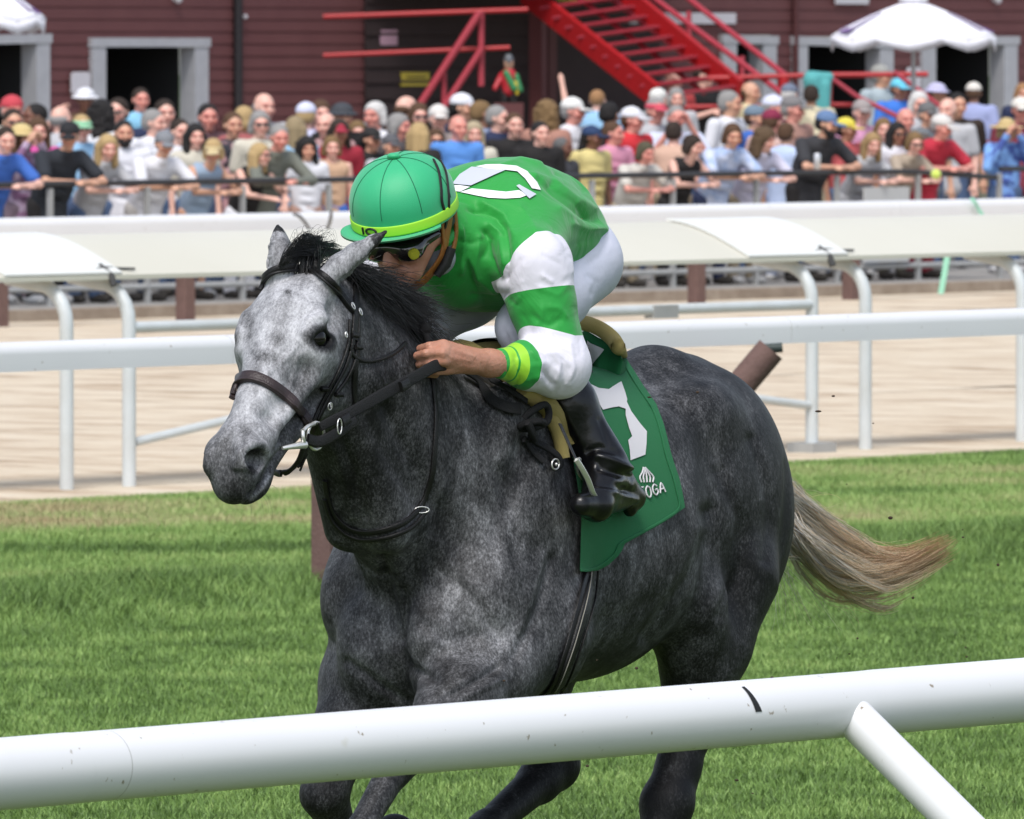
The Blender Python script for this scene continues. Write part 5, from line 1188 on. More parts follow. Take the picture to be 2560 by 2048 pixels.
# ------------------------------------------------------------ crowd fence
fe = empty("crowd_fence", onl(97.6, 1280)); tag(fe, "long steel crowd fence with a dark handrail that spectators lean on", "fence")
YF = 97.6; zf = 1.075
def hz(px): return zf + (.02 if px < 1500 else 0)
mb = MB(); mb.tube([inloc(fe, onl(YF, -1800, 0, zf)), inloc(fe, onl(YF, 1280, 0, zf)), inloc(fe, onl(YF, 2265, 0, zf - .01)), inloc(fe, onl(YF, 2490, 0, zf - .08))], .026, 12); mb.build("handrail", M_DRAIL, fe)
mb = MB(); mb.tube([inloc(fe, onl(YF, 2500, 0, zf)), inloc(fe, onl(YF, 4600, 0, zf))], .026, 12); mb.build("handrail", M_DRAIL, fe)
for px in list(range(-1550, 125, 240)) + [125, 368, 606, 822, 1050, 1262, 1480, 1682, 1890, 2092, 2295, 2498] + list(range(2710, 4600, 220)):
    mb = MB(); p = onl(YF, px); mb.box(inloc(fe, (p.x, p.y, .52)), (.022, .022, .515), Matrix.Rotation(AL, 3, 'Z')); mb.build("fence_post", M_GREYM, fe)
for z_ in (.16, .40):
    mb = MB(); mb.tube([inloc(fe, onl(YF, -1800, 0, z_)), inloc(fe, onl(YF, 4600, 0, z_))], .02 if z_ > .2 else .028, 8); mb.build("lower_rail", M_GREYM, fe)
mb = MB(); p0, p1 = onl(92.6, -2000), onl(92.6, 5000); mb.prism([(-.12, 0), (-.12, .10), (.12, .10), (.12, 0)], ND, Vector((0, 0, 1)), RD, p0 + Vector((0, 0, .008)), (p1 - p0).length); o = mb.build("kerb", noise_mat("stained grey concrete", [(.3, (.24, .19, .15)), (.7, (.38, .32, .26))], scale=5)); tag(o, kind='structure')
mb = MB(); q = P(2340, 436, 97.3); mb.sphere(q, .048, 16, 10); o = mb.build("ball", mat("lime green felt", (.55, .66, .12), .95, sheen=.4)); tag(o, "yellow green tennis ball fixed to the crowd fence handrail", "ball")
# ------------------------------------------------------------ clapboard building
bd = empty("clapboard_building", onl(122, 1280)); tag(bd, "dark red clapboard building behind the crowd with open doorways in grey frames", "building")
YW = 122
def wz(y, px=1280): return CAMH - (y - YH) / (FPX / line_pt(YW, px).y)
M_CLAP = mat("dark red painted clapboard", (.13, .043, .044), .75, noise=(3, .7, (.155, .056, .054)), bump=(25, .3)); M_FRAME = mat("grey white painted frame", (.50, .50, .52), .6, noise=(6, .5, (.42, .42, .44)))
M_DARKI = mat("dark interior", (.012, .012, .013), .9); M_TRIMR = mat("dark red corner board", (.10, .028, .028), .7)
doors = [(-330, 82, 118, 108), (256, 478, 118, 118), (1832, 1898, 108, 112), (2010, 2190, 112, 122), (2330, 2500, 112, 112)]
fw = 34
def clap(x0, x1, z0, z1, parent, pitch=.135):
    """lapped boards: each board leans out at its lower edge"""
    if z1 - z0 < .01: return
    mb = MB(); p0, p1 = onl(YW, x0), onl(YW, x1); L_ = (p1 - p0).length; k0 = math.floor(z0 / pitch)
    z = k0 * pitch
    while z < z1:
        a, b = max(z, z0), min(z + pitch, z1)
        if b - a > .004:
            na_ = -.017 * (1 - (a - z) / pitch); nb_2 = -.017 * (1 - (b - z) / pitch)
            mb.prism([(na_, a), (nb_2, b), (.05, b), (.05, a)], ND, Vector((0, 0, 1)), RD, inloc(parent, p0), L_ - .001)
        z += pitch
    return mb.build("clapboard_wall", M_CLAP, parent)
ztop = 7.0; xs = [-3000]
edges = []
for (a, b, yt, _) in doors: edges.append((a - fw, b + fw, wz(yt - 20, (a + b) / 2)))
cur = -3000
for (a, b, zt_) in edges: clap(cur, a, 0.02, ztop, bd); clap(a, b, zt_, ztop, bd); cur = b
clap(cur, 5200, .02, ztop, bd)
for (a, b, yt, yt2) in doors:
    z1, z2 = wz(yt, a), wz(yt2, b); door = empty("doorway"); door.parent = bd
    for px, zt_, wd in ((a - fw * .5, z1, .5), (b + fw * .5, z2, 1)):
        mb = MB(); pa, pb = (a - fw, a) if px < a else (b, b + fw); q0, q1 = onl(YW, pa), onl(YW, pb); mb.prism([(-.06, .02), (-.06, zt_ + .0), (.16, zt_ + .0), (.16, .02)], ND, Vector((0, 0, 1)), RD, inloc(bd, q0), (q1 - q0).length - .002); mb.build("jamb", M_FRAME, door)
    q0, q1 = onl(YW, a - fw - 3), onl(YW, b + fw + 3); mb = MB(); A = inloc(bd, q0); B = inloc(bd, q1); vs = []
    for P0, zz_ in ((A, z1), (B, z2)):
        for nn_, dz in ((-.075, 0), (-.075, .10), (.17, .10), (.17, 0)): vs.append(P0 + ND * nn_ + Vector((0, 0, zz_ + dz + .002)))
    mb.add(vs, [(0, 1, 2, 3), (7, 6, 5, 4), (0, 4, 5, 1), (1, 5, 6, 2), (2, 6, 7, 3), (3, 7, 4, 0)]); mb.build("lintel", M_FRAME, door)
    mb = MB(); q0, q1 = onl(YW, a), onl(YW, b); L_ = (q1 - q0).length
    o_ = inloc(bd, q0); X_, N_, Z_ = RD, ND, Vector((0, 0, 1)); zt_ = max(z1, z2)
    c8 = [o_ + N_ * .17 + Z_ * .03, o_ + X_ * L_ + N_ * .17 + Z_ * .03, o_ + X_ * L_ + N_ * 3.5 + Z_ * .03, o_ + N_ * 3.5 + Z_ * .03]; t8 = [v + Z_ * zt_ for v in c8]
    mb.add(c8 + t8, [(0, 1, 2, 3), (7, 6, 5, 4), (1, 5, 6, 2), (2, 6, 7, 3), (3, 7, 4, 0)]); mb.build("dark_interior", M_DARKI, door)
for px in (585, 1978):
    mb = MB(); p = onl(YW, px, -.06); mb.tube([inloc(bd, p + Vector((0, 0, .02))), inloc(bd, p + Vector((0, 0, ztop)))], .055 if px < 1000 else .04, 10); mb.build("downpipe", mat("dark metal downpipe", (.02, .016, .018), .6) if px < 1000 else M_TRIMR, bd)
mb = MB(); p0, p1 = onl(YW, -3000), onl(YW, 5200); mb.prism([(-1.6, ztop - .1), (-1.6, ztop), (8, ztop + 3), (8, ztop - .1)], ND, Vector((0, 0, 1)), RD, inloc(bd, p0), (p1 - p0).length); mb.build("roof", mat("grey shingles", (.10, .10, .11), .9), bd)
# recessed dark bay under the stairs: a side wall of boards set back, in shade of the landing
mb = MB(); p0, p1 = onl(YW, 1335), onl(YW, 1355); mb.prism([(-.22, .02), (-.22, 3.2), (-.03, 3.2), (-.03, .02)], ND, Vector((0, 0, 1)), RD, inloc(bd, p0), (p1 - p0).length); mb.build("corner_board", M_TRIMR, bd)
def board(name, x0, y0, x1, y1, m, label, cat_, n=-.05, rad=0, lines=None, th=.02):
    """flat sign standing on the wall, corners given in the photo"""
    A, B = onl(YW, x0), onl(YW, x1); w_ = (B - A).length; zt_, zb = wz(y0, x0), wz(y1, x1); o = empty(name, A + ND * n + Vector((0, 0, (zt_ + zb) / 2)), AL); tag(o, label, cat_)
    h = zt_ - zb; mb = MB(); r_ = rad
    if r_: pl = [(w_ / 2 + sx * (w_ / 2 - r_) + r_ * cos(a), sz * (h / 2 - r_) + r_ * sin(a)) for sx, sz, s_ in ((1, 1, 0), (-1, 1, 90), (-1, -1, 180), (1, -1, 270)) for a in [R(s_ + 15 * i) for i in range(7)]]
    else: pl = [(0, -h / 2), (w_, -h / 2), (w_, h / 2), (0, h / 2)]
    mb.prism(pl, Vector((1, 0, 0)), Vector((0, 0, 1)), Vector((0, -1, 0)), (0, 0, 0), th); mb.build("panel", m, o)
    if lines:
        mb = MB()
        for (a, b, z_, t_) in lines: mb.box((w_ * (a + b) / 2, -th - .002, h * z_), (w_ * (b - a) / 2, .002, h * t_))
        mb.build("lettering", M_MARK, o)
    return o
M_SIGNW = mat("white painted sign", (.66, .63, .66), .6); M_SIGNY = mat("yellow sign", (.55, .42, .03), .5); M_SIGNP = mat("pale pink notice", (.55, .33, .42), .7)
board("notice", 168, 180, 214, 238, M_SIGNW, "white rounded notice on the wall between the two left doorways", "sign", rad=.05)
board("notice", 941, 75, 982, 113, M_SIGNP, "small pale pink notice on the dark wall under the red landing rail", "sign")
board("warning_sign", 992, 181, 1062, 215, M_SIGNY, "yellow warning sign on the dark wall left of the red stairs", "sign", lines=[(.18, .86, .14, .05), (.22, .62, -.14, .05)])
board("sign_board", 1562, 32, 1828, 60, M_SIGNW, "long blank white board on the wall behind the red stair rails", "sign")
board("sign_board", 2078, -30, 2160, 11, M_SIGNW, "white board cut off by the top edge, left of the parasol", "sign")
board("sign_board", 2256, 168, 2290, 222, M_SIGNW, "white rounded notice on the wall below the white parasol", "sign", rad=.05)
board("sign_board", 1340, -40, 1478, 4, M_SIGNY, "yellow sign at the top edge above the red stairs", "sign")
for (x, y, lab) in ((432, -2, "small white lamp on the wall above the left doorway"), (600, 42, "tiny white sensor on the wall beside the dark downpipe"), (2480, 1, "small white lamp on the wall above the far right doorway")):
    mb = MB(); p = onl(YW, x, -.08, wz(y, x)); r_ = .05 if y < 10 else .028; mb.sphere(p, r_, 12, 8); mb.tube([p, p + ND * .08], .02, 8); o = mb.build("wall_lamp", M_SIGNW); tag(o, lab, "lamp")
# ------------------------------------------------------------ red steel stairs and landing
M_RED = mat("bright red painted steel", (.42, .010, .014), .4, noise=(4, .6, (.36, .012, .014))); M_REDP = mat("faded red painted rail", (.40, .045, .065), .45)
st_ = empty("red_stairs", onl(YW, 1400)); tag(st_, "bright red steel staircase coming down from the upper floor with handrails", "stairs")
Ys = 117.0
def sp3(x, y, Y=Ys): return inloc(st_, P(x, y, Y))
def beam(x0, y0, x1, y1, Y0_, Y1_, hh, th, name, m=M_RED):
    a, b = P(x0, y0, Y0_), P(x1, y1, Y1_); d = (b - a).normalized(); u_ = Vector((0, 0, 1)); s_ = d.cross(u_).normalized(); u_ = s_.cross(d).normalized()
    mb = MB(); q = []
    for p in (a, b):
        for su, ss in ((-1, -1), (-1, 1), (1, 1), (1, -1)): q.append(inloc(st_, p + u_ * su * hh + s_ * ss * th))
    mb.add(q, [(0, 1, 2, 3), (7, 6, 5, 4), (0, 4, 5, 1), (1, 5, 6, 2), (2, 6, 7, 3), (3, 7, 4, 0)]); return mb.build(name, m, st_)
# two stringers descending toward the lens and the right
beam(1310, -20, 1640, 240, 119.2, 116.0, .13, .03, "stringer"); beam(1510, -60, 1850, 225, 118.2, 115.0, .11, .03, "stringer")
for i in range(11):
    f = i / 10.5; a = P(1340 + 330 * f, -4 + 255 * f, 119.0 - 3.1 * f); b = P(1535 + 330 * f, -34 + 262 * f, 118.0 - 3.1 * f)
    mb = MB(); d = (b - a).normalized(); s_ = Vector((0, 0, 1)).cross(d).normalized(); q = []
    for p in (a, b):
        for ss, zz_ in ((-.13, -.015), (.13, -.015), (.13, .015), (-.13, .015)): q.append(inloc(st_, p + s_ * ss + Vector((0, 0, zz_))))
    mb.add(q, [(0, 1, 2, 3), (7, 6, 5, 4), (0, 4, 5, 1), (1, 5, 6, 2), (2, 6, 7, 3), (3, 7, 4, 0)]); mb.build("tread", M_REDP, st_)
def rtube(pts, Y, r_, name, m=M_REDP):
    mb = MB(); q = [sp3(x, y, Y if not isinstance(Y, (list, tuple)) else Y[i]) for i, (x, y) in enumerate(pts)]; mb.tube(q, r_, 8); return mb.build(name, m, st_)
rtube([(1375, -60), (1760, 232)], [119, 115.8], .030, "handrail"); rtube([(1440, -70), (1850, 245)], [119, 115.8], .030, "handrail")
rtube([(1560, -60), (1975, 248)], [118, 114.8], .032, "handrail"); rtube([(1650, -60), (1965, 190)], [118, 115.4], .032, "handrail")
for x, y0, y1 in ((1722, 28, 130), (1855, 140, 235)): rtube([(x, y0), (x, y1)], 117, .03, "baluster")
rtube([(1770, 196), (2060, 188), (2320, 186)], 115.2, .030, "ground_rail", M_RED)
rtube([(1960, 190), (1960, 262)], 115.2, .06, "ground_rail_post", M_RED); rtube([(2075, 190), (2072, 340)], 115.2, .03, "ground_rail_post", M_RED)
rtube([(1700, 268), (1905, 265)], 115.3, .026, "ground_rail", M_RED); rtube([(2060, 262), (2140, 262)], 115.2, .026, "ground_rail", M_RED)
rtube([(2070, 190), (2140, 240), (2300, 320), (2470, 358)], 115.1, .026, "ground_rail", M_REDP); rtube([(2235, 180), (2300, 228), (2460, 350)], 115.1, .026, "ground_rail", M_REDP)
# landing along the wall, left of the stairs
ld = empty("red_landing", onl(YW, 1000)); tag(ld, "red railing and struts of the landing against the dark boards left of the stairs", "railing")
def ltube(pts, Y, r_, name, m=M_RED):
    mb = MB(); mb.tube([inloc(ld, P(x, y, Y)) for x, y in pts], r_, 8); return mb.build(name, m, ld)
ltube([(808, 42), (1320, 24)], 117.5, .028, "top_rail"); ltube([(808, 139), (1275, 119)], 117.5, .026, "lower_rail")
ltube([(1200, 30), (1050, 262)], 117.3, .042, "strut", M_REDP); ltube([(1205, 122), (1105, 275)], 117.3, .038, "strut", M_REDP); ltube([(1203, 28), (1203, 215)], 117.4, .036, "post", M_REDP); ltube([(1110, 180), (1110, 275)], 117.4, .03, "post", M_REDP)
# the roofed landing slab: keeps the bay beneath it in shade
lb = empty("upper_landing", onl(YW, 1100)); tag(lb, "dark upper landing deck on posts above the shaded bay beside the stairs", "landing")
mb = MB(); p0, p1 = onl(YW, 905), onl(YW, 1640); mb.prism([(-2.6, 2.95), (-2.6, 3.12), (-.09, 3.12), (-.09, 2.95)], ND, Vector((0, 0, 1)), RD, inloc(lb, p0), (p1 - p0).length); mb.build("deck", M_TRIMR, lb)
for px in (1345,):
    mb = MB(); p = onl(119.3, px); mb.box(inloc(lb, (p.x, p.y, 1.47)), (.05, .09, 1.46), Matrix.Rotation(AL, 3, 'Z')); mb.build("post", M_TRIMR, lb)
mb = MB(); p0, p1 = onl(YW, 905), onl(YW, 1640); mb.prism([(-2.62, 3.13), (-2.62, 5.6), (-2.55, 5.6), (-2.55, 3.13)], ND, Vector((0, 0, 1)), RD, inloc(lb, p0), (p1 - p0).length); 
# bay boards behind the landing, the bay's shade painted into their dark colour
M_DKB = mat("shade painted planks", (.030, .018, .018), .85, noise=(4, .6, (.040, .024, .024)), bump=(30, .4))
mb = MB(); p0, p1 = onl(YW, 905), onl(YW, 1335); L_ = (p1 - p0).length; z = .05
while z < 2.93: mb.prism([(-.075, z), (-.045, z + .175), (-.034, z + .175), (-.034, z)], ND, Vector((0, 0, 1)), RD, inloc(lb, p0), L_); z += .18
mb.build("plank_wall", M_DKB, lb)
mb = MB(); p0, p1 = onl(YW, 1358), onl(YW, 1640); mb.prism([(-.06, .05), (-.06, 2.9), (-.034, 2.9), (-.034, .05)], ND, Vector((0, 0, 1)), RD, inloc(lb, p0), (p1 - p0).length); mb.build("bay_shade_sheet", M_DKB, lb)  # flat dark sheet painted as the shade under the stairs
# ------------------------------------------------------------ parasols
M_CANV = mat("white canvas", (.80, .79, .84), .75); M_PURP = mat("purple print", (.16, .09, .24), .8)
def parasol(cx, ytop, yrim, ybot, halfw, Y, label, ns=8):
    s_ = FPX / Y; c = P(cx, ytop, Y); o = empty("parasol", (c.x, c.y, 0)); tag(o, label, "parasol", "white parasols over the crowd"); r_ = halfw / s_; zt_ = c.z; zr = P(cx, yrim, Y).z; zb = P(cx, ybot, Y).z
    mb = MB(); na_ = 48; nr_ = 10; vs = []
    for j in range(nr_ + 1):
        f = j / nr_
        for i in range(na_):
            a = 2 * pi * i / na_; seg = abs(((i / na_ * ns) % 1) - .5) * 2; rr = r_ * f * (1 - .05 * (1 - seg) * f); z_ = zt_ - (zt_ - zr) * (f ** 1.25) - (1 - seg) * .05 * f
            vs.append((rr * cos(a + .3), rr * sin(a + .3), z_))
    fs = [(j * na_ + i, j * na_ + (i + 1) % na_, (j + 1) * na_ + (i + 1) % na_, (j + 1) * na_ + i) for j in range(nr_) for i in range(na_)]; mb.add(vs, fs, True)
    can = mb.build("canopy", M_CANV, o); m_ = can.modifiers.new("t", 'SOLIDIFY'); m_.thickness = .01
    mb = MB(); vs = []
    for i in range(na_):
        a = 2 * pi * i / na_; seg = abs(((i / na_ * ns) % 1) - .5) * 2; rr = r_ * (1 - .05 * (1 - seg)); z_ = zr - (1 - seg) * .05
        vs += [(rr * cos(a + .3) * 1.002, rr * sin(a + .3) * 1.002, z_), (rr * cos(a + .3) * 1.0, rr * sin(a + .3) * 1.0, z_ - (zr - zb) * (.55 + .45 * (1 - seg) ** .5))]
    mb.add(vs, [(2 * i, (2 * i + 2) % (2 * na_), (2 * i + 3) % (2 * na_), 2 * i + 1) for i in range(na_)], True); v_ = mb.build("valance", M_CANV, o); m_ = v_.modifiers.new("t", 'SOLIDIFY'); m_.thickness = .008
    mb = MB(); mb.sphere((0, 0, zt_ + .01), (.16, .16, .035), 16, 8); mb.build("vent_cap", M_CANV, o)
    mb = MB(); mb.tube([(0, 0, .02), (0, 0, zt_ - .03)], .025, 12); mb.build("pole", M_FRAME, o)
    # printed bars on two panels
    for k, a in ((0, R(203)), (1, R(337))):
        mb = MB()
        for j, (f0, f1, w0) in enumerate(((.45, .92, -.17), (.45, .92, .09), (.86, .97, -.03))):
            for t_ in np.linspace(f0, f1, 6)[:-1]:
                d = (f1 - f0) / 5; q = []
                for ff, aa in ((t_, w0), (t_ + d, w0), (t_ + d, w0 + (.075 if j < 2 else .22)), (t_, w0 + (.075 if j < 2 else .22))):
                    rr = r_ * ff; z_ = zt_ - (zt_ - zr) * (ff ** 1.25) + .014; q.append((rr * cos(a + aa), rr * sin(a + aa), z_))
                mb.add(q, [(0, 1, 2, 3)])
        mb.build("print", M_PURP, o)
    for k in range(ns):
        a = .3 + (k + .5) * 2 * pi / ns; mb = MB(); mb.tube([(0, 0, zt_ - .05), (r_ * .97 * cos(a), r_ * .97 * sin(a), zr - .06)], .008, 6); mb.build("rib", M_FRAME, o)
    return o
parasol(2284, 2, 88, 118, 212, 111, "white parasol with purple print standing in front of the right doorways")
parasol(-55, -62, 42, 74, 170, 109, "white parasol with purple print cut off at the upper left corner")
# statue of a jockey on a bracket by the bay
js = empty("jockey_statue", P(1272, 262, 116.6)); js.location.z = .02; tag(js, "small painted jockey statue in red and green with a grey cap on a pedestal", "statue")
zs = P(1272, 262, 116.6).z
mb = MB(); mb.box((0, 0, zs / 2), (.16, .16, zs / 2)); mb.build("pedestal", M_TRIMR, js)
def sblob(name, prims, m, h=.012, k=.03):
    s = SDF((-.35, -.3, zs - .1), (.35, .3, zs + .62), h)
    for p in prims: s.cap(*p[:2], *p[2:4], k=k)
    link(name, s.mesh(name, 1), m, js)
Z = zs
sblob("trousers", [((-.05, 0, Z), (-.04, 0, Z + .12), .035, .05), ((.05, 0, Z), (.04, 0, Z + .12), .035, .05)], mat("black paint", (.02, .02, .02), .4))
sblob("coat", [((0, 0, Z + .14), (0, 0, Z + .30), .075, .085), ((-.08, 0, Z + .30), (-.15, -.06, Z + .16), .035, .03)], mat("red paint", (.42, .02, .03), .4))
sblob("sash", [((-.03, -.07, Z + .33), (.06, -.085, Z + .16), .035, .04), ((.08, -.02, Z + .30), (.13, -.05, Z + .14), .032, .028)], mat("green paint", (.03, .20, .07), .4))
sblob("scarf", [((.075, -.09, Z + .22), (.09, -.08, Z + .10), .022, .02)], mat("yellow paint", (.55, .42, .03), .4))
sblob("head", [((0, 0, Z + .36), (0, -.01, Z + .43), .04, .055)], mat("tan paint", (.42, .25, .17), .5))
sblob("cap", [((0, .01, Z + .47), (0, .01, Z + .49), .06, .05), ((0, -.05, Z + .455), (0, -.08, Z + .45), .025, .015)], mat("grey paint", (.10, .11, .12), .4))
# teal jacket hung over the ground rail
s = SDF((-.3, -.2, -.75), (.3, .2, .12), .014); s.cap((-.12, 0, 0), (.10, 0, -.01), .05, k=0); s.cap((-.08, -.03, -.05), (-.02, -.03, -.42), .09, .06, k=.05); s.cap((.06, -.02, -.1), (.06, -.03, -.36), .06, .05, k=.05); s.cap((-.13, -.02, -.05), (-.13, -.02, -.2), .05, .04, k=.03)
o = link("hanging_jacket", s.mesh("hanging_jacket", 2), mat("teal cloth", (.09, .36, .36), .85, bump=(14, .6))); o.location = P(2050, 190, 114.9); tag(o, "teal jacket hung over the red rail", "jacket")
for (Y0_, w_) in ((66.5, .07), (71.0, .04), (86, .09)):
    mb = MB(); L0_ = [onl(Y0_, x, .12 * sin(x * .004 + Y0_), 0) for x in range(-2000, 4500, 90)]; vs = []
    for i, p in enumerate(L0_): ww = w_ * max(.08, sin(i * .31 + Y0_) * .6 + .5 * sin(i * 1.7 + Y0_)); vs += [p - ND * ww + Vector((0, 0, .017)), p + ND * ww + Vector((0, 0, .017))]
    mb.add(vs, [(2 * i, 2 * i + 2, 2 * i + 3, 2 * i + 1) for i in range(len(L0_) - 1)]); tag(mb.build("dirt_track_rut", M_RUT), kind='structure')
# churned divots thrown up behind the hooves
mb = MB(); M_SOIL = mat("dark soil", (.05, .03, .018), .95)
for i in range(46):
    x, y = (rng.uniform(1500, 2540), rng.uniform(900, 1990)) if i % 3 else (rng.uniform(900, 1700), rng.uniform(1600, 2020)); Y = rng.uniform(22.5, 26.5); r_ = rng.uniform(.0012, .0035) * (1.8 if i % 11 == 0 else 1)
    mb.sphere(P(x, y, Y), (r_ * rng.uniform(.8, 1.8), r_, r_ * rng.uniform(.6, 1.2)), 6, 4)
o = mb.build("thrown_soil", M_SOIL); tag(o, "specks of soil thrown up behind the galloping hooves", "soil", kind="stuff")
# ------------------------------------------------------------ spectators
t0 = _time.time()
mb = MB(); p0, p1 = onl(97.6, -2500), onl(97.6, 4800); a_ = 4.1; mb.prism([(a_, .016), (a_, .27), (N_WALL - N_FEN - .2, .27), (N_WALL - N_FEN - .2, .016)], ND, Vector((0, 0, 1)), RD, p0, (p1 - p0).length)
o = mb.build("raised_pavement", M_APRON); tag(o, kind='structure')
def skin_mat(name, col):
    m = bpy.data.materials.new(name); m.use_nodes = True; t = m.node_tree; b = t.nodes["Principled BSDF"]; a = t.nodes.new("ShaderNodeAttribute"); a.attribute_name = "mark"
    r = t.nodes.new("ShaderNodeValToRGB"); cr = r.color_ramp; cr.elements[0].position = 0; cr.elements[0].color = (*col, 1); cr.elements[1].position = 1; cr.elements[1].color = (.03, .018, .014, 1)
    e = cr.elements.new(.25); e.color = (min(1, col[0] * 1.02), col[1] * .72, col[2] * .70, 1); e = cr.elements.new(.5); e.color = (col[0] * .62, col[1] * .36, col[2] * .38, 1)
    t.links.new(a.outputs['Fac'], r.inputs[0]); t.links.new(r.outputs[0], b.inputs['Base Color']); b.inputs['Roughness'].default_value = .5; return m
SK = {'p': skin_mat("pale pink skin", (.74, .43, .34)), 't': skin_mat("suntanned skin", (.60, .33, .22)), 'r': skin_mat("flushed skin", (.66, .29, .23)), 'b': skin_mat("brown skin", (.17, .075, .045)), 'd': skin_mat("olive skin", (.36, .18, .11))}
_cm = {}
def cmat(c, pat=None):
    k = (c, pat)
    if k not in _cm:
        n = "cloth " + str(len(_cm)); _cm[k] = mat(n, c, .85, bump=(30, .5), noise=(9 if pat else 3, .12 if pat else .8, pat if pat else tuple(x * .8 for x in c)))
    return _cm[k]
def bodyj(pose, yaw, fem):
    """joints of a 1.75 m figure facing -Y"""
    w_ = .17 if fem else .195; J = {}
    ln_ = {'lean': .30, 'hang': .30}.get(pose, .03); hp = Vector((0, .0, .93)); 
    ch = hp + Vector((0, -sin(ln_ * 1.3) * .42, cos(ln_ * 1.3) * .42)); nk = ch + Vector((0, -.02 - ln_ * .2, .11)); hd = nk + Vector((0, -.02 - ln_ * .10, .145 - ln_ * .03))
    if pose in ('lean', 'hang'): hp = hp + Vector((0, .04, 0))
    J.update(hp=hp, ch=ch, nk=nk, hd=hd)
    for s in (1, -1):
        sh = ch + Vector((s * w_, -.01, .055)); J['sh%d' % s] = sh; el = sh + Vector((s * .05, .03, -.29)); wr = el + Vector((s * .0, -.06, -.25)); 
        if pose == 'lean': el = Vector((s * (w_ + .10), ch.y - .20, 1.145)); wr = Vector((-s * .02 + .04, ch.y - .30 - .03 * s, 1.135))
        elif pose == 'hang': el = Vector((s * (w_ + .06), ch.y - .22, 1.14)); wr = Vector((s * .10, ch.y - .42, 1.10))
        elif pose == 'cross': el = sh + Vector((s * .06, -.06, -.27)); wr = sh + Vector((-s * .22, -.24, -.19 - .03 * s))
        elif pose == 'phone': el = sh + Vector((s * .08, -.14, -.22)); wr = hd + Vector((s * .06, -.20, -.03))
        elif pose == 'raise' and s == 1: el = sh + Vector((.14, -.05, .16)); wr = el + Vector((.05, -.04, .24))
        elif pose == 'shade' and s == 1: el = sh + Vector((.12, -.16, .02)); wr = hd + Vector((.09, -.12, .06))
        elif pose == 'hold': el = sh + Vector((s * .05, -.02, -.28)); wr = sh + Vector((s * -.08, -.26, -.26))
        J['el%d' % s], J['wr%d' % s] = el, wr
        J['hi%d' % s] = hp + Vector((s * .09, 0, -.02)); J['kn%d' % s] = Vector((s * .11, .02 if pose in ('lean', 'hang') else -.01, .50)); J['an%d' % s] = Vector((s * .12, .08 if pose in ('lean', 'hang') else .03, .09))
    J['HM'] = Matrix.Translation(hd) @ Matrix.Rotation(R(yaw), 4, 'Z') @ Matrix.Rotation(R(4 + (10 if pose == 'lean' else 0)), 4, 'X'); J['fem'] = fem; return J
_bc = {}
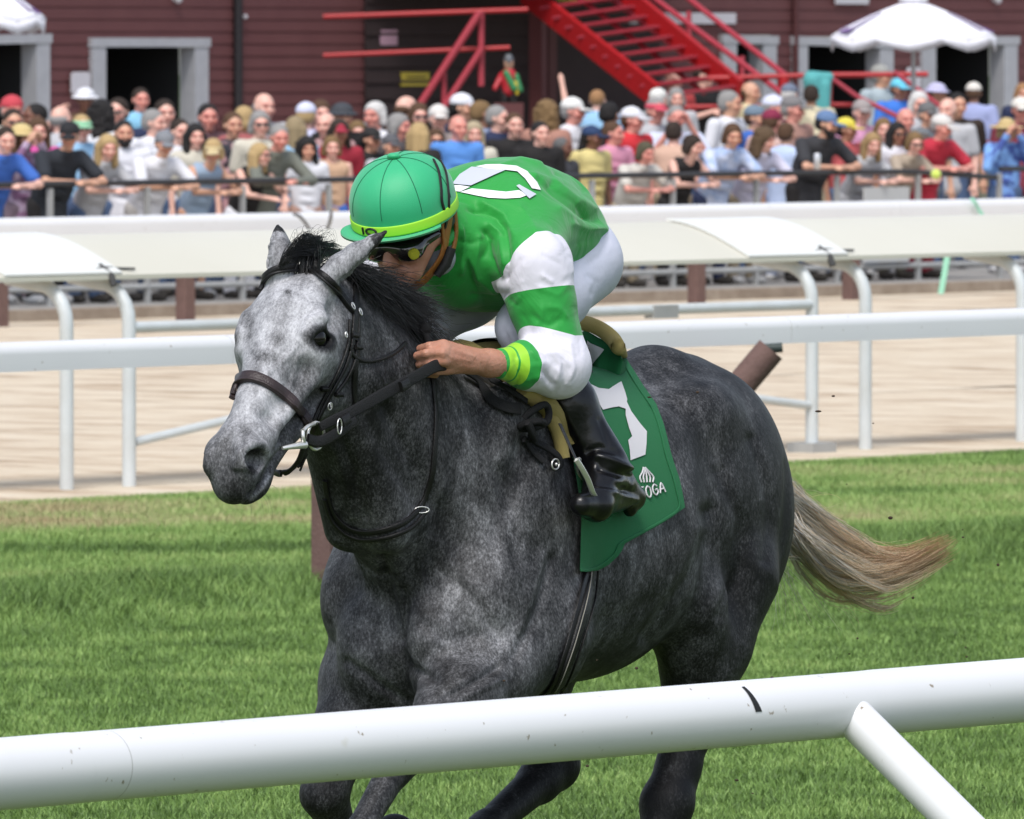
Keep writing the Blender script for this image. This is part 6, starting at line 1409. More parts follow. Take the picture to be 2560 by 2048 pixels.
def body_mesh(pose, yaw, fem):
    k = (pose, yaw, fem)
    if k in _bc: return _bc[k]
    J = bodyj(pose, yaw, fem); s = SDF((-.56, -.72, -.01), (.56, .28, 2.12 if pose == 'raise' else 1.80), .011)
    s.cap(J['hp'], J['ch'], .115, .13, k=0, vs=1.25 if not fem else 1.4) if False else s.ell((J['hp'] + J['ch']) / 2, (.145, .095, .30), k=.0, rot=Matrix.Rotation(-(J['ch'] - J['hp']).angle(Vector((0, 0, 1))), 3, 'X') if False else Matrix.Rotation(R(20 if pose in ('lean', 'hang') else 2), 3, 'X'))
    s.cap(J['ch'] + Vector((-.09, 0, .02)), J['ch'] + Vector((.09, 0, .02)), .075, k=.05); s.cap(J['ch'], J['nk'], .06, .05, k=.05); s.cap(J['nk'], J['hd'] + Vector((0, .01, -.05)), .052, .05, k=.02)
    for g in (1, -1):
        s.cap(J['sh%d' % g], J['el%d' % g], .045, .036, k=.03); s.cap(J['el%d' % g], J['wr%d' % g], .036, .024, k=.01)
        d = (J['wr%d' % g] - J['el%d' % g]).normalized(); sd_ = d.cross(Vector((0, -.3, 1))).normalized(); w_ = J['wr%d' % g]; s.cap(w_, w_ + d * .07, .026, .030, k=.01)
        for i in range(4): a_ = w_ + d * .07 + sd_ * (-.027 + .018 * i); s.cap(a_, a_ + d * (.05 + .008 * (i in (1, 2))) + Vector((0, 0, -.012)), .0095, .008, k=.003)
        s.cap(w_ + d * .03 + sd_ * .03, w_ + d * .07 + sd_ * .052, .011, .009, k=.004)
        s.cap(J['hi%d' % g], J['kn%d' % g], .080, .052, k=.04); s.cap(J['kn%d' % g], J['an%d' % g], .050, .034, k=.02); s.cap(J['an%d' % g] + Vector((0, 0, -.05)), J['an%d' % g] + Vector((g * .02, -.15, -.06)), .035, .03, k=.02)
    s.setM(J['HM'])
    s.ell((0, .012, .025), (.074, .095, .098), k=.01); s.cap((0, -.022, -.01), (0, -.040, -.075), .058, .040, k=.025); s.ell((0, -.066, -.094), (.022, .018, .018), k=.015)
    s.cap((0, -.080, .010), (0, -.106, -.026), .010, .014, k=.012); s.ell((0, -.096, -.030), (.020, .012, .010), k=.010)
    for g in (-1, 1):
        s.ell((g * .031, -.092, .012), (.016, .012, .012), k=.014, op='s'); s.cap((g * .014, -.088, .030), (g * .048, -.074, .030), .010, k=.014); s.ell((g * .040, -.062, -.030), (.024, .022, .022), k=.02); s.ell((g * .076, .005, -.005), (.010, .018, .030), k=.006)
    s.cap((-.020, -.084, -.060), (.020, -.084, -.060), .009, k=.008)
    s.setM(None)
    me = s.mesh("person_body", 1); V = s.V; HMi = np.array(J['HM'].inverted()); h = V @ HMi[:3, :3].T + HMi[:3, 3]
    mk = np.zeros(len(V), np.float32); x, y, z = h[:, 0], h[:, 1], h[:, 2]; fr = (y < -.035)
    for g in (-1, 1):
        mk = np.maximum(mk, fr * np.clip(1.7 - np.sqrt(((x - g * .031) / .013) ** 2 + ((z - .010) / .0065) ** 2), 0, 1) * .95)
        mk = np.maximum(mk, fr * np.clip(1.6 - np.sqrt(((x - g * .033) / .020) ** 2 + ((z - .036) / .006) ** 2), 0, 1) * .62)
        mk = np.maximum(mk, fr * np.clip(1.3 - np.sqrt(((x - g * .042) / .026) ** 2 + ((z + .032) / .022) ** 2), 0, 1) * .22)
    mk = np.maximum(mk, fr * np.clip(1.6 - np.sqrt((x / .022) ** 2 + ((z + .060) / .007) ** 2), 0, 1) * .5); mk = np.maximum(mk, fr * np.clip(1.4 - np.sqrt((x / .016) ** 2 + ((z + .030) / .012) ** 2), 0, 1) * .2)
    at = me.attributes.new("mark", 'FLOAT', 'POINT'); at.data.foreach_set("value", mk.astype(np.float32)); _bc[k] = (me, J); return _bc[k]
_cc = {}
def cloth_mesh(kind, pose, fem):
    k = (kind, pose, fem)
    if k in _cc: return _cc[k]
    J = bodyj(pose, 0, fem); rt = Matrix.Rotation(R(20 if pose in ('lean', 'hang') else 2), 3, 'X')
    if kind in ('tee', 'long', 'tank', 'dress'):
        s = SDF((-.56, -.72, .45 if kind == 'dress' else .72), (.56, .30, 1.98 if pose == 'raise' else 1.64), .013); wide = 1.0 if fem else 1.16
        s.ell((J['hp'] + J['ch']) / 2 + Vector((0, -.0, .0)), (.165 * wide, .122 * wide, .33), k=0, rot=rt); s.cap(J['ch'] + Vector((-.10, 0, .02)), J['ch'] + Vector((.10, 0, .02)), .095, k=.06)
        s.cap(J['hp'] + Vector((0, .0, -.10)), J['hp'] + Vector((0, 0, .12)), .135 * wide, .13, k=.05, vs=1.0)
        if kind == 'dress': s.cap(J['hp'] + Vector((0, 0, -.12)), Vector((0, .01, .60)), .15, .18, k=.05)
        if kind != 'tank' and kind != 'dress':
            s.cap(J['ch'] + Vector((0, 0, .06)), J['nk'] + Vector((0, 0, -.02)), .07, .062, k=.04)
            for g in (1, -1):
                if kind == 'tee': s.cap(J['sh%d' % g], J['sh%d' % g].lerp(J['el%d' % g], .72), .066, .062, k=.04)
                else: s.cap(J['sh%d' % g], J['el%d' % g], .066, .055, k=.04); s.cap(J['el%d' % g], J['el%d' % g].lerp(J['wr%d' % g], .92), .053, .038, k=.02)
        else:
            for g in (1, -1): s.cap(J['ch'] + Vector((g * .09, -.03, .06)), J['ch'] + Vector((g * .085, .02, .115)), .028, .025, k=.02)
        # folds: soft diagonal creases
        for q in range(7):
            a_ = J['hp'].lerp(J['ch'], .1 + .13 * q); s.cap(a_ + Vector((-.15, -.125, .03 * (-1) ** q)), a_ + Vector((.13, -.13, -.03)), .010, k=.03, op='s')
        me = s.mesh("top", 1)
    elif kind in ('pants', 'shorts', 'skirt'):
        s = SDF((-.36, -.26, .02), (.36, .28, 1.10), .014); s.ell(J['hp'], (.165, .125, .14), k=0)
        for g in (1, -1):
            e = .0 if kind == 'pants' else (.75 if kind == 'shorts' else .9)
            if kind == 'pants': s.cap(J['hi%d' % g], J['kn%d' % g], .098, .070, k=.04); s.cap(J['kn%d' % g], J['an%d' % g] + Vector((0, 0, .0)), .070, .060, k=.02)
            else: s.cap(J['hi%d' % g], J['hi%d' % g].lerp(J['kn%d' % g], .8), .100, .090, k=.04 if kind == 'shorts' else .15)
        me = s.mesh("trousers", 1)
    _cc[k] = me; return me
_hc = {}
def head_mesh(kind):
    if kind in _hc: return _hc[kind]
    s = SDF((-.22, -.24, -.34), (.22, .24, .22), .009)
    def hollow(): s.ell((0, -.035, -.005), (.062, .085, .066), k=.012, op='s'); s.cap((0, -.05, -.06), (0, -.09, -.10), .055, .055, k=.01, op='s')
    if kind == 'short': s.ell((0, .024, .038), (.081, .099, .095), k=0); s.ell((0, .05, -.01), (.078, .07, .07), k=.02); s.ell((0, -.075, -.015), (.085, .075, .072), k=.014, op='s'); s.cap((0, .0, -.12), (0, .06, -.14), .07, k=.01, op='s')
    elif kind == 'buzz': s.ell((0, .022, .030), (.079, .099, .098), k=0); s.ell((0, -.075, -.015), (.09, .080, .076), k=.01, op='s'); s.cap((0, .0, -.13), (0, .06, -.15), .08, k=.01, op='s')
    elif kind == 'bald_fringe': s.ell((0, .045, -.005), (.081, .072, .055), k=0); s.ell((0, -.055, -.0), (.10, .07, .08), k=.01, op='s')
    elif kind == 'full': s.ell((0, .022, .042), (.087, .106, .099), k=0); s.cap((-.07, .02, 0), (-.075, .02, -.06), .035, k=.03); s.cap((.07, .02, 0), (.075, .02, -.06), .035, k=.03); s.ell((0, .05, -.03), (.085, .07, .08), k=.02); s.ell((0, -.085, -.010), (.068, .088, .084), k=.012, op='s')
    elif kind in ('long', 'curly'):
        w_ = 1.12 if kind == 'curly' else 1; s.ell((0, .02, .040), (.092 * w_, .108 * w_, .104 * w_), k=0)
        for g in (-1, 1): s.cap((g * .075, .02, 0), (g * .082 * w_, -.005, -.17), .034 * w_, .032 * w_, k=.03); s.cap((g * .07, .06, 0), (g * .07, .05, -.21), .045, .04, k=.03)
        s.cap((0, .08, 0), (0, .08, -.20), .055, .05, k=.03); s.ell((0, -.085, -.014), (.064, .088, .088), k=.010, op='s')
        if kind == 'curly':
            for i in range(40):
                a = rng.uniform(0, 2 * pi); z_ = rng.uniform(-.2, .1); s.ell((.10 * cos(a), .04 + .09 * abs(sin(a)), z_), (.02, .02, .02), k=.01)
    elif kind == 'beard': s.cap((0, -.055, -.065), (0, -.060, -.090), .052, .045, k=0); s.cap((-.055, -.02, -.03), (-.05, -.03, -.07), .018, k=.02); s.cap((.055, -.02, -.03), (.05, -.03, -.07), .018, k=.02); s.ell((0, -.10, -.045), (.028, .025, .014), k=.006, op='s'); s.ell((0, -.09, .0), (.06, .05, .04), k=.01, op='s')
    elif kind in ('cap', 'capback'):
        g = -1 if kind == 'cap' else 1
        s.ell((0, .020, .050), (.087, .106, .090), k=0); s.ell((0, .015, -.05), (.2, .2, .09), k=.004, op='s'); s.ell((0, g * .125 + (0 if g < 0 else .02), .026), (.068, .075, .014), k=.012); s.cap((0, .015, .135), (0, .015, .137), .010, k=.004)
    elif kind == 'visor': s.ell((0, .015, .045), (.090, .108, .05), k=0); s.ell((0, .015, -.05), (.2, .2, .07), k=.004, op='s'); s.ell((0, .015, .13), (.2, .2, .055), k=.004, op='s'); s.ell((0, -.125, .022), (.072, .075, .014), k=.012)
    elif kind == 'bucket': s.ell((0, .015, .05), (.092, .108, .085), k=0); s.ell((0, .015, -.05), (.2, .2, .085), k=.004, op='s'); s.ell((0, .015, .030), (.135, .152, .016), k=.02)
    elif kind == 'straw': s.ell((0, .015, .06), (.090, .106, .085), k=0); s.ell((0, .015, -.04), (.25, .25, .085), k=.004, op='s'); s.ell((0, .01, .040), (.185, .20, .013), k=.015)
    elif kind == 'glasses':
        for g in (-1, 1): s.ell((g * .033, -.098, .010), (.027, .010, .019), k=.004); s.cap((g * .058, -.092, .014), (g * .078, .0, .010), .0065, k=.004)
        s.cap((-.01, -.108, .014), (.01, -.108, .014), .007, k=.004)
    _hc[kind] = s.mesh(kind, 1); return _hc[kind]
def shoe_mesh(pose, fem, g):
    k = ('shoe', pose, fem, g)
    if k not in _cc:
        J = bodyj(pose, 0, fem); a_ = J['an%d' % g]; s = SDF((a_.x - .1, a_.y - .3, 0), (a_.x + .1, a_.y + .12, .16), .013)
        s.cap(a_ + Vector((0, .02, -.045)), a_ + Vector((g * .02, -.15, -.048)), .047, .042, k=0); s.cap(a_, a_ + Vector((0, 0, -.04)), .045, k=.02); _cc[k] = s.mesh("shoe", 1)
    return _cc[k]
def child(name, me, m, par, mtx=None):
    if not me.materials: me.materials.append(m)
    o = bpy.data.objects.new(name, me); COL.objects.link(o); o.parent = par; o.material_slots[0].link = 'OBJECT'; o.material_slots[0].material = m
    if mtx is not None: o.matrix_local = mtx
    return o
PLACED = []
def q_of(hy):
    xs = [150, 190, 215, 232, 250, 262, 275, 290, 305, 322, 338]; ys = [14, 12, 10, 8.5, 7, 3.6, 3.0, 2.4, 1.8, 1.25, .8]; return float(np.interp(hy, xs, ys))
def person(px, py, pose, face, skin, top, hair, hat, bottom, label, fem=0, glasses=0, topk='tee', pat=None, botk='pants', group="spectators watching from behind the crowd fence"):
    front = pose in ('lean', 'hang'); q = .40 if front else q_of(py)
    for it in range(60):
        p = line_pt(97.6 + (q / cos(AL)), px); 
        if front or all((p - r_).length > .40 for r_ in PLACED) or it > 50: break
        q += .22 * (1 if it % 2 else -1) * (1 + it // 2) * .6; q = max(q, .75)
    PLACED.append(p.copy()); base = .27 if q > 4.1 + .3 else .016; yf = R(face)
    rz = AL * .75 if front else R(max(-180, min(180, face * .55 + 10))) if abs(face) < 120 else R(face)
    yaw = math.degrees((yf - rz + pi) % (2 * pi) - pi); yaw = int(round(max(-60, min(60, yaw)) / 20.0) * 20)
    me, J = body_mesh(pose, yaw, fem); zt_ = CAMH - (py - YH) * p.y / FPX; h0 = J['hd'].z
    sc = (zt_ - base) / h0; sc = max(.74, min(1.16, sc))
    off = Vector((J['hd'].x, J['hd'].y, 0)); off.rotate(Matrix.Rotation(rz, 3, 'Z')); 
    o = bpy.data.objects.new("person", me); COL.objects.link(o)
    if not me.materials: me.materials.append(SK['p'])
    o.material_slots[0].link = 'OBJECT'; o.material_slots[0].material = SK[skin]
    o.location = Vector((p.x - off.x * sc * .8, p.y - (0 if not front else 0) , base)); o.rotation_euler = (0, 0, rz)
    if front:      # feet just behind the fence so that the forearms meet the handrail
        reach = J['wr1'].y * -1 - .02; o.location = line_pt(97.6, px) + ND * (reach * sc * .97); o.location.z = base; sh_ = Vector((0, J['hd'].y, 0)); sh_.rotate(Matrix.Rotation(rz, 3, 'Z')); dx = -sh_.x * sc + ND.x * -(reach * sc * .97); o.location += RD * (dx / RD.x)
    o.scale = (sc * (1.08 if fem else 1.13), sc * 1.08, sc); tag(o, label, "person", group)
    child("dress" if topk == 'dress' else "shirt", cloth_mesh(topk, pose, fem), cmat(top, pat), o)
    if topk != 'dress': child({'pants': "trousers", 'shorts': "shorts", 'skirt': "skirt"}[botk], cloth_mesh(botk, pose, fem), cmat(bottom), o)
    for g in (1, -1): child("shoe", shoe_mesh(pose, fem, g), cmat((.5, .5, .5) if (px + g * 0) % 2 else (.04, .035, .03)), o)
    if hair: child("hair", head_mesh(hair[0]), cmat(hair[1]), o, J['HM'])
    if hair and len(hair) > 2: child("beard", head_mesh('beard'), cmat(hair[1]), o, J['HM'])
    if hat: child({'cap': "cap", 'capback': "cap", 'visor': "visor", 'bucket': "sun_hat", 'straw': "straw_hat"}[hat[0]], head_mesh(hat[0]), cmat(hat[1]), o, J['HM'])
    if glasses: child("sunglasses", head_mesh('glasses'), M_LENS, o, J['HM'])
    return o
BK, DK, BR, LB, BLD, GY, WH_, GI = (.012, .010, .010), (.03, .018, .012), (.09, .045, .022), (.20, .12, .05), (.46, .32, .15), (.28, .27, .26), (.62, .60, .58), (.34, .18, .08)
W8, NV, LBU, RBU, RD_, CR, PK, OL = (.74, .74, .78), (.02, .03, .08), (.30, .52, .74), (.05, .15, .52), (.52, .03, .04), (.62, .58, .48), (.70, .30, .42), (.16, .16, .12)
JN, KH, LG = (.08, .13, .24), (.34, .28, .19), (.48, .48, .50)
T = [
 (31, 277, 'stand', 30, 'r', CR, ('short', GY), ('capback', (.55, .06, .08)), NV, "person in a red cap at the far left doorway", {}),
 (33, 307, 'stand', 10, 't', LG, ('short', DK), None, JN, "dark haired person just below the red cap at the left edge", dict(glasses=1)),
 (88, 294, 'stand', -60, 'b', NV, ('buzz', BK), None, DK, "person with brown skin and navy shirt before the left door jamb", {}),
 (8, 350, 'lean', 20, 'p', RBU, ('short', DK), None, JN, "person in a royal blue shirt leaning on the handrail at the left edge", {}),
 (55, 345, 'phone', 45, 't', (.50, .40, .52), ('long', BR), ('straw', (.62, .48, .22)), (.22, .16, .20), "person in a straw hat and lilac plaid shirt with hands at the face", dict(fem=1, pat=(.24, .12, .22), topk='long')),
 (96, 330, 'stand', 0, 'p', (.70, .10, .38), ('long', BR), None, JN, "person in a magenta top behind the straw hat, mostly hidden", dict(fem=1)),
 (167, 340, 'lean', 5, 't', (.022, .026, .034), ('short', BK), ('cap', (.015, .015, .018)), BK, "person in a black cap and black v-neck shirt leaning on the handrail", dict(glasses=1)),
 (150, 300, 'shade', 150, 'p', LG, ('bald_fringe', GY), None, KH, "bald person in pale grey lifting one arm, behind the black v-neck shirt", {}),
 (214, 250, 'stand', 0, 'b', BR, None, ('bucket', W8), BK, "person with dark skin under a white sun hat below the wall notice", {}),
 (205, 321, 'stand', 10, 'p', LBU, ('short', BLD), ('visor', (.28, .55, .34)), JN, "person in a pale green visor and sunglasses beside the black cap", dict(glasses=1, fem=1)),
 (253, 290, 'stand', 170, 't', W8, ('curly', BK), None, JN, "person with black curly hair and a white top seen from behind", dict(fem=1)),
 (295, 281, 'stand', -10, 'p', NV, ('short', DK), None, JN, "pink faced dark haired person in glasses left of the light blue shirt", dict(glasses=1)),
 (352, 250, 'stand', 15, 'r', (.26, .55, .76), ('short', DK), None, NV, "person in a light blue shirt standing tall against the dark left doorway", {}),
 (310, 334, 'stand', 5, 't', W8, ('short', BK, 'b'), None, JN, "bearded person in a white shirt with a red print", {}),
 (264, 369, 'lean', 20, 'p', LG, ('long', BLD), None, JN, "blonde person in a pale grey top leaning beside the black v-neck shirt", dict(fem=1)),
 (384, 308, 'stand', 60, 'p', W8, ('short', GY), None, JN, "grey haired person in a white shirt in front of the left doorway", {}),
 (412, 284, 'stand', 10, 'p', W8, ('short', DK), None, JN, "dark haired person in white at the right side of the left doorway", {}),
 (406, 360, 'lean', 10, 't', W8, ('short', DK), ('cap', (.22, .23, .25)), (.42, .40, .38), "person in a grey cap and white shirt leaning on the handrail", {}),
 (520, 294, 'stand', 10, 'r', (.12, .06, .07), ('short', BK), None, JN, "big pink faced person with dark hair by the right jamb of the left doorway", {}),
 (489, 343, 'stand', 10, 'p', CR, ('long', BK), None, JN, "person with long black hair and a cream top", dict(fem=1)),
 (528, 378, 'lean', 5, 't', (.32, .42, .55), ('full', BLD), ('visor', (.62, .50, .28)), LBU, "blonde person in sunglasses and a pale denim dress leaning on the handrail", dict(fem=1, glasses=1, topk='dress')),
 (582, 314, 'stand', 20, 't', (.03, .03, .04), ('short', BR), None, JN, "person in a dark shirt patterned with red and white", dict(pat=(.55, .30, .32))),
 (610, 302, 'stand', 170, 'p', (.35, .10, .10), ('full', BLD), None, JN, "blonde person seen from behind between two balding spectators", dict(fem=1)),
 (659, 268, 'stand', 40, 'p', LG, ('bald_fringe', GY), None, JN, "bald person standing highest against the red boards left of the white cap", {}),
 (650, 312, 'stand', 5, 'p', CR, ('full', GY), None, JN, "grey haired person in cream below the tall bald one", dict(fem=1, glasses=1)),
 (694, 343, 'lean', 15, 'r', (.17, .18, .15), ('short', GY), None, (.10, .095, .085), "grey haired person in an olive grey jacket leaning on the handrail", dict(topk='long')),
 (646, 388, 'hang', 50, 'p', BK, ('long', BLD), None, W8, "person in sunglasses and a black sleeveless top with an arm over the rail", dict(fem=1, glasses=1, topk='tank')),
 (767, 374, 'stand', 10, 't', W8, ('curly', BK), None, (.40, .25, .20), "smiling person with long dark curly hair in white", dict(fem=1)),
 (829, 370, 'stand', 5, 'p', (.62, .40, .26), ('full', LB), None, RBU, "blonde person in a strapless tan top just left of the green helmet", dict(fem=1, topk='tank')),
 (765, 292, 'stand', 170, 'p', (.55, .55, .72), ('short', BLD), ('cap', (.66, .68, .85)), JN, "person in a white cap facing away before the dark boards", {}),
 (738, 326, 'stand', 175, 'p', LBU, ('long', (.30, .23, .13)), None, JN, "person with long sandy hair seen from behind", dict(fem=1)),
 (802, 286, 'stand', 10, 'p', (.25, .2, .3), ('full', BR), None, JN, "brown haired person between the white cap and the dark sun hat", dict(fem=1)),
 (855, 292, 'stand', 15, 't', BK, ('short', BK), ('bucket', (.05, .055, .065)), BK, "person in a dark grey sun hat before the dark boards", {}),
 (848, 332, 'stand', 5, 'd', (.35, .02, .04), ('long', DK), ('cap', (.40, .03, .06)), JN, "person in a dark red cap and dark red top", dict(fem=1)),
 (815, 314, 'stand', -20, 'p', (.5, .3, .3), ('bald_fringe', WH_), None, JN, "pink faced balding person below the brown haired one", {}),
 (937, 290, 'stand', -40, 'r', W8, ('full', WH_), None, KH, "person with a big head of white hair before the dark boards", {}),
 (893, 334, 'stand', 0, 'p', LBU, ('full', LB), None, JN, "pink faced person in pale blue beside the dark red cap", dict(fem=1)),
 (928, 350, 'stand', 40, 't', BK, ('short', BK), ('cap', (.02, .018, .018)), BK, "person in a black cap and black shirt directly behind the green helmet", {}),
 (1014, 274, 'stand', 120, 'p', BR, ('bald_fringe', BR), None, JN, "bald person turned away left of the red struts", {}),
 (997, 318, 'stand', 60, 'r', (.1, .08, .08), ('full', GY), None, JN, "grey haired red faced person behind the black cap", {}),
 (1047, 292, 'stand', 5, 'p', BK, ('full', BR), None, JN, "pink faced person in glasses with brown hair, above the helmet's right side", dict(fem=1, glasses=1)),
 (1096, 297, 'stand', 0, 'p', (.5, .4, .35), ('short', WH_), ('cap', (.70, .66, .62)), JN, "person in an off-white cap left of the tilted white cap", {}),
 (1047, 340, 'stand', 160, 'p', BK, ('long', BLD), None, BK, "blonde person in black seen from behind above the helmet", dict(fem=1)),
 (1089, 352, 'stand', 0, 't', (.14, .13, .08), ('full', BR), None, KH, "person in sunglasses and an olive top just right of the helmet", dict(fem=1, glasses=1, topk='tank')),
 (977, 366, 'stand', 30, 't', LG, ('short', GY), ('cap', (.10, .10, .11)), JN, "person in a dark grey cap close behind the helmet's button", {}),
 (1155, 270, 'stand', 60, 't', NV, ('short', BK), ('cap', W8), JN, "person in a tilted white cap looking right, below the red struts", {}),
 (1144, 320, 'stand', 30, 'r', (.10, .28, .70), ('bald_fringe', LB), None, JN, "person in a bright blue shirt behind the jockey's collar", dict(topk='long')),
 (1184, 336, 'stand', 0, 'p', CR, ('long', (.42, .34, .22)), None, JN, "person with long ash blonde hair and cream clothes above the jockey's back", dict(fem=1)),
 (1203, 286, 'stand', 100, 'd', (.35, .42, .6), ('short', LB), None, JN, "sandy haired person turned right beside the tilted white cap", {}),
 (1243, 297, 'stand', 60, 'p', NV, ('short', GY), None, NV, "grey haired person in navy half hidden behind the big black shirt", {}),
 (1285, 314, 'stand', 10, 'p', BK, ('short', BR), None, BK, "large brown haired person in a black polo above the jockey's back", {}),
 (1178, 388, 'stand', 150, 'd', BR, ('full', BR), None, JN, "brown haired child low beside the jockey's back", {}),
 (1349, 334, 'stand', 30, 'p', BK, ('short', BK), None, BK, "dark haired person in black looking down, right of the large black polo", {}),
 (1367, 288, 'stand', 160, 'p', (.4, .2, .15), ('curly', LB), None, JN, "person with curly sandy hair left of the white cap and white shirt", dict(fem=1)),
 (1431, 279, 'stand', 60, 'r', W8, ('short', GY), ('cap', (.76, .75, .72)), JN, "person in a white cap and white shirt looking right under the stairs", {}),
 (1493, 252, 'raise', 165, 'p', LBU, ('buzz', GI), None, JN, "ginger haired person in light blue with one hand raised high", {}),
 (1405, 371, 'stand', 70, 'b', (.06, .06, .07), ('buzz', (.12, .12, .12)), None, BK, "person with brown skin and cropped grey hair bending over behind the jockey's back", {}),
 (1479, 345, 'stand', 60, 'b', (.72, .60, .25), ('short', BK), ('cap', (.02, .045, .12)), KH, "person with dark skin in a navy cap and pale yellow shirt", {}),
 (1532, 334, 'hold', 60, 'r', PK, ('short', BR), None, KH, "brown haired person in a pink shirt behind the jockey", {}),
 (1579, 301, 'stand', 60, 'r', (.66, .03, .04), ('short', BR), ('cap', W8), JN, "person in a white cap and bright red shirt below the stairs", {}),
 (1522, 288, 'stand', 150, 'd', BK, ('short', BK), None, BK, "black haired person facing away under the raised hand", {}),
 (1612, 382, 'lean', 30, 'r', (.62, .58, .52), ('full', (.08, .07, .04)), None, KH, "person with olive brown hair and an off-white shirt leaning behind the jockey", {}),
 (1682, 202, 'stand', 40, 'p', (.5, .06, .06), ('bald_fringe', WH_), None, JN, "bald person standing highest in front of the red stairs", {}),
 (1645, 250, 'stand', 140, 'p', LG, ('short', WH_), ('cap', (.75, .74, .70)), JN, "person in a cream white cap at the foot of the red stairs", {}),
 (1638, 278, 'stand', 30, 'r', LG, ('short', GY), ('visor', (.62, .08, .12)), JN, "person in a red visor below the cream white cap", {}),
 (1690, 248, 'stand', 0, 'p', LG, ('full', GY), None, JN, "grey haired person just below the tall bald one", dict(fem=1)),
 (1690, 296, 'phone', 5, 'r', (.66, .72, .88), ('short', GY), None, JN, "person in a pale blue shirt holding both hands up to the face", {}),
 (1684, 334, 'stand', 170, 'p', (.62, .40, .30), ('short', DK), None, KH, "dark haired person in peach facing away below the raised hands", dict(topk='tank')),
 (1730, 366, 'lean', 60, 'p', BK, ('full', DK), None, BK, "dark haired person in black bent over the handrail looking right", dict(fem=1, topk='tank')),
 (1757, 190, 'cross', 70, 'p', BK, ('buzz', DK), None, BK, "tall person in black with folded arms before the red stairs", {}),
 (1823, 260, 'stand', 80, 't', W8, ('short', GY), None, KH, "grey haired person in a white shirt in profile facing right", {}),
 (1874, 232, 'stand', 60, 't', (.66, .56, .34), ('bald_fringe', BR), None, KH, "balding tanned person in a cream shirt before the narrow doorway", {}),
 (1830, 340, 'lean', 10, 't', (.36, .46, .68), ('full', BR), None, NV, "young person with brown hair and a pale blue patterned shirt leaning on the handrail", dict(pat=(.55, .60, .75))),
 (1887, 296, 'stand', 60, 't', RBU, ('short', BR), ('cap', (.16, .22, .28)), JN, "person in a slate blue cap below the balding tanned one", {}),
 (1933, 272, 'stand', 80, 'r', CR, ('short', GY), ('cap', (.68, .70, .84)), JN, "person in a pale lilac white cap left of the grey capped elder", {}),
 (1929, 306, 'stand', 140, 'r', (.6, .4, .35), ('short', BR), ('cap', (.24, .02, .06)), JN, "person in a maroon cap between two leaning spectators", {}),
 (1973, 238, 'stand', 150, 'p', (.5, .4, .4), ('short', WH_), ('cap', (.16, .19, .26)), JN, "white haired person in a dark blue grey cap before the doorway", {}),
 (1980, 274, 'stand', 60, 'r', (.45, .25, .2), ('short', GY), ('cap', (.20, .19, .19)), JN, "person in a dark grey cap below the white haired one", {}),
 (2028, 240, 'stand', 170, 'd', (.66, .58, .40), ('short', DK), None, KH, "dark haired person in a cream floral shirt beside the hanging teal jacket", dict(pat=(.40, .36, .25))),
 (1911, 350, 'lean', 50, 'p', (.64, .62, .76), ('curly', (.10, .06, .03)), None, KH, "young person with curly hair and a lilac white shirt laughing at the handrail", {}),
 (1965, 336, 'stand', 150, 't', (.50, .60, .82), ('short', BR), None, (.35, .42, .60), "person in a pale blue shirt turned away beside the lilac white shirt", {}),
 (2066, 310, 'lean', 60, 't', (.035, .035, .04), ('short', BK, 'b'), ('cap', (.12, .20, .36)), BK, "bearded person in a blue cap and black shirt holding a can at the handrail", {}),
 (2114, 325, 'stand', 60, 'd', (.60, .12, .12), ('short', BK), ('cap', (.72, .60, .08)), JN, "person in a bright yellow cap right of the blue cap", {}),
 (2154, 282, 'stand', 10, 'p', (.72, .34, .52), ('short', GY), ('cap', (.34, .30, .29)), JN, "person in a grey cap and pink shirt below the red ground rail", {}),
 (2200, 192, 'stand', 70, 't', (.42, .50, .54), ('short', GY), ('cap', (.34, .34, .32)), JN, "tall person in a grey cap and grey blue shirt looking right", {}),
 (2246, 224, 'hold', 30, 'd', (.05, .20, .70), ('short', BK), ('cap', (.16, .60, .78)), NV, "person in a cyan cap and bright blue shirt under the parasol", {}),
 (2341, 234, 'stand', 50, 'd', LG, ('short', BR), ('bucket', (.52, .50, .70)), JN, "person in a pale lilac sun hat before the far right doorway", {}),
 (2434, 234, 'stand', 172, 'd', (.34, .38, .62), ('short', BR), ('cap', (.72, .68, .62)), OL, "person in a white cap and violet blue shirt seen from behind", {}),
 (2296, 262, 'stand', 10, 'p', LG, ('full', WH_), None, JN, "white haired pink faced person right of the bright blue shirt", dict(fem=1)),
 (2317, 288, 'stand', 30, 't', (.16, .18, .20), ('short', GY), ('cap', (.14, .14, .14)), JN, "person in a dark grey cap and slate shirt behind the red shirt", {}),
 (2354, 318, 'lean', 60, 'r', (.50, .025, .05), ('short', GY), ('cap', (.66, .63, .60)), (.30, .03, .05), "person in a white and navy cap and crimson shirt with forearms on the rail", {}),
 (2180, 360, 'lean', 20, 'p', LG, ('long', (.34, .22, .10)), None, LG, "fair haired person in a pale shirt leaning above the white panel", dict(fem=1)),
 (2207, 325, 'stand', 0, 'p', LG, ('full', LB), None, JN, "pink faced person behind the fair haired one at the white panel", dict(fem=1)),
 (2242, 336, 'stand', 20, 'd', W8, ('long', BK), None, JN, "dark haired person in white with sunglasses, left of the red shirt", dict(fem=1, glasses=1)),
 (2286, 358, 'lean', 15, 'p', (.42, .34, .26), ('full', LB), None, (.10, .09, .07), "person in a tan top leaning on the rail just left of the red shirt", dict(fem=1, glasses=1)),
 (2392, 264, 'stand', 10, 't', DK, ('short', BK), None, JN, "dark haired person in a dark shirt before the far right doorway", {}),
 (2368, 276, 'stand', -30, 'p', LG, ('bald_fringe', LB), None, JN, "bald person below the lilac sun hat", {}),
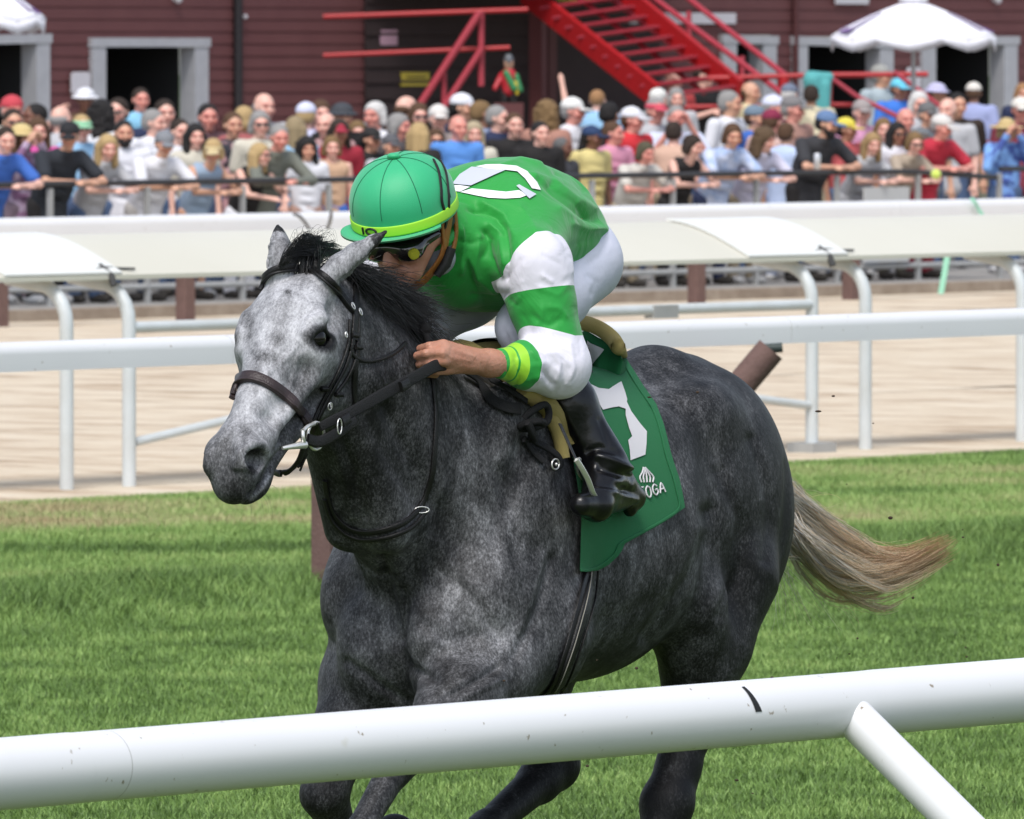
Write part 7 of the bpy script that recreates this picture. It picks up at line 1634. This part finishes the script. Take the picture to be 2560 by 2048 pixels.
 (2262, 300, 'stand', 20, 'r', (.1, .08, .07), ('bald_fringe', BK), None, JN, "balding person below the bright blue shirt", {}),
 (2515, 326, 'phone', 15, 't', (.20, .38, .72), ('full', BLD), ('straw', (.56, .42, .20)), JN, "person in a straw hat and sunglasses wearing a blue shirt at the right edge", dict(fem=1, glasses=1, topk='long', pat=(.06, .10, .34))),
 (2550, 276, 'stand', 0, 'r', (.2, .03, .05), ('short', BK), ('cap', (.72, .68, .62)), JN, "person in a white cap and maroon shirt at the right edge", dict(glasses=1)),
 (2556, 236, 'stand', 0, 't', NV, ('full', GI), None, JN, "ginger haired person cut off by the right edge above the white cap", dict(fem=1)),
 (450, 330, 'stand', 30, 'p', W8, ('short', DK), None, JN, "dark haired person in white between the grey cap and the long black hair", {}),
]
for row in T:
    px, py, pose, face, skin, top, hair, hat, bot, lab, kw = row
    person(px, py, pose, face, skin, top, hair, hat, bot, lab, **kw)
print("crowd", len(T), _time.time() - t0)
# carried things
def small(name, mb, m, lab, cat_): o = mb.build(name, m); tag(o, lab, cat_); return o
mb = MB(); c = P(2043, 403, 97.2); mb.tube([c + Vector((0, 0, -.075)), c + Vector((0, 0, -.07)), c + Vector((0, 0, .06)), c + Vector((0, 0, .07))], [.025, .033, .033, .026], 14); small("drink_can", mb, mat("silver can", (.60, .60, .62), .3, metal=.6), "tall silver drink can held over the handrail", "can")
mb = MB(); c = P(335, 418, 97.6); mb.box(c, (.05, .01, .06)); small("programme", mb, mat("red print", (.6, .05, .08), .6), "red printed programme in front of the bearded person's chest", "booklet")
mb = MB(); c = P(775, 475, 97.3); mb.box(c, (.10, .012, .065), Matrix.Rotation(R(12), 3, 'Y')); small("race_paper", mb, mat("white paper", (.72, .70, .80), .8), "folded white race paper held below the handrail", "paper")
mb = MB(); c = P(1140, 340, 99.2); mb.box(c, (.06, .01, .09)); small("cloth_bag", mb, mat("violet cloth", (.22, .22, .62), .8), "violet blue bag held up beside the helmet", "bag") if False else None
mb = MB(); c = P(444, 425, 97.2); mb.tube([c + Vector((0, 0, -.10)), c + Vector((0, 0, .03)), c + Vector((0, 0, .07))], [.03, .03, .012], 12); small("water_bottle", mb, mat("blue plastic bottle", (.05, .22, .50), .25), "blue plastic bottle on the handrail beside the grey cap", "bottle")
mb = MB(); p = onl(97.6, 2205, -.05, .56); mb.box(p, (.36, .012, .36), Matrix.Rotation(AL, 3, 'Z')); small("fence_panel", mb, mat("light grey vinyl", (.50, .50, .49), .6), "pale grey banner panel fixed behind the crowd fence", "banner")
